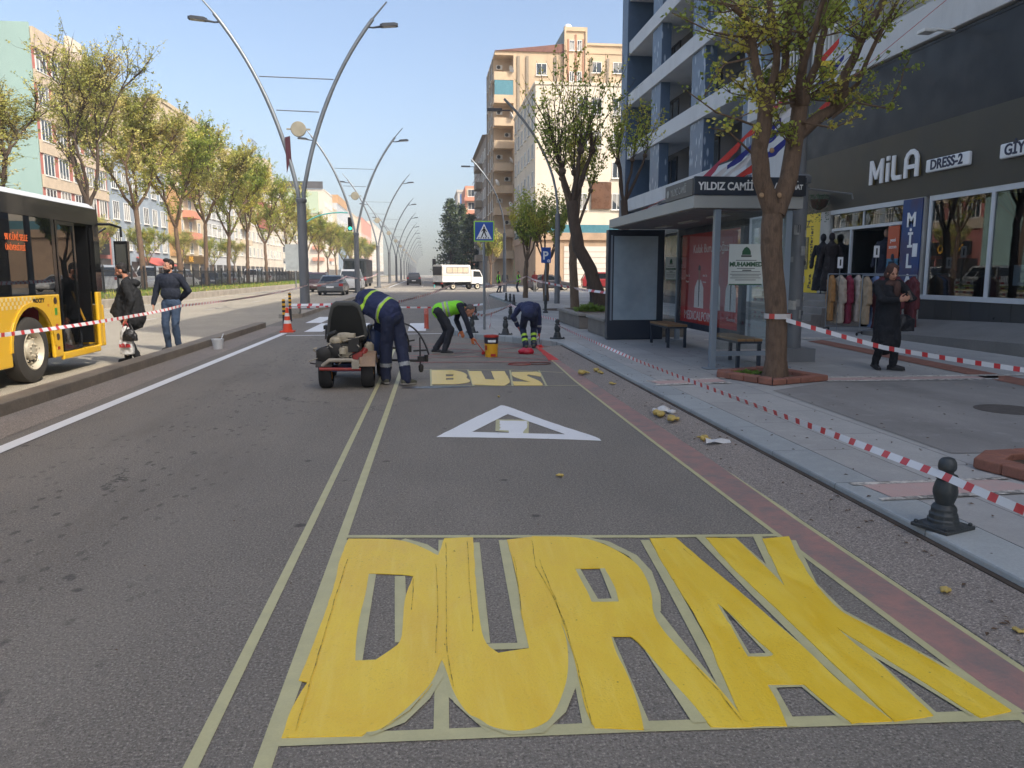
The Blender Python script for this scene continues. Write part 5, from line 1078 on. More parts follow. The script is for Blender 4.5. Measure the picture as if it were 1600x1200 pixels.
def sale_tag(label, loc, h):
    t = thing('price_sign', label, 'price sign', loc); b = MB(); b.tube([(0, 0, 0), (0, 0, h)], .009, 6); b.build('rod', M_GALV, t); b = MB(); b.box(-.07, .07, -.006, .006, h, h+.28); b.build('card', M_SIGNW, t); b = MB(); b.box(-.02, .02, -.009, -.0062, h+.06, h+.22); b.build('print', M_PDRK, t)
sale_tag('white price card on a rod over the left clothes rack', (10.5, 18.75, .13), 1.6); sale_tag('taller white price card on a rod over the right clothes rack', (10.85, 17.75, .13), 1.85)
def mannequin(label, loc, rz, cloth, h=1.75, inner=None):
    t = thing('mannequin', label, 'mannequin', loc, rz); b = MB(); b.lathe([(.16, 0), (.16, .02), (.02, .03), (.02, .4)], 14); b.build('stand', M_GALV, t)
    b = MB(); b.lathe([(.27, .12), (.24, .5), (.19, .95), (.16, 1.1), (.2, 1.35), (.19, 1.42), (.07, 1.5), (.05, 1.55)], 20); 
    for s in (-1, 1): b.cap((s*.19, 0, 1.4), .06, (s*.27, .02, 1.1), .055); b.cap((s*.27, .02, 1.1), .055, (s*.29, -.05, .82), .06)
    remesh(b, 'dress', cloth, t, .016, 2, .02, 9); b = MB(); b.ell((0, 0, 1.66), (.085, .1, .125)); b.build('head', inner or cloth, t, smooth=60); b.at()
M_ABAYA = mk('black_abaya', '16161b', .85, .2, 4); M_ABAYB = mk('dark_brown_abaya', '1f1818', .85, .2, 4); M_NAVYD = mk('navy_dress', '161a2a', .8, .2, 4)
mannequin('headless looking mannequin in a black abaya left of the shop door', (11.72, 21.95, .98), -.6, M_ABAYA); mannequin('mannequin in a dark brown abaya right beside the black one', (11.66, 21.35, .98), -.6, M_ABAYB); mannequin('mannequin in a long navy dress standing in the open doorway', (12.25, 19.6, 1.0), -.8, M_NAVYD, inner=mk('mannequin_skin', 'a57f6b', .6, .05))
hp = thing('hanging_plant', 'hanging basket with trailing green plant on the grey fascia', 'hanging plant', (11.6, 22.1, 3.55)); b = MB(); b.lathe([(.05, -.1), (.2, .0), (.26, .18), (.25, .2), (.05, .15)], 14); b.build('basket', mk('basket_brown', '4b382b', .8, .2, 10), hp, smooth=40); b = MB(); b.tube([(.38, 0, .32), (0, 0, .32), (0, 0, .18)], .012, 6); b.build('bracket', M_SBLACK, hp)
b = MB(); q = random.Random(9)
for i in range(420):
    a = q.random()*2*PI; r = .3*q.random()**.5; z = .2+.15*q.random() if q.random() < .55 else .2-.65*q.random()
    if z < .2: r = .2+.1*q.random(); a = q.choice((2.0, 4.2, 5.5))+q.uniform(-.4, .4)
    x, y = r*math.cos(a), r*math.sin(a); s = .025; u = V((q.uniform(-1, 1), q.uniform(-1, 1), q.uniform(-1, 1))).normalized()*s; w2 = u.orthogonal().normalized()*s*.7; p = V((x, y, z)); b.add([tuple(p-u), tuple(p+w2), tuple(p+u), tuple(p-w2)], [(0, 1, 2, 3)])
b.build('foliage', mk('plant_green', '2f4a2b', .7, .3, 8), hp)
# things inside the shop behind the window
for i, (x, y, w_) in enumerate(((14.2, 14.4, 1.2), (14.6, 16.4, 1.0))):
    t = thing('clothes_stand', ['dark stand of clothes inside the right display window', 'dark stand of clothes inside the left display window'][i], 'clothes stand', (x, y, 1.0)); b = MB(); b.box(-.02, .02, -w_/2, w_/2, 1.3, 1.34); b.box(-.02, .02, -w_/2, -w_/2+.04, 0, 1.3); b.box(-.02, .02, w_/2-.04, w_/2, 0, 1.3); b.build('frame', M_GALV, t); b = MB()
    for k in range(7): b.box(-.2, .2, -w_/2+.1+k*w_/8, -w_/2+.15+k*w_/8, .35, 1.28)
    b.build('clothes', M_ABAYA, t); t.children[-1]['kind'] = 'stuff'
# floodlights on the first-floor band
for i, y in enumerate((16.8, 20.2)):
    t = thing('floodlight', ['white floodlight on a bracket under the balcony above the black cladding', 'farther white floodlight partly hidden by the tree leaves'][i], 'floodlight', (11.75, y, 6.93)); b = MB(); b.tube([(0, 0, 0), (-.5, -.1, -.02), (-.62, -.12, .0)], .03, 8); b.build('arm', M_WFR, t); b = MB(); b.box(-.85, -.55, .0-.22, .06, -.1, -.02); b.build('lamp', M_WFR, t, bevel=.02)
# festoons of coloured flags strung from the shelter side up to the tower
def festoon(label, A, B, sag, cols, wd, seed):
    A, B = V(A), V(B); q = random.Random(seed); b = MB(); n = 80; P = []; Q = []
    for i in range(n+1):
        t = i/n; p = A.lerp(B, t); p.z -= sag*4*t*(1-t); P.append(p)
        u = (i % 16)/16; d = wd*(.55+.45*abs(math.sin(u*PI)))*(1+.25*noise.noise(V((i*.3, seed, 0))))
        Q.append(p+V((.05*noise.noise(V((i*.22, seed, 3))), 0, -d)))
    for i in range(n):
        b.mat((i//16+seed) % len(cols)).add([tuple(P[i]), tuple(P[i+1]), tuple(Q[i+1]), tuple(Q[i])], [(0, 1, 2, 3)])
    e = B+(B-A)*((11.78-B.x)/(B.x-A.x)); b.mat(2); b.tube([(5.85, 22.2, 3.2), tuple(A)], .006, 5); b.tube([tuple(B), tuple(e)], .006, 5)
    o = b.build('festoon', cols); s = o.modifiers.new('s', 'SOLIDIFY'); s.thickness = .012; tag(o, label, 'bunting')
FR, FB, FW, FP = mk('flag_red', 'b5362c', .8, .1), mk('flag_blue', '2a2f7a', .8, .1), mk('flag_white', 'c9c6c6', .8, .05), mk('flag_pink', '9a3c4f', .8, .1)
festoon('upper string of red and pink flags running up to the tower', (7.4, 20.9, 4.05), (9.45, 17.5, 6.9), .06, [FR, FP, FR], .2, 1)
festoon('middle string of blue and white flags running up to the tower', (7.6, 20.9, 4.0), (9.6, 17.5, 6.55), .12, [FB, FB, FW], .18, 2)
festoon('string of white and grey flags between the blue ones', (7.8, 20.9, 3.95), (9.55, 17.5, 6.35), .15, [FW, FW, FB], .16, 3)
festoon('lowest string of blue and red flags above the shelter', (8.0, 20.9, 3.9), (9.75, 17.5, 6.0), .15, [FB, FP, FR], .2, 4)
yf = thing('pennant', 'small yellow pennant with black letters DU among the flags', 'flag', (9.25, 17.6, 6.25), -.3); b = MB(); b.box(-.17, .17, -.01, .01, -.2, .18); b.build('cloth', mk('flag_yellow', 'cdb83a', .7, .06), yf); b = MB(); text_mb(b, 'DU', .24, (0, -.014, -.1), (1, 0, 0), UPV, .006, align='CENTER', bold=.01); b.build('lettering', M_SBLACK, yf)
# ---------------------------------------------------------------- city bus
M_BYEL = mk('bus_yellow', 'e0b02a', .3, .05, .6, coat=.4); M_BGL = glassmat('bus_glass', (.3, .32, .33), .9, opac=.55, dark=(.012, .013, .014)); M_BBLK = mk('bus_black', '151618', .2, 0, coat=.3); M_BWHT = mk('bus_white_roof', 'cfd1cf', .4, .05); M_TYRE = mk('tyre_rubber', '3a3733', .9, .2, 5); M_TYRED = mk('tyre_dark', '1e1e1e', .85, .2, 5); M_RIM = mk('rim_steel', 'c2b8a2', .5, .12, 4, metal=.1, dirt=.25); M_ORLED = emit('led_orange', 'c05a2a', .25); M_SEATR = mk('seat_red', '8c1f25', .7, .1); M_RAILY = mk('rail_yellow', 'c08f2c', .4, .05)
bus = thing('city_bus', 'yellow and black city bus with a white roof standing at the left edge', 'bus', (-5.72, 2.55, 0))
L = 11.95; W = 2.5
b = MB()
# lower body side pieces with a wheel arch (front axle at y=9.4)
def sidepan(mb, x0, x1):
    arch = [(9.4-.62*math.cos(a), .5+.62*math.sin(a)*1.0) for a in [PI*k/12 for k in range(13)]]
    mb.side([(0, .3), (2.2, .3)]+[(2.8-.6*math.cos(a), .5+.6*math.sin(a)) for a in [PI*k/10 for k in range(11)]]+[(3.4, .3), (8.78, .3)]+arch+[(10.02, .3), (10.3, .3), (10.3, 1.28), (0, 1.28)], x0, x1)
sidepan(b, -.06, 0); sidepan(b, -W, -W+.06)
b.box(-W, 0, 11.88, L, .32, 1.05); b.box(-.06, 0, 11.72, 11.879, .32, 1.28); b.box(-.06, 0, 10.301, 11.719, .24, .36); b.box(-W, 0, -.05, .0, .4, 1.28); b.build('body', M_BYEL, bus, bevel=.02)
b = MB(); b.box(-W+.07, -.07, .01, 11.7, .3, .38); b.build('floor', M_BBLK, bus)
b = MB(); b.box(-.035, -.005, .02, 1.95, 1.285, 2.42); 
for y0 in (1.99, 4.0, 6.01): b.box(-.035, -.005, y0, y0+1.97, 1.285, 2.42)
b.box(-.035, -.005, 8.02, 10.2, 1.285, 2.42); b.build('side_window', M_BGL, bus)
b = MB(); b.box(-W+.005, -W+.035, .02, 11.7, 1.285, 2.42); b.build('side_window', M_BGL, bus)
b = MB(); b.box(-W+.06, -.04, L-.05, L-.02, 1.06, 2.6); b.build('windscreen', M_BGL, bus)
b = MB(); b.box(-.07, -.001, 0, L, 2.425, 2.7); b.box(-W, -W+.07, 0, L, 2.425, 2.7); b.box(-W+.07, -.07, L-.07, L, 2.61, 2.7)
for y in (0, 1.96, 3.97, 5.98, 7.99, 10.2): b.box(-.06, -.002, y, y+.03 if y < 10 else y+.1, 1.281, 2.424)
b.box(-.075, -.001, 11.72, L-.001, 1.285, 2.424); b.build('upper_frame', M_BBLK, bus)
b = MB(); b.side([(0, 0)], 0, 0) if 0 else b.ext([(0, 0, 2.703), (-.12, 0, 2.8), (-W+.12, 0, 2.8), (-W, 0, 2.703)][::-1], (0, L-.05, 0)); b.box(-2, -.5, 2, 5, 2.8, 2.95); b.build('roof', M_BWHT, bus, bevel=.03)
for i, (y0, y1) in enumerate(((10.36, 11.02), (11.04, 11.7))):
    d = MB(); 
    if i == 0: d.box(-.05, -.01, y0, y0+.06, .37, 2.42); d.box(-.05, -.01, y1-.06, y1, .37, 2.42); d.box(-.05, -.01, y0+.061, y1-.061, .37, .44); d.box(-.05, -.01, y0+.061, y1-.061, 2.36, 2.42)
    else: d.box(-.5, -.08, y1-.06, y1-.02, .4, 2.4)
    dd = d.build('door', M_BBLK, bus)
    g = MB()
    if i == 0: g.box(-.035, -.025, y0+.06, y1-.06, .44, 2.36)
    else: g.box(-.45, -.12, y1-.045, y1-.035, .45, 2.3)
    g.build('pane', glassmat('door_glass', (.45, .47, .48), .8, opac=.1), dd)
b = MB(); b.box(-W+.1, -W+.16, .1, 11.6, .4, 1.28); b.build('lining', M_BBLK, bus)
for k, (y, z0, z1) in enumerate(((10.5, .75, 1.35), (10.7, .55, .95), (11.2, .8, 1.3))): b = MB(); b.tube([(-.2, y, z1), (-.15, y+.28, z0)], .018, 8); b.build('handrail', M_RAILY, bus)
b = MB(); b.box(-1.1, -.6, 10.4, 10.9, .8, 1.2); b.box(-1.1, -.6, 10.4, 10.48, 1.2, 1.7); b.build('seat', M_SEATR, bus, bevel=.05)
b = MB(); b.box(-1.8, -1.2, 10.6, 11.3, .4, 1.3); b.build('driver_cab', M_GREYA, bus, bevel=.05)
for y in (9.4, 2.8):
    w_ = thing('wheel', None, None, (-.14, y, .485)); w_.parent = bus
    b = MB(); b.at((0, 0, 0), 0, 0, PI/2); b.lathe([(.3, -.13), (.4, -.14), (.47, -.11), (.485, -.05), (.485, .05), (.47, .11), (.4, .14), (.3, .13)], 32, caps=False); b.build('tyre', M_TYRE, w_, smooth=40)
    b = MB(); b.at((0, 0, 0), 0, 0, PI/2); b.lathe([(.3, .125), (.285, .135), (.25, .09), (.23, .04), (.16, .05), (.14, .1), (.12, .11), (.05, .115), (.001, .116)], 28, caps=False)
    for k in range(10): a = 2*PI*k/10; b.lathe([(.014, .04), (.014, .085), (.005, .09)], 6, (.185*math.cos(a), .185*math.sin(a)))
    for k in range(8): a = 2*PI*k/8+.2; b.lathe([(.016, .1), (.016, .13), (.006, .135)], 6, (.09*math.cos(a), .09*math.sin(a)))
    b.mat(1)
    for k in range(8): a = 2*PI*k/8; b.lathe([(.022, .083), (.022, .088)], 8, (.262*math.cos(a), .262*math.sin(a)))
    b.build('rim', [M_RIM, M_TYRED], w_, smooth=40)
mr = MB(); mr.tube([(-.1, L, 2.45), (.1, L+.25, 2.47), (.22, L+.42, 2.42), (.22, L+.42, 2.25)], .025, 8); mr.tube([(-.1, L, 2.25), (.05, L+.2, 2.4)], .02, 6); mr.box(.1, .34, L+.36, L+.46, 1.62, 2.18); m_ = mr.build('mirror', M_BBLK, bus, bevel=.03)
b = MB(); b.box(.13, .31, L+.352, L+.359, 1.68, 2.12); b.build('mirror_glass', mk('mirror_glass', '8a8f92', .05, 0, metal=.9), m_)
b = MB(); q = random.Random(2); y = 8.45
# amber dot-matrix destination panel
b = MB()
text_mb(b, '90 K.ÜNİ SELLE', .13, (-.003, 8.85, 2.06), (0, 1, 0), UPV, .004, sx=.7); text_mb(b, 'ÜNİVERSİTESİ', .11, (-.003, 8.85, 1.92), (0, 1, 0), UPV, .004, sx=.75); b.build('destination_display', M_ORLED, bus)
b = MB(); text_mb(b, 'PROCITY', .085, (.001, 9.45, 1.17), (0, 1, 0), UPV, .004, bold=.004); b.build('lettering', M_SBLACK, bus)
b = MB(); text_mb(b, '12', .06, (.001, 9.88, 1.1), (0, 1, 0), UPV, .004); b.box(.0005, .003, 10.1, 10.18, .72, .82); b.box(.0005, .003, 10.1, 10.18, .42, .47); b.build('marker_light', mk('marker_red', 'a8401f', .3, .1), bus)
b = MB()
for z in (1.18, .62): b.at((.002, 10.14, z), 0, 0, PI/2); b.lathe([(.055, -.002), (.055, .002)], 14)
b.at(); b.build('sticker', mk('sticker_dark_round', '40302c', .4, .3, 20), bus); b = MB(); b.box(.0005, .003, 10.1, 10.18, .96, 1.07); b.build('sticker', mk('sticker_green', '4f8f3a', .4, .1), bus)
b = MB()
for i in range(46):
    for j in range(3):
        if (i+j) % 2: y = 7.0+i*.055; b.box(.0003, .0022, y, y+.05, 1.1+.055*j, 1.15+.055*j)
b.build('checker_band', mk('checker_pale', 'd9c48a', .4, .05), bus); bus.children[-1]['kind'] = 'stuff'
b = MB(); b.ext([(.004, 9.4-.68*math.cos(a), .5+.68*math.sin(a)) for a in [PI*k/14 for k in range(15)]]+[(.004, 9.4+.62*math.cos(a), .5+.62*math.sin(a)) for a in [PI*k/14 for k in range(15)]][::1], (.012, 0, 0)); b.build('arch_trim', M_BYEL, bus)
# ---------------------------------------------------------------- cars and trucks (local: +y forward, origin at ground centre)
M_CGL = mk('car_glass', '1a2024', .08, .05, spec=.8); M_TL = mk('tail_light_red', '9a1d1d', .25, .1); M_PLATE = mk('number_plate', 'd8dadb', .4, .05); M_UNDER = mk('car_underside', '141414', .8, .1)
def paint(n, c): return mk('car_paint_'+n, c, .3, .05, .5, coat=.6)
def car_wheel(par, x, y, r=.32, w_=.2):
    b = MB(); b.at((x, y, r), 0, 0, PI/2); b.lathe([(r*.66, -w_/2), (r*.93, -w_/2), (r, -w_*.35), (r, w_*.35), (r*.93, w_/2), (r*.66, w_/2)], 20, caps=False); o = b.build('wheel', M_TYRED, par, smooth=40)
    b = MB(); b.at((x, y, r), 0, 0, PI/2); b.lathe([(r*.66, -w_*.42), (r*.3, -w_*.3), (r*.25, -w_*.4), (r*.25, w_*.4), (r*.3, w_*.3), (r*.66, w_*.42)], 16, caps=False); b.build('rim', M_RIM, o, smooth=40)
def car(label, loc, rz, col, prof='sedan', L=4.4, W=1.78, group=None, cat='car', name='parked_car', s=1.):
    t = thing(name, label, cat, loc, rz, group); h = L/2; w2 = W/2
    P = {'sedan': ([(-h, .35), (-h-.02, .62), (-h+.05, .92), (-h+.75, .98), (h-1.35, .92), (h-.25, .75), (h, .55), (h-.03, .3), (-h+.05, .28)], [(-h+.62, .97), (-h+1.25, 1.4), (-h+1.5, 1.45), (h-2.0, 1.44), (h-1.2, .92)]),
         'suv': ([(-h, .4), (-h-.03, .8), (-h+.02, 1.05), (-h+.3, 1.06), (h-1.25, 1.02), (h-.2, .88), (h, .6), (h-.03, .35), (-h+.05, .33)], [(-h+.05, 1.05), (-h+.35, 1.6), (-h+.6, 1.68), (h-1.9, 1.66), (h-1.15, 1.02)]),
         'van': ([(-h, .4), (-h-.02, .9), (-h, 1.1), (h-1.2, 1.08), (h-.2, .9), (h, .6), (h-.03, .35), (-h+.05, .33)], [(-h+.02, 1.1), (-h+.12, 1.85), (-h+.3, 1.93), (h-1.75, 1.9), (h-1.05, 1.08)])}[prof]
    b = MB(); lo, up = P
    A = list(lo); b.side(A, -w2, w2); b.build('body', paint(col[0], col[1]), t, bevel=.06)
    # cabin tapering inwards
    b = MB(); n = len(up); z0, z1 = min(p[1] for p in up), max(p[1] for p in up)
    def ins(z): return w2-.04-.2*(z-z0)/(z1-z0)
    vs = [(-ins(z), y, z) for y, z in up]+[(ins(z), y, z) for y, z in up]
    a = sum(up[i][0]*up[(i+1) % n][1]-up[(i+1) % n][0]*up[i][1] for i in range(n)); idx = list(range(n)) if a > 0 else list(range(n))[::-1]
    b.add(vs, [[n+i for i in idx], idx[::-1]]+[((i+1) % n, i, n+i, n+(i+1) % n) if a > 0 else (i, (i+1) % n, n+(i+1) % n, n+i) for i in range(n)]); b.build('cabin', paint(col[0], col[1]), t, bevel=.05)
    # glazing set 4 mm proud
    g = MB(); ys = [p[0] for p in up]; y0, y1 = min(ys), max(ys)
    rear = (up[0], up[1]); fro = (up[-1], up[-2])
    for (p, q), sgn in ((rear, -1), (fro, 1)):
        d = V((0, q[0]-p[0], q[1]-p[1])); nrm = V((0, sgn*abs(d.z), abs(d.y))).normalized()*.012
        a0 = V((0, p[0], p[1]))+d*.12+nrm; a1 = V((0, p[0], p[1]))+d*.9+nrm; i0, i1 = ins(a0.z)-.08, ins(a1.z)-.1
        g.add([(-i0, a0.y, a0.z), (i0, a0.y, a0.z), (i1, a1.y, a1.z), (-i1, a1.y, a1.z)], [(0, 1, 2, 3) if sgn < 0 else (3, 2, 1, 0)])
    zb, zt = z0+.06, z1-.1
    def yl(z, e):
        p, q = (up[0], up[1]) if e == 0 else (up[-1], up[-2]); f = (z-p[1])/(q[1]-p[1]); return p[0]+(q[0]-p[0])*f
    nb = 2 if prof != 'van' else 3
    for sx in (-1, 1):
        for k in range(nb):
            f0, f1 = k/nb+.02, (k+1)/nb-.02
            if prof == 'van' and col[0] == 'white_panel' and k < 2: continue
            c = []
            for f, z in ((f0, zb), (f1, zb), (f1, zt), (f0, zt)): ya, yb = yl(z, 0)+.14, yl(z, 1)-.14; c.append((sx*(ins(z)+.006), ya+(yb-ya)*f, z))
            g.add(c, [(0, 1, 2, 3) if sx > 0 else (3, 2, 1, 0)])
    g.build('window', M_CGL, t)
    for sx in (-1, 1):
        b = MB(); zt_ = lo[1][1]
        b.box(sx*w2-sx*.3 if sx > 0 else -w2+.0, w2 if sx > 0 else -w2+.3, -h-.035, -h+.06, zt_+.05, zt_+.25); b.build('tail_light', M_TL, t, bevel=.02)
    for sx in (-1, 1): b = MB(); b.box(min(sx*w2*.5, sx*w2*.92), max(sx*w2*.5, sx*w2*.92), h-.2, h-.03, .62, .75); b.build('headlight', M_PLATE, t, bevel=.02)
    b = MB(); b.box(-.26, .26, -h-.04, -h-.01, .55, .67); b.build('number_plate', M_PLATE, t)
    b = MB(); b.box(-w2+.02, w2-.02, -h+.1, h-.1, .2, .4); b.build('underside', M_UNDER, t)
    for y in (-h+.8, h-.85):
        for sx in (-1, 1): car_wheel(t, sx*(w2-.09), y)
    t.scale = (s, s, s)
    return t
RDIR = 0
car('dark red car driving away in the far left lane', (-9.1, 68.5, 0), 0, ('maroon', '3f2a2e'), 'suv', 4.4, 1.85)
car('dark grey saloon car driving away beside the median', (-6.9, 59.5, 0), 0, ('grey', '55595c'), 'sedan', 4.6, 1.85)
car('white van driving away behind the grey saloon car', (-6.4, 69, 0), 0, ('white', 'd5d6d4'), 'van', 4.6, 1.85, cat='van', name='parked_van')
car('black car far ahead on the main carriageway', (-1.6, 108, 0), 0, ('black', '24262a'), 'suv', 4.6, 1.9)
car('pale blue and white van waiting by the far crossing', (2.6, 128, 0), PI, ('paleblue', '9fb0b8'), 'van', 4.8, 1.9, cat='van', name='parked_van')
for i, (y, c, pr, lb) in enumerate(((60, ('white2', 'cfd0cd'), 'van', 'white van parked behind the fence left of the man in the parka'), (67, ('white2', 'cfd0cd'), 'van', 'white van parked behind the fence between the two standing men'),  (74.5, ('white3', 'c5c9cb'), 'suv', 'white car parked behind the fence right of the man in the navy shirt'), (85, ('darkblue', '39424d'), 'sedan', 'dark saloon car parked behind the fence'), (93.5, ('silver', '9ea2a4'), 'sedan', 'silver car parked behind the fence beyond the trees'), (104.5, ('white2', 'cfd0cd'), 'van', 'white panel van parked far along the left service road'), (114, ('white3', 'c5c9cb'), 'suv', 'white car parked far along the left service road'), (126, ('grey2', '6d7276'), 'suv', 'grey car parked farthest along the left service road'))):
    car(lb, (-22.5, y, .1), PI if i % 2 else 0, c, pr, 4.7 if pr == 'van' else 4.4, 1.85, 'vehicles parked behind the fence', 'van' if pr == 'van' else 'car', 'parked_van' if pr == 'van' else 'parked_car', 1.08)
car('dark car parked in front of the white shutter', (11.6, 72.5, 0), -PI/2, ('darkgrey', '3c3a3e'), 'sedan', 4.4, 1.8); car('red car parked at the stone ground floor', (17.2, 74, 0), -PI/2-.1, ('red', '8e2a2c'), 'suv', 4.2, 1.8); car('white car parked behind the leaning tree', (20.5, 72, 0), PI+.3, ('white4', 'c9c9c6'), 'sedan', 4.4, 1.8)
# far dark bus
fb = thing('coach', 'dark coach seen from behind beyond the white van', 'bus', (-8.2, 92, 0)); b = MB(); b.box(-1.3, 1.3, 0, 11, .35, 3.3); b.build('body', mk('coach_dark', '2b3033', .4, .1), fb, bevel=.12); b = MB(); b.box(-1.1, 1.1, -.02, .01, 1.6, 3.0); b.build('rear_window', M_CGL, fb)
for sx in (-1, 1): b = MB(); b.box(sx*1.2-.1, sx*1.2+.1, -.03, .01, .8, 1.2); b.build('tail_light', M_TL, fb); car_wheel(fb, sx*1.1, 2.2, .48, .3); car_wheel(fb, sx*1.1, 8.6, .48, .3)
# pickup truck with a canvas box crossing the junction, front to the right and slightly away
tk = thing('pickup_truck', 'white pickup truck with a covered load bed crossing the junction', 'truck', (3.55, 77.5, 0), -1.05); M_TWH = paint('truck_white', 'd6d4ce'); M_TCAN = mk('canvas_white', 'cdc8bd', .8, .08, 2.)
b = MB(); b.box(-.9, .9, -2.75, .55, .75, 1.35); b.build('load_bed', M_TWH, tk, bevel=.02); b = MB(); b.ext([(-.92, -2.78, 1.353), (.92, -2.78, 1.353), (.92, -2.78, 2.25), (.75, -2.78, 2.42), (-.75, -2.78, 2.42), (-.92, -2.78, 2.25)], (0, 3.3, 0)); b.build('canopy', M_TCAN, tk, bevel=.03)
b = MB(); b.box(-.84, .84, -2.8, -2.785, 1.42, 2.25); b.build('rear_window', mk('canopy_dark', '252c33', .4, .1), tk); b = MB(); b.box(.925, .94, -2.3, .2, 1.65, 2.15); b.box(-.94, -.925, -2.3, .2, 1.65, 2.15); b.build('side_window', mk('canopy_clear', 'c9b59b', .5, .1, 3.), tk)
b = MB()
for y in frange(-2.3, .2, .62): b.box(.938, .95, y, y+.05, 1.62, 2.18)
for z in (1.62, 2.15): b.box(.938, .95, -2.3, .2, z, z+.04)
b.build('window_bars', M_GREYA, tk)
b = MB(); b.side([(.62, .55), (2.0, .5), (2.18, .9), (2.1, 1.15), (1.7, 1.85), (1.5, 1.95), (.62, 1.95)], -.86, .86); b.build('cab', M_TWH, tk, bevel=.07); b = MB(); b.side([(.85, 1.25), (1.9, 1.25), (1.62, 1.78), (.85, 1.82)], .862, .868); b.side([(.85, 1.25), (1.9, 1.25), (1.62, 1.78), (.85, 1.82)], -.868, -.862); b.build('cab_window', M_CGL, tk)
b = MB(); b.box(-.6, .6, -2.7, 2.0, .42, .748); b.box(-.85, .85, -2.7, -2.5, .5, .74); b.build('chassis', M_UNDER, tk)
b = MB(); b.box(-.26, .26, -2.83, -2.79, .78, .9); b.build('number_plate', M_PLATE, tk)
for sx in (-1, 1): b = MB(); b.box(sx*.75-.12, sx*.75+.12, -2.8, -2.71, .56, .7); b.build('tail_light', M_TL, tk); car_wheel(tk, sx*.76, -1.5, .33, .26); car_wheel(tk, sx*.76, 1.35, .33, .22)
# ---------------------------------------------------------------- people
M_SKIN = mk('skin', 'a9745a', .55, .08, 9); M_SKINL = mk('skin_light', 'bd8a70', .55, .08, 9); M_HAIR = mk('hair_black', '1c1715', .7, .2, 30, bump=.004, bsc=120); M_HAIRG = mk('hair_grey', '4b4744', .75, .2, 30, bump=.003, bsc=120); M_EYE = mk('eye_dark', '1a1412', .2, 0)
def cloth(n, c, r=.85): return mk('cloth_'+n, c, r, .14, 5, bump=.003, bsc=90, fine=.12)
M_SHOE = mk('shoe_black', '1a1a1b', .6, .15, 8); M_SOLE = mk('shoe_sole', '8d8a82', .7, .1); M_BOOTG = mk('work_boot', '4f4f42', .75, .2, 8)
M_NAVY = cloth('work_navy', '1f2740'); M_NAVYJ = cloth('work_jacket', '232c4e'); M_LIME = mk('lime_reflective', 'a6cf3a', .5, .06); M_SILV = mk('grey_reflective', '8f9496', .45, .08); M_VEST = cloth('lime_vest', '7fd62a', .7)
def frame_of(f, u):
    f = V(f).normalized(); x = f.cross(V(u)).normalized(); return Matrix((x, f, x.cross(f))).transposed()   # columns: right, forward, up
def head_shapes(mb, c, R, s=1.):
    def e(p, r): mb.ell(V(c)+R @ (V(p)*s), V(r)*s, 14, 10, R)
    e((0, -.012, .035), (.074, .094, .098)); e((0, .03, -.05), (.057, .062, .066)); e((0, .045, -.085), (.03, .035, .025)); e((0, .078, .022), (.05, .014, .012))
    mb.cap(V(c)+R @ (V((0, .082, .012))*s), .011*s, V(c)+R @ (V((0, .106, -.024))*s), .016*s, 8); e((0, .082, -.058), (.026, .014, .012))
    for k in (-1, 1): e((k*.077, -.008, -.008), (.011, .024, .034)); e((k*.04, .06, -.02), (.022, .02, .02))
def hand_shapes(mb, w, d, n, t, curl=.5, s=1., spread=.0, fr=.0085):
    """w wrist, d hand direction, n palm normal, t thumb side"""
    d = V(d).normalized(); n = V(n); n = (n-d*n.dot(d)).normalized(); x = d.cross(n); x = x if x.dot(V(t)) > 0 else -x
    R = Matrix((x, d, n)).transposed(); w = V(w); mb.ell(w+d*.048*s, (.041*s, .052*s, .016*s), 12, 8, R); mb.cap(w-d*.02, .026*s, w+d*.02, .027*s, 10)
    for i, (o, l) in enumerate(((.030, .92), (.0105, 1.), (-.0095, .95), (-.0285, .78))):
        p = w+d*.088*s+x*o*s; dd = (d+x*(o*4*spread)).normalized(); a = curl*(.7+.13*i)
        for k, L in enumerate((.04, .027, .022)):
            q = p+dd*L*l*s; mb.cap(p, fr*s*(1-.06*k), q, fr*s*(.94-.06*k), 8); p = q; ax = n; dd = (dd*math.cos(a)+n*math.sin(a)).normalized() if k == 0 else (dd+n*a*.9).normalized()
    p = w+d*.022*s+x*.033*s; dd = (d*.65+x*.75+n*.25).normalized()
    for k, L in enumerate((.042, .032, .026)): q = p+dd*L*s; mb.cap(p, (.0125-.0015*k)*s, q, (.0115-.0015*k)*s, 8); p = q; dd = (dd+d*.45*(1+curl)-x*.2*curl+n*.3*curl).normalized()
def ik(a, b, l1, l2, pole):
    a, b = V(a), V(b); d = b-a; D = min(d.length, (l1+l2)*.995); d.normalize(); k = (l1*l1-l2*l2+D*D)/(2*D); h = math.sqrt(max(0, l1*l1-k*k)); p = V(pole); p = (p-d*p.dot(d)).normalized(); return a+d*k+p*h
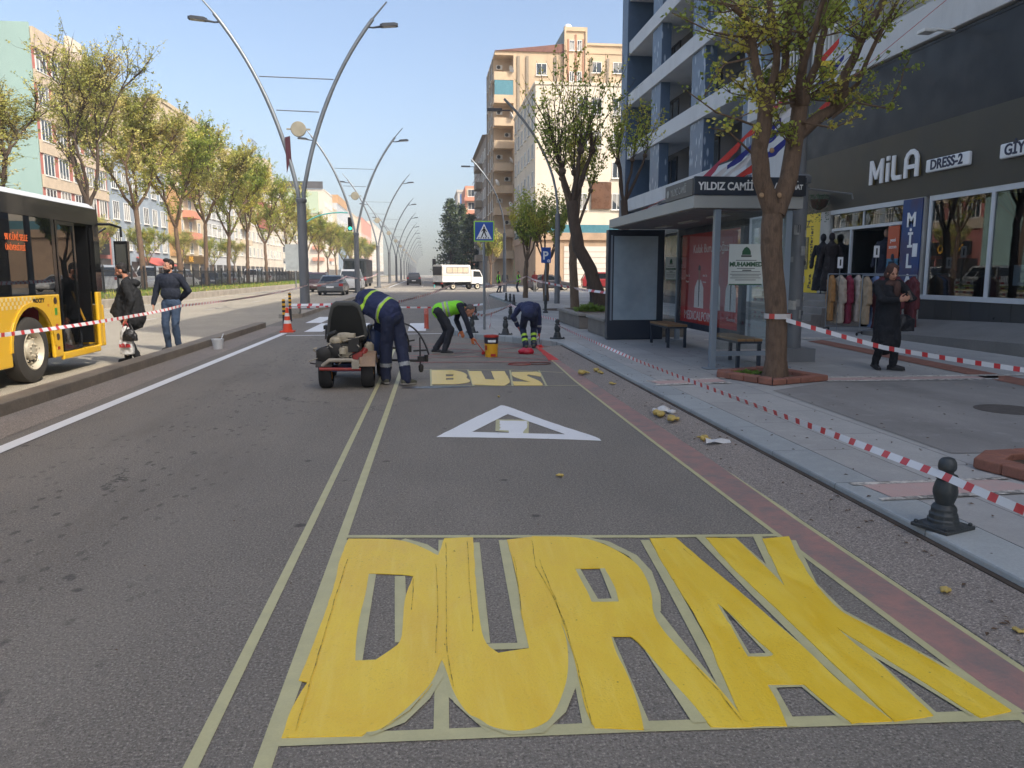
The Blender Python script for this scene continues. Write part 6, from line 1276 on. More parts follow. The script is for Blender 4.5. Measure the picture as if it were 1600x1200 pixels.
def person(name, label, loc, J, st, vox=.0075, cat='person'):
    t = thing(name, label, cat, loc); s = st.get('s', 1.)
    for k in list(J): J[k] = V(J[k])
    C = J['chest']; Pv = J['pelvis']; ax = (C-Pv).normalized(); fw = V(st['front']); fw = (fw-ax*fw.dot(ax)).normalized(); rt = fw.cross(ax).normalized()
    TR = Matrix((rt, fw, ax)).transposed()
    for S_, sg in (('R', 1), ('L', -1)):
        J.setdefault('sh'+S_, C+rt*.185*sg*s-ax*.02); J.setdefault('hip'+S_, Pv+rt*.092*sg*s-ax*.02)
        J.setdefault('el'+S_, ik(J['sh'+S_], J['wr'+S_], .295*s, .26*s, J.get('elp'+S_, -fw*1.0-ax*.2)))
        J.setdefault('kn'+S_, ik(J['hip'+S_], J['an'+S_], .44*s, .43*s, J.get('knp'+S_, fw)))
    HR = frame_of(J['face'], st.get('headup', (0, 0, 1))); H = J['head']
    skin = st.get('skin', M_SKIN)
    # --- body: one continuous skin
    b = MB(); head_shapes(b, H, HR, s); nk = C+ax*.05; b.cap(nk, .055*s, H+HR @ V((0, -.02, -.07)), .05*s, 12)
    b.ell(C-ax*.12, (.15*s, .095*s, .17*s), 14, 10, TR); b.ell(Pv+ax*.18, (.125*s, .09*s, .16*s), 14, 10, TR); b.ell(Pv, (.145*s, .1*s, .12*s), 14, 10, TR); b.cap(C+rt*.15*s, .05*s, C-rt*.15*s, .05*s)
    for S_, sg in (('R', 1), ('L', -1)):
        b.cap(J['sh'+S_], .05*s, J['el'+S_], .038*s); b.cap(J['el'+S_], .038*s, J['wr'+S_], .026*s); b.cap(J['hip'+S_], .075*s, J['kn'+S_], .05*s); b.cap(J['kn'+S_], .05*s, J['an'+S_], .035*s)
        b.cap(J['an'+S_]-V((0, 0, .03)), .035*s, J['an'+S_]+V(J['toe'+S_]).normalized()*.14*s-V((0, 0, .05*s)), .028*s)
        hd, hn, cu = st.get('hand'+S_, (J['wr'+S_]-J['el'+S_], rt*-sg, .5)); th = st.get('thumb'+S_, fw)
        hand_shapes(b, J['wr'+S_], hd, hn, th, cu, s*1.02)
    def bm(c, n):
        for S_ in ('R', 'L'):
            if st.get('glove') and (c-J['wr'+S_]).length < .21 and (c-J['wr'+S_]).dot(J['wr'+S_]-J['el'+S_]) > -.004: return 1
        return 0
    remesh(b, 'body', [skin, st.get('glove', skin)], t, vox, 2, 0, 1, bm)
    for sg in (-1, 1):
        e = MB(); e.ell(H+HR @ (V((sg*.031, .082, .008))*s), (.013*s, .008*s, .0065*s), 8, 6, HR); e.build('eye', M_EYE, t, smooth=60)
        e = MB(); e.ell(H+HR @ (V((sg*.032, .089, .03))*s), (.02*s, .006*s, .005*s), 8, 6, HR); e.build('eyebrow', st.get('hair', M_HAIR), t, smooth=60)
    e = MB(); e.ell(H+HR @ (V((0, .094, -.058))*s), (.022*s, .005*s, .004*s), 8, 6, HR); e.build('mouth', mk('lips', '7c4438', .5, .05), t, smooth=60)
    if st.get('hair'):
        e = MB(); hs = st.get('hairs', 1.); e.ell(H+HR @ (V((0, -.03, .05))*s), (.08*s*hs, .096*s*hs, .09*s*hs), 16, 12, HR); e.ell(H+HR @ (V((0, -.055, -.01))*s), (.073*s, .05*s, .07*s), 14, 10, HR)
        if hs > 1: e.ell(H+HR @ (V((0, .03, .115))*s), (.07*s, .065*s, .04*s), 14, 10, HR)
        remesh(e, 'hair', st['hair'], t, .008, 1, .006, 45)
    if st.get('beard'):
        e = MB(); e.ell(H+HR @ (V((0, .03, -.074))*s), (.06*s, .066*s, .052*s), 14, 10, HR); e.ell(H+HR @ (V((0, .088, -.044))*s), (.03*s, .012*s, .006*s), 10, 6, HR); remesh(e, 'beard', st['beard'], t, .006, 1, .003, 60)
    # --- trousers
    if st.get('pants'):
        e = MB(); e.ell(Pv-ax*.01, (.168*s, .122*s, .14*s), 16, 10, TR); w1 = st.get('legw', 1.)
        for S_ in ('R', 'L'):
            e.cap(J['hip'+S_], .098*s, J['kn'+S_], .072*s*w1, 14); e.cap(J['kn'+S_], .072*s*w1, J['an'+S_]+V((0, 0, -.005)), .06*s*w1, 14)
        pb = st.get('pband')
        def pf(c, n):
            if pb:
                for S_ in ('R', 'L'):
                    k, a = J['kn'+S_], J['an'+S_]; q = (c-k).dot(a-k)/(a-k).length_squared
                    if (c-(k+(a-k)*q)).length < .12:
                        for lo, hi in pb:
                            if lo < q < hi: return 1
            return 0
        remesh(e, 'trousers', [st['pants'], st.get('pbandm', M_SILV)], t, vox*1.15, 3, .011, 13, pf)
    # --- upper garment
    e = MB(); bk = st.get('bulk', 1.); hem = st.get('hem', .02)
    e.ell(C-ax*.12, (.185*s*bk, .128*s*bk, .19*s), 16, 12, TR); e.ell(Pv+ax*.2, (.172*s*bk, .125*s*bk, .19*s), 16, 12, TR); e.cap(C+rt*.16*s-ax*.01, .072*s*bk, C-rt*.16*s-ax*.01, .072*s*bk, 12); e.cap(Pv+ax*.2, .14*s*bk, Pv+ax*hem, .15*s*bk, 16) if hem > -.05 else None
    for p, r in st.get('extra', ()): e.ell(V(p), r, 16, 10, TR)
    for a, r0, b2, r1 in st.get('skirt', ()): e.cap(a, r0, b2, r1, 18)
    e.cap(C+ax*.02, .07*s, C+ax*.06, .062*s, 12)
    if st.get('sleeves', True):
        for S_ in ('R', 'L'): e.cap(J['sh'+S_], .071*s*bk, J['el'+S_], .058*s*bk, 12); e.cap(J['el'+S_], .058*s*bk, J['wr'+S_]-(J['wr'+S_]-J['el'+S_]).normalized()*.012, .043*s*bk, 12)
    bands = st.get('bands'); L_ = (C-Pv).length
    def jf(c, n):
        if bands:
            q = (c-Pv).dot(ax); lat = (c-Pv-ax*q).length
            if lat < .26*s:
                arm = min((c-J['sh'+S_]-(J['el'+S_]-J['sh'+S_])*max(.25, min(1, (c-J['sh'+S_]).dot(J['el'+S_]-J['sh'+S_])/(J['el'+S_]-J['sh'+S_]).length_squared))).length for S_ in ('R', 'L'))
                if arm > .085:
                    for lo, hi, m in bands:
                        if lo < q/L_ < hi: return m
        for S_ in ('R', 'L'):
            for lo, hi, m in st.get('armband', ()):
                a, w_ = J['el'+S_], J['wr'+S_]; q = (c-a).dot(w_-a)/(w_-a).length_squared
                if lo < q < hi and (c-(a+(w_-a)*q)).length < .1: return m
        return 0
    top = st['top'] if isinstance(st['top'], (list, tuple)) else [st['top']]
    remesh(e, st.get('topname', 'jacket'), top, t, vox*1.15, 3, st.get('wr', .012), 11, jf)
    if st.get('vest'):
        e = MB(); e.ell(C-ax*.12, (.197*s, .142*s, .2*s), 16, 12, TR); e.ell(Pv+ax*.2, (.186*s, .14*s, .2*s), 16, 12, TR); e.cap(Pv+ax*.2, .155*s, Pv+ax*.0, .162*s, 16); e.cap(C+rt*.13*s-ax*.01, .074*s, C-rt*.13*s-ax*.01, .074*s, 12)
        def vf(c, n):
            q = (c-Pv).dot(ax)/L_
            for lo, hi, m in st['vestb']:
                if lo < q < hi: return m
            return 0
        remesh(e, 'vest', st['vest'], t, .009, 3, .01, 12, vf)
    # --- shoes
    for S_ in ('R', 'L'):
        e = MB(); a = J['an'+S_]; f = V(J['toe'+S_]).normalized(); up = V(st.get('shup'+S_, (0, 0, 1))); up = (up-f*up.dot(f)).normalized(); bs = a-up*.075*s
        e.cap(bs+f*-.045*s+up*.035, .042*s, bs+f*.08*s+up*.032, .042*s, 12); e.cap(bs+f*.08*s+up*.03, .042*s, bs+f*.155*s+up*.022, .034*s, 12); e.cap(a+up*.03, .05*s, a-up*.03, .05*s, 12)
        so = remesh(e, 'shoe', st.get('shoe', M_SHOE), t, .008, 2)
        e = MB(); x = f.cross(up); e.frame(bs, x, f, up); e.plan([(-.036*s, -.08*s), (.036*s, -.08*s), (.042*s, .06*s), (.034*s, .17*s), (0, .195*s), (-.034*s, .17*s), (-.042*s, .06*s)], -.008, .014); e.build('sole', st.get('sole', M_SHOE), so, bevel=.004)
    return t
# man in the black parka, seen in profile looking down to the left
pk_ = dict(pelvis=(0, .0, .93), chest=(-.05, -.02, 1.43), head=(-.14, -.03, 1.64), face=(-.93, -.1, -.35), wrL=(-.02, -.24, .84), elL=(.08, -.25, 1.12), wrR=(-.1, .26, .85), anL=(.07, -.07, .085), anR=(-.16, .1, .085), toeL=(-.4, -.9, 0), toeR=(-1, .1, 0))
p1 = person('person', 'man in an open black parka and dark trousers looking down beside the bus', (-5.22, 14.45, 0), pk_, dict(front=(-1, -.15, 0), hair=M_HAIR, beard=M_HAIR, pants=cloth('black_trousers', '1a1b1e'), top=cloth('black_parka', '18191b'), topname='parka', bulk=1.12, hem=-.02, extra=[((.06, .0, 1.43), (.12, .1, .07))], skirt=[((-.02, 0, 1.2), .19, (-.0, 0, .8), .215), ((-.08, -.03, 1.28), .15, (-.2, -.04, .9), .13), ((-.1, -.04, 1.25), .1, (-.32, -.06, .93), .05)], handL=((-.35, -.1, -1), (-1, .5, 0), .9), wr=.016))
hw = V((-5.22, 14.45, 0))+V((-.05, -.26, .735))
def bag(name, label, top, w, h, m, tw, print_=None, hm=None, hl=.12):
    t = thing(name, label, 'bag', tuple(top)); b = MB(); b.ell((0, 0, -hl-h*.55), (w*.5, tw, h*.5), 12, 8); b.ell((0, 0, -hl-h*.2), (w*.36, tw*.7, h*.25), 12, 8); b.box(-w*.45, w*.45, -tw*.7, tw*.7, -hl-h, -hl-h*.5); remesh(b, 'bag_body', m, t, .011, 2, .012, 16)
    for s in (-1, 1): b = MB(); b.tube([(s*w*.25, 0, -hl-h*.12), (s*w*.1, s*.01, -hl*.4), (0, 0, 0)], .008, 6); b.build('handle', hm or m, t)
    if print_:
        b = MB(); text_mb(b, print_, .07, (0, -tw*1.12-.004, -hl-h*.72), (1, 0, 0), UPV, .006, align='CENTER', bold=.006); b.build('print', mk('print_bag_red', 'a82a2e', .5, .1), t)
    return t
bag('shopping_bag', 'white plastic shopping bag with red print held by the man in the parka', hw+V((.02, -.03, .03)), .24, .48, mk('bag_white', 'c4c3c0', .45, .1, 8), .08, 'KİLER', mk('bag_red', 'a33336', .5, .1), .1)
bag('handbag', 'small black bag held in front of the white shopping bag', hw+V((.1, -.08, .0)), .26, .2, mk('bag_black', '201f20', .45, .1), .07, hl=.11)
# man in the navy shirt, hands behind his back
person('person', 'bearded man in a navy shirt and blue jeans with one hand behind his back', (-5.27, 16.75, 0), dict(pelvis=(0, 0, 1.0), chest=(0, .0, 1.53), head=(-.01, -.02, 1.745), face=(-.55, -.83, -.02), wrR=(-.37, .04, .97), elR=(-.3, .05, 1.24), wrL=(.12, .17, 1.05), elL=(.34, .06, 1.24), anR=(-.11, .02, .085), anL=(.1, .0, .085), toeR=(-.35, -.9, 0), toeL=(.2, -.95, 0)),
       dict(front=(-.1, -1, 0), s=1.06, hair=M_HAIR, hairs=1.03, beard=M_HAIR, skin=M_SKINL, pants=cloth('blue_jeans', '2f3f55'), top=cloth('navy_shirt', '1c2230'), topname='shirt', hem=-.13, bulk=1.14, handR=((-.05, -.05, -1), (1, 0, 0), .4), handL=((-.9, .1, -.1), (0, -1, 0), .5), wr=.009))
# operator bent over the line marking machine, seen from behind
op = dict(pelvis=(.0, 0, .99), chest=(-.34, .22, 1.18), head=(-.5, .34, 1.08), face=(-.45, .55, -.9), wrR=(-.24, .42, .62), elpR=(.6, .3, -.3), wrL=(-.5, .28, .62), elpL=(-1, -.2, -.2), anR=(.2, -.06, .1), anL=(-.1, .1, .1), toeR=(.75, .6, -.05), toeL=(-.25, 1, 0), knpR=(.1, 1, 0), knpL=(-.3, 1, 0))
person('person', 'worker in a navy jacket with two lime stripes bending over the marking machine', (-.5, 11.1, 0), op, dict(front=(-.3, .5, -.9), headup=(-.5, .5, .5), hair=M_HAIR, pants=M_NAVY, legw=1.3, pband=[(.5, .62)], top=[M_NAVYJ, M_LIME, M_SILV], bands=[(.18, .27, 1), (.27, .31, 2), (.78, .88, 1)], bulk=1.16, hem=.03, skirt=[((-.05, .03, 1.07), .2, (-.3, .19, 1.19), .2), ((-.12, .08, 1.14), .17, (-.36, .24, 1.2), .17)], shoe=M_BOOTG, sole=M_SOLE, wr=.015))
# worker in the bright vest painting with a small roller
v4 = dict(pelvis=(.0, .0, .86), chest=(.42, -.02, .95), head=(.58, -.04, .85), face=(.55, -.35, -.75), wrR=(.62, -.2, .34), elpR=(.3, -.4, .2), wrL=(.42, .16, .45), elpL=(-.3, .4, 0), anR=(.08, -.12, .085), anL=(-.1, .1, .085), toeR=(.95, -.3, 0), toeL=(.9, -.3, 0), knpR=(1, -.2, 0), knpL=(1, 0, 0))
person('person', 'worker in a bright green vest bending down to paint with a roller', (.27, 15.42, 0), v4, dict(front=(.25, -.1, -1), headup=(.6, 0, .6), hair=M_HAIRG, pants=cloth('dark_trousers', '20242c'), top=cloth('navy_sweater', '1b2130'), topname='sweater', vest=[M_VEST, M_SILV, M_LIME], vestb=[(.16, .26, 1), (.26, .33, 2), (.36, .44, 1)], glove=mk('glove_orange', 'c2703f', .6, .2, 12), sole=M_SOLE, handR=((.2, -.05, -1), (.6, .6, 0), 1.1)))
rl = thing('paint_roller', 'small red paint roller on a long thin handle in the hand of the vested worker', 'paint roller', (.27, 15.42, 0)); b = MB(); b.tube([(.66, -.22, .31), (.86, -.27, .05)], .01, 8); b.tube([(.63, -.212, .34), (.68, -.224, .28)], .016, 8); b.build('handle', M_RPOST, rl); b = MB(); b.tube([(.83, -.31, .035), (.9, -.23, .035)], .032, 12); b.build('roller', M_REDWET, rl)
# worker in navy overalls seen from behind
person('person', 'worker in navy overalls bending away beside the fresh red paint', (2.2, 16.35, 0), dict(pelvis=(0, -.02, .74), chest=(.03, .38, .9), head=(.06, .58, .84), face=(.1, .7, -.7), wrR=(.27, .42, .3), elpR=(.7, -.3, 0), wrL=(-.2, .5, .45), elpL=(-1, -.2, 0), anR=(.1, .05, .09), anL=(-.08, -.0, .09), toeR=(.2, .95, 0), toeL=(-.1, 1, 0), knpR=(.12, 1, 0), knpL=(-.12, 1, 0)),
       dict(front=(0, .4, -1), headup=(0, .5, .5), hair=M_HAIR, pants=M_NAVY, legw=1.05, pband=[(.42, .55), (.7, .84)], pbandm=M_LIME, top=[M_NAVYJ, M_SILV, M_SILV], armband=[(.42, .56, 1)], bulk=1.1, glove=mk('glove_red', 'c8452c', .6, .15, 12), shoe=M_BOOTG, handR=((.05, .05, -1), (-1, 0, 0), 1.1), s=.97))
br_ = thing('paint_brush', 'thin brush with red paint in the gloved hand of the worker in overalls', 'paint brush', (2.47, 16.8, 0)); b = MB(); b.tube([(0, 0, .24), (.0, -.22, .03)], .007, 6); b.build('handle', M_SBLACK, br_); b = MB(); b.box(-.03, .03, -.25, -.21, .008, .05); b.build('bristles', M_REDWET, br_)
# woman with a brown headscarf looking at her phone
M_SCARF = cloth('brown_scarf', '4e352d', .8); M_COAT = cloth('black_coat', '14161b')
wm = dict(pelvis=(0, 0, .88), chest=(-.01, .01, 1.31), head=(.01, -.035, 1.475), face=(-.08, -.93, -.33), wrR=(-.0, -.27, 1.07), elpR=(-1, .1, -.5), wrL=(.15, -.22, 1.07), elpL=(1, .2, -.5), anR=(-.1, .08, .1), anL=(.08, -.09, .085), toeR=(-.1, -.95, -.2), toeL=(.75, -.65, 0))
person('person', 'woman in a long black coat and brown headscarf looking at her phone', (7.0, 11.05, .13), wm, dict(front=(-.12, -1, 0), s=.93, skin=M_SKINL, pants=M_COAT, top=M_COAT, topname='coat', bulk=1.05, hem=.0, skirt=[((0, 0, 1.1), .165, (.0, .01, .42), .195)], handR=((.45, -.5, .2), (.6, .6, .3), 1.0), handL=((-.35, -.45, .15), (-.5, .7, .4), 1.0), wr=.014))
hj = bpy.data.objects[[o.name for o in COL.objects if o.name.startswith('coat') and o.parent and o.parent.get('category') == 'person'][-1]].parent
H_, HR_ = V((.01, -.035, 1.475)), frame_of((-.08, -.93, -.33), (0, 0, 1)); b = MB()
b.ell(H_+HR_ @ V((0, -.03, .04)), (.092, .1, .1), 16, 12, HR_); b.ell(H_+HR_ @ V((0, -.04, -.04)), (.1, .088, .1), 16, 12, HR_); b.ell(H_+HR_ @ V((0, .01, -.125)), (.075, .075, .05), 14, 10, HR_); b.ell(H_+V((.0, .02, -.17)), (.12, .1, .06), 16, 10); b.ell(H_+V((.03, -.1, -.24)), (.06, .035, .13), 14, 10)
remesh(b, 'headscarf', M_SCARF, hj, .009, 2, .006, 25)
ph = MB(); ph.at((0, 0, 0)); ph.frame((7.135, 10.73, 1.275), (.85, .5, .05), (-.2, .35, .9), (.4, -.75, .45)); ph.box(-.037, .037, -.075, .075, -.004, .004); tag(ph.build('mobile_phone', mk('phone_case', '5c4a3d', .3, .05), bevel=.004), 'mobile phone held in both hands of the woman in the coat', 'phone')
b = MB(); b.ell((0, 0, .13), (.17, .08, .13), 14, 10); b.box(-.15, .15, -.065, .065, .0, .2); o = thing('handbag', 'dark handbag hanging at the left side of the woman in the coat', 'bag', (7.27, 11.05, .72)); remesh(b, 'bag_body', mk('handbag_dark', '15161c', .5, .1), o, .011, 2, .008, 14); b = MB(); b.tube([(-.1, 0, .24), (-.09, .02, .5), (-.12, .04, .72)], .01, 6); b.build('handle', M_SHOE, o)
# distant passers-by
def walker(label, loc, face, top, pants, vest=None, h=1.0, grp=None):
    a = V(face).normalized(); r = V((a.y, -a.x, 0)); q = rng.uniform(.04, .16)
    J = dict(pelvis=(0, 0, .93), chest=(0, 0, 1.43), head=tuple(a*.02+V((0, 0, 1.64))), face=tuple(a), wrR=tuple(r*.27+a*.06+V((0, 0, .9))), wrL=tuple(-r*.27-a*.05+V((0, 0, .9))), anR=tuple(r*.09+a*q+V((0, 0, .09))), anL=tuple(-r*.09-a*q+V((0, 0, .09))), toeR=tuple(a), toeL=tuple(a))
    st = dict(front=tuple(a), hair=M_HAIR, pants=pants, top=top, wr=.01, s=h)
    if vest: st.update(vest=[vest, M_SILV], vestb=[(.3, .4, 1)])
    return person('person', label, loc, J, st, .017)
CJ = cloth('dark_jeans', '262c38'); CR_ = cloth('red_jacket', '7f2c2c'); CG = cloth('grey_jacket', '55524e'); CB = cloth('black_jacket', '1d1d20')
walker('distant worker in a lime vest facing right near the pickup truck', (6.05, 64.5, 0), (1, .1, 0), CB, CJ, M_VEST); walker('distant person in a pale shirt beside the first lime vest', (6.75, 66, 0), (-.2, -1, 0), CG, CJ); walker('distant worker in a lime vest right of the thin grey post', (7.6, 63.5, .0), (-1, .2, 0), CB, CJ, M_VEST)
walker('distant person in a red jacket left of the dark trunk', (9.0, 63.8, 0), (.2, -1, 0), CR_, cloth('pale_trousers', 'a19c92')); walker('distant person in a red jacket partly behind the dark trunk', (10.2, 66, 0), (-.5, -1, 0), CR_, CB); walker('distant person in a grey jacket next to the parking sign', (11.2, 65, 0), (-1, -.4, 0), CG, CJ); walker('person in black standing behind the leaning tree', (7.55, 34.5, .13), (.3, 1, 0), CB, CB)
walker('driver in dark clothes sitting behind the bus windows', (-6.9, 13.3, .35), (0, 1, 0), CB, CB) if 0 else None
# ---------------------------------------------------------------- ride-on line marking machine
M_ENGW = mk('engine_cream', 'a89f8a', .5, .2, 9, dirt=.5); M_ENGD = mk('engine_dark', '2c2b29', .6, .2, 9, metal=.3); M_MBLUE = mk('machine_blue', '2b3f6b', .45, .12, 4, dirt=.35); M_MRED = mk('machine_red', '8c2c24', .5, .15, 6, dirt=.3); M_FEND = mk('fender_tan', '8a7259', .6, .15, 5, dirt=.4); M_SEATB = mk('seat_black_vinyl', '1d1f1e', .5, .15, 4, bump=.002); M_SEATE = mk('seat_grey_edge', '4b4d4b', .6, .1, 4); M_ORIM = mk('hub_orange', 'b5792f', .5, .1, 4, dirt=.3); M_HOSE = mk('hose_black', '1b1c1f', .5, .05); M_BEIGE2 = mk('bumper_pale', '9a9384', .55, .15, 6, dirt=.4)
mc = thing('marking_machine', 'small ride on line painting machine with a black seat and an exposed engine', 'marking machine', (-1.13, 10.95, 0))
def mb_(name, m, f, par=mc, smooth=None, bevel=0): b = MB(); f(b); return b.build(name, m, par, smooth=smooth, bevel=bevel)
def wheel(x, y, r, w_):
    b = MB(); b.at((x, y, r), 0, 0, PI/2); b.lathe([(r*.6, -w_/2), (r*.92, -w_/2), (r, -w_*.3), (r, w_*.3), (r*.92, w_/2), (r*.6, w_/2)], 24, caps=False); o = b.build('wheel', M_TYRED, mc, smooth=40); b = MB(); b.at((x, y, r), 0, 0, PI/2); b.lathe([(r*.6, -w_*.4), (r*.55, -w_*.2), (r*.15, -w_*.2), (r*.12, -w_*.45), (r*.12, w_*.45), (r*.15, w_*.2), (r*.55, w_*.2), (r*.6, w_*.4)], 18, caps=False); b.build('rim', M_ORIM, o, smooth=40)
wheel(-.28, 0, .225, .17); wheel(.3, 0, .225, .17); wheel(.42, 1.25, .215, .14); wheel(-.36, 1.25, .215, .14)
mb_('frame', M_MBLUE, lambda b: (b.box(-.3, .32, -.1, 1.4, .24, .3), b.box(.2, .4, .1, 1.1, .3, .36)))
for x in (-.28, .31):
    def fen(b, x=x):
        P = [(.29*math.cos(a), .225+.29*math.sin(a)) for a in [PI*(.02+.96*k/10) for k in range(11)]]; [b.side([P[i], P[i+1], (P[i+1][0]*.93, .225+(P[i+1][1]-.225)*.93), (P[i][0]*.93, .225+(P[i][1]-.225)*.93)], x-.11, x+.11) for i in range(1, 9)]
    mb_('fender', M_FEND if x > 0 else M_ENGD, fen)
mb_('seat_base', M_ENGD, lambda b: b.box(-.2, .2, .28, .62, .3, .62), bevel=.02)
mb_('seat_cushion', M_SEATB, lambda b: b.box(-.24, .26, .25, .72, .62, .72), bevel=.04)
def sback(b):
    P = [(-.27, .68), (.27, .66), (.29, .74), (.25, .98), (.2, 1.15), (.13, 1.21), (-.13, 1.215), (-.2, 1.17), (-.25, 1.0), (-.29, .76)]
    b.ext([(x, .24-.14*(z-.66)/.5, z) for x, z in P], (0, .1, 0))
mb_('seat_back', M_SEATE, sback, bevel=.03)
def sbk2(b):
    P = [(-.23, .7), (.23, .69), (.245, .76), (.21, .97), (.165, 1.11), (.1, 1.155), (-.1, 1.16), (-.165, 1.12), (-.21, .98), (-.245, .77)]
    b.ext([(x, .225-.14*(z-.66)/.5, z) for x, z in P], (0, .02, 0))
mb_('seat_shell', M_SEATB, sbk2, bevel=.008)
for s in (-1, 1): mb_('armrest', M_SEATB, lambda b, s=s: (b.box(s*.31-.03, s*.31+.03, .3, .55, .8, .86), b.tube([(s*.3, .3, .82), (s*.31, .28, .66)], .015, 6)), bevel=.015)
# engine
def eng(b):
    b.mat(0).box(-.16, .1, -.16, .12, .44, .6); b.ell((-.12, -.14, .68), (.09, .07, .07)); b.ell((.0, -.1, .72), (.16, .1, .07)); b.box(-.06, .14, -.2, .02, .72, .77)
    b.mat(1).box(.05, .2, -.2, .0, .52, .72); b.at((-.12, -.16, .55), 0, PI/2); b.lathe([(.1, -.02), (.11, .03), (.06, .05)], 16); b.at(); b.tube([(-.22, -.1, .66), (-.2, -.16, .76), (-.1, -.18, .8)], .035, 8)
mb_('engine', [M_ENGW, M_ENGD], eng, smooth=35, bevel=.008)
mb_('fuel_cap', M_ENGW, lambda b: (b.at((-.02, -.22, .5)), b.lathe([(.05, 0), (.055, .06), (.04, .09)], 12)), smooth=40)
mb_('pump', M_MRED, lambda b: (b.box(.1, .24, -.18, .0, .34, .52), b.tube([(.2, -.1, .4), (.28, -.06, .56)], .045, 10)), bevel=.015)
mb_('gearbox', M_ENGD, lambda b: (b.box(-.38, -.16, -.2, .08, .4, .56), b.at((-.28, -.2, .5), 0, PI/2), b.lathe([(.09, 0), (.1, .04), (.05, .06)], 14)), smooth=35)
def cabs(b):
    q = random.Random(4)
    for k in range(16): p = V((q.uniform(-.4, .2), -.18, q.uniform(.38, .7))); c = p+V((q.uniform(-.18, .18), -.06, q.uniform(-.1, .1))); e = p+V((q.uniform(-.25, .25), .02, q.uniform(-.15, .12))); b.mat(k % 3).tube(bez(p, c, e, 6), .009, 5)
mb_('cable', [M_HOSE, M_BEIGE2, M_ENGW], cabs); mc.children[-1]['kind'] = 'stuff'
mb_('bumper', M_BEIGE2, lambda b: (b.tube([(-.3, -.24, .34), (-.2, -.28, .42), (.1, -.28, .42), (.2, -.26, .33)], .028, 8), b.box(.1, .2, -.3, -.24, .3, .42)), smooth=40)
mb_('bumper_bar', M_MRED, lambda b: b.tube([(-.34, -.27, .3), (.22, -.27, .29)], .022, 8), smooth=40)
mb_('paint_tank', M_MBLUE, lambda b: (b.at((.33, .62, .4)), b.lathe([(.13, 0), (.16, .04), (.16, .32), (.13, .38), (.04, .4)], 18)), smooth=40)
mb_('filter_housing', M_ENGW, lambda b: (b.at((.3, .3, .38)), b.lathe([(.06, 0), (.07, .03), (.07, .2), (.03, .24)], 14)), smooth=40)
mb_('steering_column', M_ENGD, lambda b: (b.tube([(0, 1.1, .3), (0, .95, .85)], .025, 8), b.tube([(.17*math.cos(2*PI*k/16), .93+.06*math.sin(2*PI*k/16), .87+.15*math.sin(2*PI*k/16)) for k in range(17)], .014, 6, False)))
mb_('front_panel', M_MBLUE, lambda b: b.box(-.3, .35, 1.1, 1.4, .3, .55), bevel=.04)
# spray boom on the right
mb_('boom', M_ENGD, lambda b: (b.tube([(.3, .55, .33), (1.06, .5, .31)], .018, 8), b.tube([(.42, .8, .5), (.85, .75, .46)], .014, 8)))
mb_('gun_bracket', M_ENGD, lambda b: (b.tube([(1.03, .5, .2), (1.03, .5, .66)], .012, 6), b.tube([(.93, .5, .46), (1.13, .5, .47)], .014, 6), b.box(.99, 1.09, .45, .55, .3, .38), b.tube([(1.12, .48, .3), (1.12, .48, .4)], .03, 8), b.box(.82, .9, .7, .8, .42, .52), b.tube([(.72, .75, .56), (.95, .75, .6)], .012, 6)))
mb_('spray_nozzle', M_ENGD, lambda b: (b.at((1.04, .5, .14)), b.lathe([(.02, 0), (.035, .03), (.04, .09), (.02, .12)], 10)), smooth=40)
mb_('hose', M_HOSE, lambda b: (b.tube(bez((.6, .62, .86), (1.0, .6, .95), (1.16, .5, .4), 14), .014, 6), b.tube(bez((.6, .64, .84), (.86, .68, .85), (.86, .74, .5), 12), .012, 6), b.tube(bez((.3, .6, .8), (.45, .62, .95), (.6, .63, .86), 8), .013, 6)))
# dark bluish patch right of the operator's boots
mb = MB(); mb.sheet(rough_edge([(-.38, 10.75), (.1, 10.72), (.62, 10.78), (.6, 10.86), (.0, 10.92), (-.36, 10.9)], .08, .04, 3), .0045); tag(mb.build('dark_patch', mk('dark_asphalt', '2e3138', .35, .2, 6)), 'dark bluish patch on the asphalt beside the left end of BUS', 'blotch')
# ---------------------------------------------------------------- trees
def barkmat(name, c, c2):
    t = NT(name); co = t.co(); v = t.noise(9, 6, .7, t.mapv((2.2, 2.2, .5))); f = t.noise(40, 4, .7, t.mapv((1.5, 1.5, .4))); h = t.vor(3.2, 'F1', t.mapv((1, 1, .8)))
    col = t.mix(t.ramp(v, .3, .7), lin(c), lin(c2)); col = t.mix(t.ramp(f, .5, .7, 0, .6), col, [x*.45 for x in lin(c)]); col = t.mix(t.ramp(h, .08, .16, .7, 0), col, [x*.35 for x in lin(c)])
    t.base(col); t.rough(.9); t.bump(t.math('ADD', v, f), .02, .8); return t.m
M_BARK = barkmat('grey_brown_bark', '7d6a56', '5d4c3d'); M_BARKD = barkmat('dark_bark', '5b4c40', '43382f'); M_BARKL = barkmat('pale_bark', '7b6450', '574637'); M_CUT = mk('pruned_cut', '94795a', .8, .2, 20)
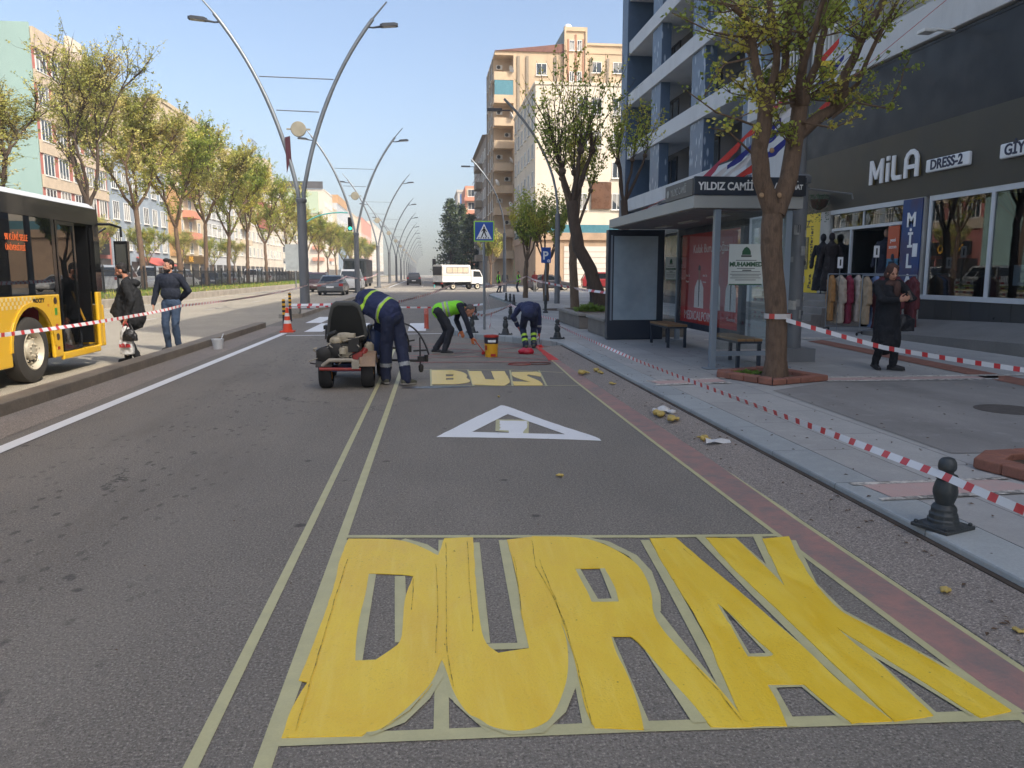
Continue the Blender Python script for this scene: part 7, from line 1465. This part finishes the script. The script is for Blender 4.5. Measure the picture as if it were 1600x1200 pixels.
def leafmat(name, c, tr=.4):
    t = NT(name); g = t.geo(); n1 = t.noise(1.4, 3, .6, g); n2 = t.noise(24, 2, .6, g); c = lin(c)
    col = t.mix(t.ramp(n1, .35, .65), [x*.7 for x in c], [min(1, x*1.3) for x in c]); col = t.mix(t.ramp(n2, .4, .65, 0, .5), col, [c[0]*1.3, c[1]*1.15, c[2]*.8]); t.base(col); t.rough(.55)
    tl = t.n.new('ShaderNodeBsdfTranslucent'); t.l.new(col, tl.inputs[0]); mx = t.n.new('ShaderNodeMixShader'); mx.inputs[0].default_value = tr; t.l.new(t.b.outputs[0], mx.inputs[1]); t.l.new(tl.outputs[0], mx.inputs[2]); t.l.new(mx.outputs[0], t.out.inputs[0]); return t.m
LF1 = [leafmat('spring_leaf', 'a3ae50'), leafmat('spring_leaf_yellow', 'bcb657'), leafmat('spring_leaf_dark', '809140')]
LF2 = [leafmat('olive_leaf', 'b9b866'), leafmat('olive_leaf_pale', 'c9bf80'), leafmat('olive_leaf_dark', '979c54')]
LFP = [leafmat('needle_green', '3e4f33', .05), leafmat('needle_dark', '2a3a2b', .05), leafmat('needle_light', '55633a', .05)]
class Tree:
    def __init__(s, seed): s.q = random.Random(seed); s.w = MB(); s.l = MB(); s.seed = seed
    def leaf(s, p, size, m=None):
        q = s.q; u = V((q.gauss(0, 1), q.gauss(0, 1), q.gauss(0, .7))).normalized(); w_ = V((q.gauss(0, 1), q.gauss(0, 1), q.gauss(0, 1))).cross(u).normalized(); k = size*q.uniform(.6, 1.25)
        n = noise.noise(p*.9+V((s.seed*7.1, 0, 0))); s.l.mi = m if m is not None else (2 if n < -.12 else 1 if n > .2 else 0)
        s.l.v += [tuple(p), tuple(p+u*k*.5+w_*k*.38), tuple(p+u*k), tuple(p+u*k*.45-w_*k*.38)]; i = len(s.l.v); s.l.f.append([i-4, i-3, i-2, i-1]); s.l.m.append(s.l.mi)
    def sprig(s, p, d, L, r, nl, ls, up=.25, start=.15, sub=True, wand=.12):
        """thin shoot with leaf clusters along it"""
        q = s.q; P = [V(p)]; R = [r]; n = 6; d = V(d).normalized()
        for i in range(n):
            d = (d+V((q.gauss(0, wand), q.gauss(0, wand), q.gauss(0, wand)+up*.25))).normalized(); P.append(P[-1]+d*L/n); R.append(r*(1-.8*(i+1)/n))
        s.w.tube(P, R, 4, False)
        for k in range(nl):
            t = start+(1-start)*q.random(); i = min(n-1, int(t*n)); c = P[i].lerp(P[i+1], t*n-i)
            for _ in range(q.choice((1, 2, 3))): s.leaf(c+V((q.gauss(0, ls*.45), q.gauss(0, ls*.45), q.gauss(0, ls*.45))), ls)
        if sub and L > .9:
            for k in range(2):
                i = q.randrange(1, n-1); dd = (d+V((q.gauss(0, .6), q.gauss(0, .6), .1))).normalized(); s.sprig(P[i], dd, L*.4, r*.55, max(2, nl//3), ls, up, .1, False, wand)
        return P
    def limb(s, pts, r0, r1, n=10, jit=.03):
        pts = [V(p) for p in pts]; P = []; q = s.q
        for i in range(len(pts)-1):
            k = max(2, int((pts[i+1]-pts[i]).length/.25))
            for j in range(k):
                p = pts[i].lerp(pts[i+1], j/k)
                if P: p += V((q.uniform(-jit, jit), q.uniform(-jit, jit), 0))
                P.append(p)
        P.append(pts[-1]); m = len(P)-1; R = [r0+(r1-r0)*i/m for i in range(m+1)]
        for i in range(1, m): R[i] *= 1+.07*noise.noise(V((i*.7, s.seed, 0)))
        s.w.tube(P, R, n); return P
    def knob(s, p, r): s.w.ell(p, (r*1.15, r*1.1, r*1.2), 8, 6)
    def build(s, name, label, loc, bark, leaves, group=None, rz=0):
        t = thing(name, label, 'tree', loc, rz, group); s.w.build('trunk', bark, t, smooth=60); s.l.build('crown', leaves, t); return t
# nearest tree, two thick pollarded limbs
T = Tree(11)
def L(x, y, dy=0.): d = ray(x, y); t = (10.2+dy)/d.y; return V((d.x*t-4.9, dy, CH+d.z*t-.14))
T.limb([(-.05, 0, -.1), (-.055, 0, .12), (-.06, .0, .8), L(1208, 420), L(1205, 350), L(1208, 318)], .15, .14, 14, .012); T.w.lathe([(.2, -.05), (.178, .06), (.15, .25)], 14, (-.05, 0))
T.limb([L(1208, 335), L(1190, 280, -.05), L(1186, 235, -.1), L(1194, 200, -.1), L(1197, 158, -.12)], .125, .095, 12, .01); T.limb([L(1212, 335), L(1232, 280, .05), L(1240, 225, .1), L(1247, 190, .1), L(1250, 150, .12)], .13, .1, 12, .01)
T.limb([L(1243, 215, .1), L(1270, 190, .2), L(1300, 172, .3), L(1310, 160, .3), L(1322, 115, .35), L(1345, 65, .4), L(1385, -10, .5), L(1410, -80, .6)], .09, .045, 10, .015)
T.limb([L(1197, 160, -.12), L(1182, 105, -.2), L(1176, 70, -.25), L(1172, 35, -.3), L(1145, 11, -.4)], .06, .035, 8, .012); T.limb([L(1197, 160, -.12), L(1210, 120, -.1), L(1214, 80, -.1), L(1203, 0, -.1), L(1200, -90, -.1), L(1190, -180, -.2)], .06, .03, 8, .012)
T.limb([L(1197, 150, -.1), L(1225, 110, .1), L(1232, 50, .2), L(1240, -40, .3), L(1238, -150, .4)], .055, .03, 8, .012); T.limb([L(1250, 150, .12), L(1256, 90, .0), L(1250, 20, -.1), L(1252, -80, -.2)], .07, .035, 8, .012); T.limb([L(1250, 160, .12), L(1275, 100, .2), L(1290, 40, .3), L(1285, -60, .4)], .06, .03, 8, .012)
T.limb([L(1250, 160, 0), L(1248, 120, -.4), L(1270, 60, -.8), L(1300, -40, -1.1)], .05, .025, 8, .012); T.limb([L(1197, 160, 0), L(1180, 110, .5), L(1160, 40, .9), L(1150, -60, 1.2)], .05, .025, 8, .012); T.limb([L(1310, 160, .3), L(1340, 130, .1), L(1370, 60, .0), L(1420, -30, -.1)], .04, .02, 8, .012)
for x, y, dy, r in ((1197, 155, -.1, .12), (1250, 155, .1, .13), (1308, 165, .3, .1), (1214, 345, -.05, .0)):
    if r: T.knob(L(x, y, dy), r)
qq = T.q
for (x, y, dy), n, sp in (((1197, 155, -.1), 16, .9), ((1250, 155, .1), 16, .9), ((1308, 165, .3), 14, .9), ((1176, 70, -.25), 10, .9), ((1145, 11, -.4), 9, 1.), ((1214, 80, -.1), 9, .8), ((1232, 50, .2), 9, .8), ((1253, 60, -.1), 9, .8), ((1290, 40, .3), 10, .9), ((1345, 65, .4), 11, 1.), ((1385, -10, .5), 10, 1.), ((1270, 60, -.8), 9, 1.), ((1160, 40, .9), 9, 1.), ((1370, 60, 0), 9, 1.), ((1200, -90, -.1), 9, 1.), ((1240, -50, .3), 9, 1.), ((1250, -80, -.2), 9, 1.), ((1300, -40, -1.1), 8, 1.), ((1190, 215, -.1), 4, 1.), ((1243, 230, .1), 5, 1.)):
    for k in range(n):
        a = qq.random()*2*PI; d = V((math.cos(a)*sp, math.sin(a)*sp, qq.uniform(-.15, 1.0))); T.sprig(L(x+qq.uniform(-6, 6), y+qq.uniform(-8, 8), dy), d, qq.uniform(.5, 1.25), .011, 17, .058, .3)
for pts in (((1300, 185, .1), (1330, 160, 0), (1390, 170, -.1), (1410, 120, -.15), (1420, 95, -.2)), ((1190, 200, -.1), (1120, 175, -.3), (1070, 140, -.4)), ((1240, 160, 0), (1200, 165, -.6), (1140, 190, -.9)), ((1176, 60, -.2), (1110, 50, -.4), (1050, 20, -.5)), ((1176, 90, -.2), (1130, 100, -.4), (1100, 150, -.5)), ((1185, 250, 0), (1140, 205, -.2), (1110, 200, -.3)), ((1250, 190, 0), (1300, 200, -.2), (1345, 180, -.3))):
    P = T.limb([L(*p) for p in pts], .018, .006, 5, .02)
    for p in P[2:]:
        for k in range(7): T.leaf(p+V((qq.gauss(0, .05), qq.gauss(0, .05), qq.gauss(0, .05))), .06)
        if qq.random() < .5: T.sprig(p, (qq.uniform(-1, 1), qq.uniform(-1, 1), .4), .3, .006, 10, .055, .2, .1, False)
near_tree = T.build('pollard_tree', 'nearest pollarded tree with two thick limbs and fresh leaves in the brick pit', (4.9, 10.2, .14), M_BARKL, LF1)
b = MB()
for x, y in ((1190, 305), (1218, 305), (1206, 235)): b.ell(L(x, y, -.13), (.035, .02, .035), 10, 6)
b.build('pruning_scar', M_CUT, near_tree)
near_tree.children[-1]['kind'] = 'stuff'
# pollarded pavement trees on the right
def pollard(seed, trunk, r, limbs, nspr, slen, nl, ls, up=.35):
    T = Tree(seed); q = T.q; T.limb(trunk, r, r*.72, 10, .02); top = V(trunk[-1])
    for k in range(limbs):
        a = 2*PI*k/limbs+q.uniform(-.4, .4); h = q.uniform(.7, 1.7); o = q.uniform(.25, .7)
        e = top+V((math.cos(a)*o, math.sin(a)*o, h)); T.limb([top-V((0, 0, .1)), top+V((math.cos(a)*o*.5, math.sin(a)*o*.5, h*.4)), e], r*.36, r*.22, 8, .03); T.knob(e, r*.45)
        for j in range(nspr):
            b_ = q.random()*2*PI; d = V((math.cos(b_)*.55+math.cos(a)*.25, math.sin(b_)*.55+math.sin(a)*.25, q.uniform(.7, 2.2))); T.sprig(e, d, slen*q.uniform(.5, 1.15), r*.075, nl, ls, up)
    return T
pollard(21, [(0.02, 0, -.05), (-.05, 0, .5), (-.3, 0, 1.2), (-.62, 0, 1.8), (-.78, .05, 2.5), (-.82, .05, 3.1)], .21, 5, 11, 2.5, 15, .085).build('pollard_tree', 'leaning pollarded tree growing out of the long stone planter', (4.95, 21.7, .5), M_BARKD, LF1)
pollard(22, [(0, 0, -.1), (.02, 0, 1.2), (.05, 0, 2.6), (0, 0, 3.2)], .14, 4, 9, 1.7, 15, .08).build('pollard_tree', 'straight dark trunked tree behind the bus shelter roof', (5.75, 22.3, .5), M_BARKD, LF1)
pollard(23, [(0, 0, -.1), (-.03, 0, 1.2), (-.1, 0, 2.4), (0, 0, 3.0)], .17, 4, 10, 2.2, 24, .09).build('pollard_tree', 'upright tree standing just left of the leaning one', (5.15, 26.5, .13), M_BARK, LF1)
pollard(24, [(0, 0, -.1), (0, 0, 1.1), (.05, 0, 2.0)], .17, 5, 13, 2.6, 30, .11).build('pollard_tree', 'dense leafy tree behind the parking sign', (6.4, 41, .13), M_BARK, LF1)
pollard(25, [(0, 0, -.1), (0, 0, 1.2), (.05, 0, 2.2)], .17, 5, 13, 2.6, 30, .11).build('pollard_tree', 'dense leafy tree left of the one behind the parking sign', (6.0, 46.5, .13), M_BARK, LF1)
pollard(26, [(0, 0, -.1), (0, 0, 1.2), (.0, 0, 2.4)], .14, 5, 12, 2.2, 34, .15).build('pollard_tree', 'sunlit yellow green tree at the far street corner', (7.2, 86, .13), M_BARKL, LF2)
# street trees in the verge on the left
def vase(seed, fork, H, spread, nl, ls, leaves=.5):
    T = Tree(seed); q = T.q; lean = q.uniform(-.25, .25); T.limb([(0, 0, -.2), (lean*.3, 0, fork*.5), (lean, 0, fork)], .19, .14, 9, .02); top = V((lean, 0, fork))
    def br(p, d, Lg, r, lv):
        d = d.normalized(); pts = [p]; n = 3
        for i in range(n): d = (d+V((q.gauss(0, .14), q.gauss(0, .14), .12))).normalized(); pts.append(pts[-1]+d*Lg/n)
        T.limb(pts, r, r*.6, 6 if lv else 7, .03)
        for k in range((9, 7, 8)[lv]):
            t = q.uniform(.15, 1); i = min(n-1, int(t*n)); c = pts[i].lerp(pts[i+1], t*n-i); a = q.random()*2*PI; T.sprig(c, V((math.cos(a)*.75, math.sin(a)*.75, q.uniform(-.25, 1.))), q.uniform(.6, 1.5), .012, int(nl*q.uniform(.5, 1.2)), ls, .3, .05, False, .18)
        if lv == 2:
            for k in range(6):
                t = q.uniform(.3, 1); i = min(n-1, int(t*n)); c = pts[i].lerp(pts[i+1], t*n-i); a = q.random()*2*PI; T.sprig(c, V((math.cos(a)*.6, math.sin(a)*.6, q.uniform(.1, 1.1)))+d*.4, q.uniform(.7, 1.7), .014, int(nl*(q.random() < .8)), ls, .25, .1, False, .16)
            return
        for k in range(3):
            a = q.random()*2*PI; dd = d+V((math.cos(a)*.75, math.sin(a)*.75, q.uniform(-.05, .35))); br(pts[-1] if k else pts[-1], dd, Lg*q.uniform(.6, .85), r*.55, lv+1)
        br2 = pts[2]; a = q.random()*2*PI; br(br2, d+V((math.cos(a)*.9, math.sin(a)*.9, .1)), Lg*.55, r*.4, 2)
    n = 4
    for k in range(n):
        a = 2*PI*k/n+q.uniform(-.3, .3); br(top, V((math.cos(a)*spread, math.sin(a)*spread, 1.)), (H-fork)*.4, .1, 0)
    return T
VA = [vase(31, 4.9, 11.9, .55, 22, .12).build('street_tree', 'a', (0, 0, 0), M_BARKL, LF2), vase(32, 4.2, 12.0, .5, 22, .12).build('street_tree', 'a', (0, 0, 0), M_BARKL, LF1), vase(33, 4.4, 12.9, .5, 12, .1).build('street_tree', 'a', (0, 0, 0), M_BARKD, LF2)]
SPOT = [(-17.3, 50.2, 0, 0, 'tallest leafy street tree behind the heads of the two men on the left'), (-17, 42.1, 2, 1.9, 'thinly leaved street tree rising behind the bus'), (-17.2, 33.5, 2, 4.0, 'bare branching street tree at the left edge above the bus'), (-17, 56.5, 1, 1.0, 'street tree behind the man in the navy shirt'), (-17.1, 63.2, 0, 2.4, 'street tree in the verge, third right of the two men'), (-17, 69.6, 1, 3.6, 'street tree in the verge left of the nearest lamp post'), (-17, 77, 0, 4.4, 'street tree behind the notice board'), (-17, 86, 1, 5.2, 'street tree just left of the nearest lamp post, before the corner')]
far_ = [(-17, 100+13*i, i % 2, i*1.7, None) for i in range(11)]+[(-30, 62+13*i, (i+1) % 2, i*2.3, None) for i in range(6)]
used = set()
for x, y, k, rz, lb in SPOT+far_:
    o = VA[k] if k not in used else copy_tree(VA[k]); used.add(k); o.location = (x, y, .5 if x > -20 else .24); o.rotation_euler = (0, 0, rz)
    if y < 35: o.scale = (1, 1, .72)
    if x < -20: o.scale = (.55, .55, .55)
    elif lb is None: o.scale = (.9, .9, .85)
    o['label'] = lb or ('leafy street tree in the row far down the left verge' if x > -20 else 'small tree on the left pavement in front of the shops'); o['group'] = 'street trees along the left verge' if lb else ('far street trees of the left verge' if x > -20 else 'small trees on the left pavement')
# dark conifers down the avenue
def conifer(seed, H, R):
    T = Tree(seed); q = T.q; T.limb([(0, 0, -.2), (0, 0, H*.5), (0, 0, H)], .3, .04, 8, .03)
    z = 2.2
    while z < H-.3:
        f = 1-(z-2.2)/(H-2.2); R_ = R*(f**.75)*q.uniform(.75, 1.15)+.25
        for k in range(9):
            a = q.random()*2*PI; e = V((math.cos(a)*R_, math.sin(a)*R_, z-.25*R_+q.uniform(0, .6))); T.w.tube([(0, 0, z), tuple(e)], [.05, .015], 4, False)
            for j in range(30):
                t = q.uniform(.25, 1.02); p = V((0, 0, z)).lerp(e, t)+V((q.gauss(0, .3), q.gauss(0, .3), q.gauss(0, .22))); T.leaf(p, .42)
        z += .62
    return T
cf = conifer(41, 16.5, 3.6).build('conifer', 'tall dark conifer above the white pickup truck', (5.2, 160, .13), M_BARKD, LFP)
dup(cf, 'second dark conifer close behind the tall one', (8., 172, .13), 2.); o = dup(cf, 'lower dark conifer right of the tall one', (8.2, 140, .13), 4.); o.scale = (.8, .8, .72)
# ---------------------------------------------------------------- barrier tape
M_BT = NT('barrier_tape'); t = M_BT
uv = t.n.new('ShaderNodeAttribute'); uv.attribute_name = 'run'; uv.attribute_type = 'GEOMETRY'
f_ = t.math('GREATER_THAN', t.math('FRACT', uv.outputs['Fac']), .66); t.base(t.mix(f_, lin('d3d4d4'), lin('c03a3c'))); t.rough(.4); M_BT = t.m
def barrier(label, pts, sag=.08, w=.07, per=.28, twist=2., seed=0, fold=0.):
    """strung tape through fixed points, sagging a little between them"""
    P = []; q = random.Random(seed); pts = [V(p) for p in pts]
    for i in range(len(pts)-1):
        a, c = pts[i], pts[i+1]; n = max(8, int((c-a).length/.09))
        for j in range(n):
            u = j/n; p = a.lerp(c, u); p.z -= sag*(c-a).length/6*4*u*(1-u); P.append(p)
    P.append(pts[-1]); me = bpy.data.meshes.new('barrier_tape'); vs = []; fs = []; run = []; d = 0
    for i, p in enumerate(P):
        tg = (P[min(i+1, len(P)-1)]-P[max(i-1, 0)]).normalized(); a = .35*math.sin(d*twist*.5+seed)+.25*math.sin(d*1.7+seed*2)+fold; s = tg.cross(V((0, 0, 1))).normalized(); up = V((0, 0, 1))*math.cos(a)+s*math.sin(a)
        vs += [tuple(p+up*w/2), tuple(p-up*w/2)]; run += [d/per, d/per]
        if i: fs.append((2*i-2, 2*i-1, 2*i+1, 2*i))
        if i < len(P)-1: d += (P[i+1]-p).length
    me.from_pydata(vs, [], fs); at = me.attributes.new('run', 'FLOAT', 'POINT'); at.data.foreach_set('value', run); me.materials.append(M_BT); o = bpy.data.objects.new('barrier_tape', me); COL.objects.link(o); s_ = o.modifiers.new('s', 'SOLIDIFY'); s_.thickness = .0015
    return tag(o, label, 'barrier tape')
BZ = .13
barrier('red and white barrier tape tied to the nearest bollard along the kerb', [(2.95, 17.1, .43), (2.95, 10.5, .38), (2.925, 4.0, .455), (2.86, 3.2, .46), (2.8, 2.6, .46)], .004, .045, .2, 1.5, 1)
barrier('red and white barrier tape tied to the nearest tree and running off to the right', [(4.88, 10.02, .97), (5.93, 9.4, .64), (6.94, 8.2, .48), (7.6, 7.4, .46)], .03, .06, .2, 1.2, 2)
b = MB(); n = 14
for k in range(n): a, c = 2*PI*k/n, 2*PI*(k+1)/n; b.mat(1 if k % 4 == 0 else 0).add([(.185*math.cos(a), .185*math.sin(a), 0), (.185*math.cos(c), .185*math.sin(c), 0), (.183*math.cos(c), .183*math.sin(c), .07), (.183*math.cos(a), .183*math.sin(a), .07)], [(0, 1, 2, 3)])
o = b.build('barrier_tape', [mk('tape_white', 'b9b4b0', .5, .1), mk('tape_red', 'b5443c', .5, .1)]); o.location = (4.845, 10.2, .98); s_ = o.modifiers.new('s', 'SOLIDIFY'); s_.thickness = .002; tag(o, 'wrap of red and white tape round the nearest tree trunk', 'barrier tape')
barrier('barrier tape crossing in front of the bus door and the two standing men', [(-4.9, 8.0, .92), (-4.85, 13.6, .9), (-4.85, 16.0, .96), (-4.75, 32.0, 1.12)], .03, .05, .22, .8, 3)
barrier('barrier tape from the nearest street lamp towards the median island', [(-4.75, 32.0, 1.15), (-5.0, 50, 1.4), (-5.2, 86, 1.6)], .05, .09, .4, .8, 4)
barrier('barrier tape across the road behind the bent machine operator, upper one', [(-4.55, 26.6, .55), (-1, 25.5, .66), (1.5, 40, 1.1), (1.54, 42, 1.1)], .04, .09, .4, 1, 5)
barrier('lower barrier tape across the road behind the machine operator', [(-4.2, 23.3, .6), (-2.2, 22.5, .7), (.3, 22.4, .62), (1.52, 20.28, .8)], .05, .05, .3, 1, 6)
barrier('barrier tape between the bollards left and right of the crossing sign', [(1.13, 19.2, .62), (1.52, 20.2, .5), (2.7, 24.6, .6), (2.95, 17.3, .55)], .04, .06, .3, 1, 7)
barrier('barrier tape hanging down beside the crossing sign pole', [(1.58, 20.2, 1.05), (1.7, 20.15, .55), (1.66, 20.2, .18)], .0, .07, .3, 2, 8, .5)
barrier('long barrier tape stretched between the far pavement trees', [(1.55, 20.3, 1.25), (6.0, 46, 1.45), (4.45, 28.5, 1.25), (5.1, 26.4, 1.1), (4.6, 21.6, 1.12), (5.6, 18.5, 1.0)], .02, .075, .5, .8, 9)
# ---------------------------------------------------------------- litter
M_LITY = mk('crumpled_tape_yellow', 'b39c55', .5, .2, 14); M_LITW = mk('litter_white', 'c2c1bd', .5, .1, 12); M_LEAFB = mk('dry_leaf', '5a4634', .9, .3, 9)
def lump(name, label, px_, r, m, z=.004, seed=0, sq=.75, cat='litter', wr=.35):
    x, y = G(px_[0], px_[1], z)
    for _ in range(3):
        if 2.42 < x < 2.86: z = gz(x)
        x, y = G(px_[0], px_[1], z)
    q = random.Random(seed); b = MB()
    for k in range(6): b.ell((q.gauss(0, r*.4), q.gauss(0, r*.4), r*sq*.7), (r*q.uniform(.4, .75), r*q.uniform(.4, .75), r*q.uniform(.3, .6)*sq), 10, 7)
    o = remesh(b, name, m, None, max(.004, r*.12), 1, r*wr, 1.2/r); o.location = (x, y, z); return tag(o, label, cat)
for i, (p, r, lb) in enumerate((((914, 585), .075, 'crumpled ball of yellow tape by the kerb near the word BUS'), ((930, 581), .06, 'smaller crumpled yellow tape right of the first ball by the kerb'), ((938, 584), .05, 'curled yellow tape lying against the kerb stone'), ((957, 601), .04, 'lone small yellow tape scrap in the gutter'), ((1032, 651), .07, 'yellow tape ball in front of the white plastic bag'), ((1056, 659), .065, 'round yellow tape ball right of the white plastic bag'), ((1102, 687), .045, 'small yellow tape ball left of the white paper'), ((1091, 684), .018, 'tiny yellow scrap in the gutter'), ((876, 745), .03, 'small yellow tape scrap on the asphalt in front of the triangle'), ((1482, 927), .03, 'small yellow scrap in the gutter at the lower right'), ((1590, 988), .022, 'tiny yellow scrap at the right edge of the gutter'), ((779, 621), .025, 'tiny pale scrap on the asphalt above the triangle'))):
    lump('crumpled_tape', lb, p, r, M_LITY, .004, i+20)
lump('plastic_bag', 'crumpled white plastic bag lying in the gutter', (1034, 646), .11, M_LITW, .004, 50, .5)
x, y = G(1120, 700); b = MB()
pp_ = [(-.1, -.03, .006), (-.03, -.045, .028), (.05, -.04, .012), (.12, -.035, .02), (.12, .03, .03), (.04, .035, .045), (-.04, .03, .03), (-.1, .04, .04)]; b.add(pp_, [(0, 1, 6, 7), (1, 2, 5, 6), (2, 3, 4, 5)]); o = b.build('paper_scrap', M_LITW); o.location = (x, y, gz(x)); o.rotation_euler = (0, 0, -.25); s_ = o.modifiers.new('s', 'SOLIDIFY'); s_.thickness = .003; tag(o, 'torn white paper scrap lying in the gutter', 'litter')
q = random.Random(77); b = MB()
def lv(x, y, z, s):
    a = q.random()*2*PI; u = V((math.cos(a), math.sin(a), 0))*s; w_ = V((-u.y, u.x, 0))*.45; p = V((x, y, z)); k = s*.35
    b.add([tuple(p-u), tuple(p+w_+V((0, 0, k))), tuple(p+u+V((0, 0, k*.4))), tuple(p-w_+V((0, 0, k)))], [(0, 1, 2, 3)])
for i in range(150): x_ = q.uniform(2.45, 2.84); lv(x_, q.uniform(1.8, 15), gz(x_)+.004, q.uniform(.008, .022))
for i in range(420): lv(2.9+7*q.random()**1.6, q.uniform(2, 17), .134, q.uniform(.008, .024))
for i in range(110): lv(q.uniform(-3.6, 2.3), q.uniform(1.8, 12), .006, q.uniform(.006, .014))
tag(b.build('fallen_leaves', M_LEAFB), kind='stuff')
# ---------------------------------------------------------------- thin spring haze over the avenue
b = MB(); b.box(-260, 260, -60, 760, -2.4, 62); hz = b.build('haze', []); tag(hz, kind='stuff')
hm = bpy.data.materials.new('air_haze'); hm.use_nodes = True; n_ = hm.node_tree; n_.nodes.remove(n_.nodes['Principled BSDF']); pv = n_.nodes.new('ShaderNodeVolumePrincipled'); pv.inputs['Color'].default_value = (.82, .88, .95, 1); pv.inputs['Density'].default_value = .0006; pv.inputs['Anisotropy'].default_value = -.1
n_.links.new(pv.outputs[0], n_.nodes['Material Output'].inputs['Volume']); hz.data.materials.append(hm)
bpy.context.view_layer.update()
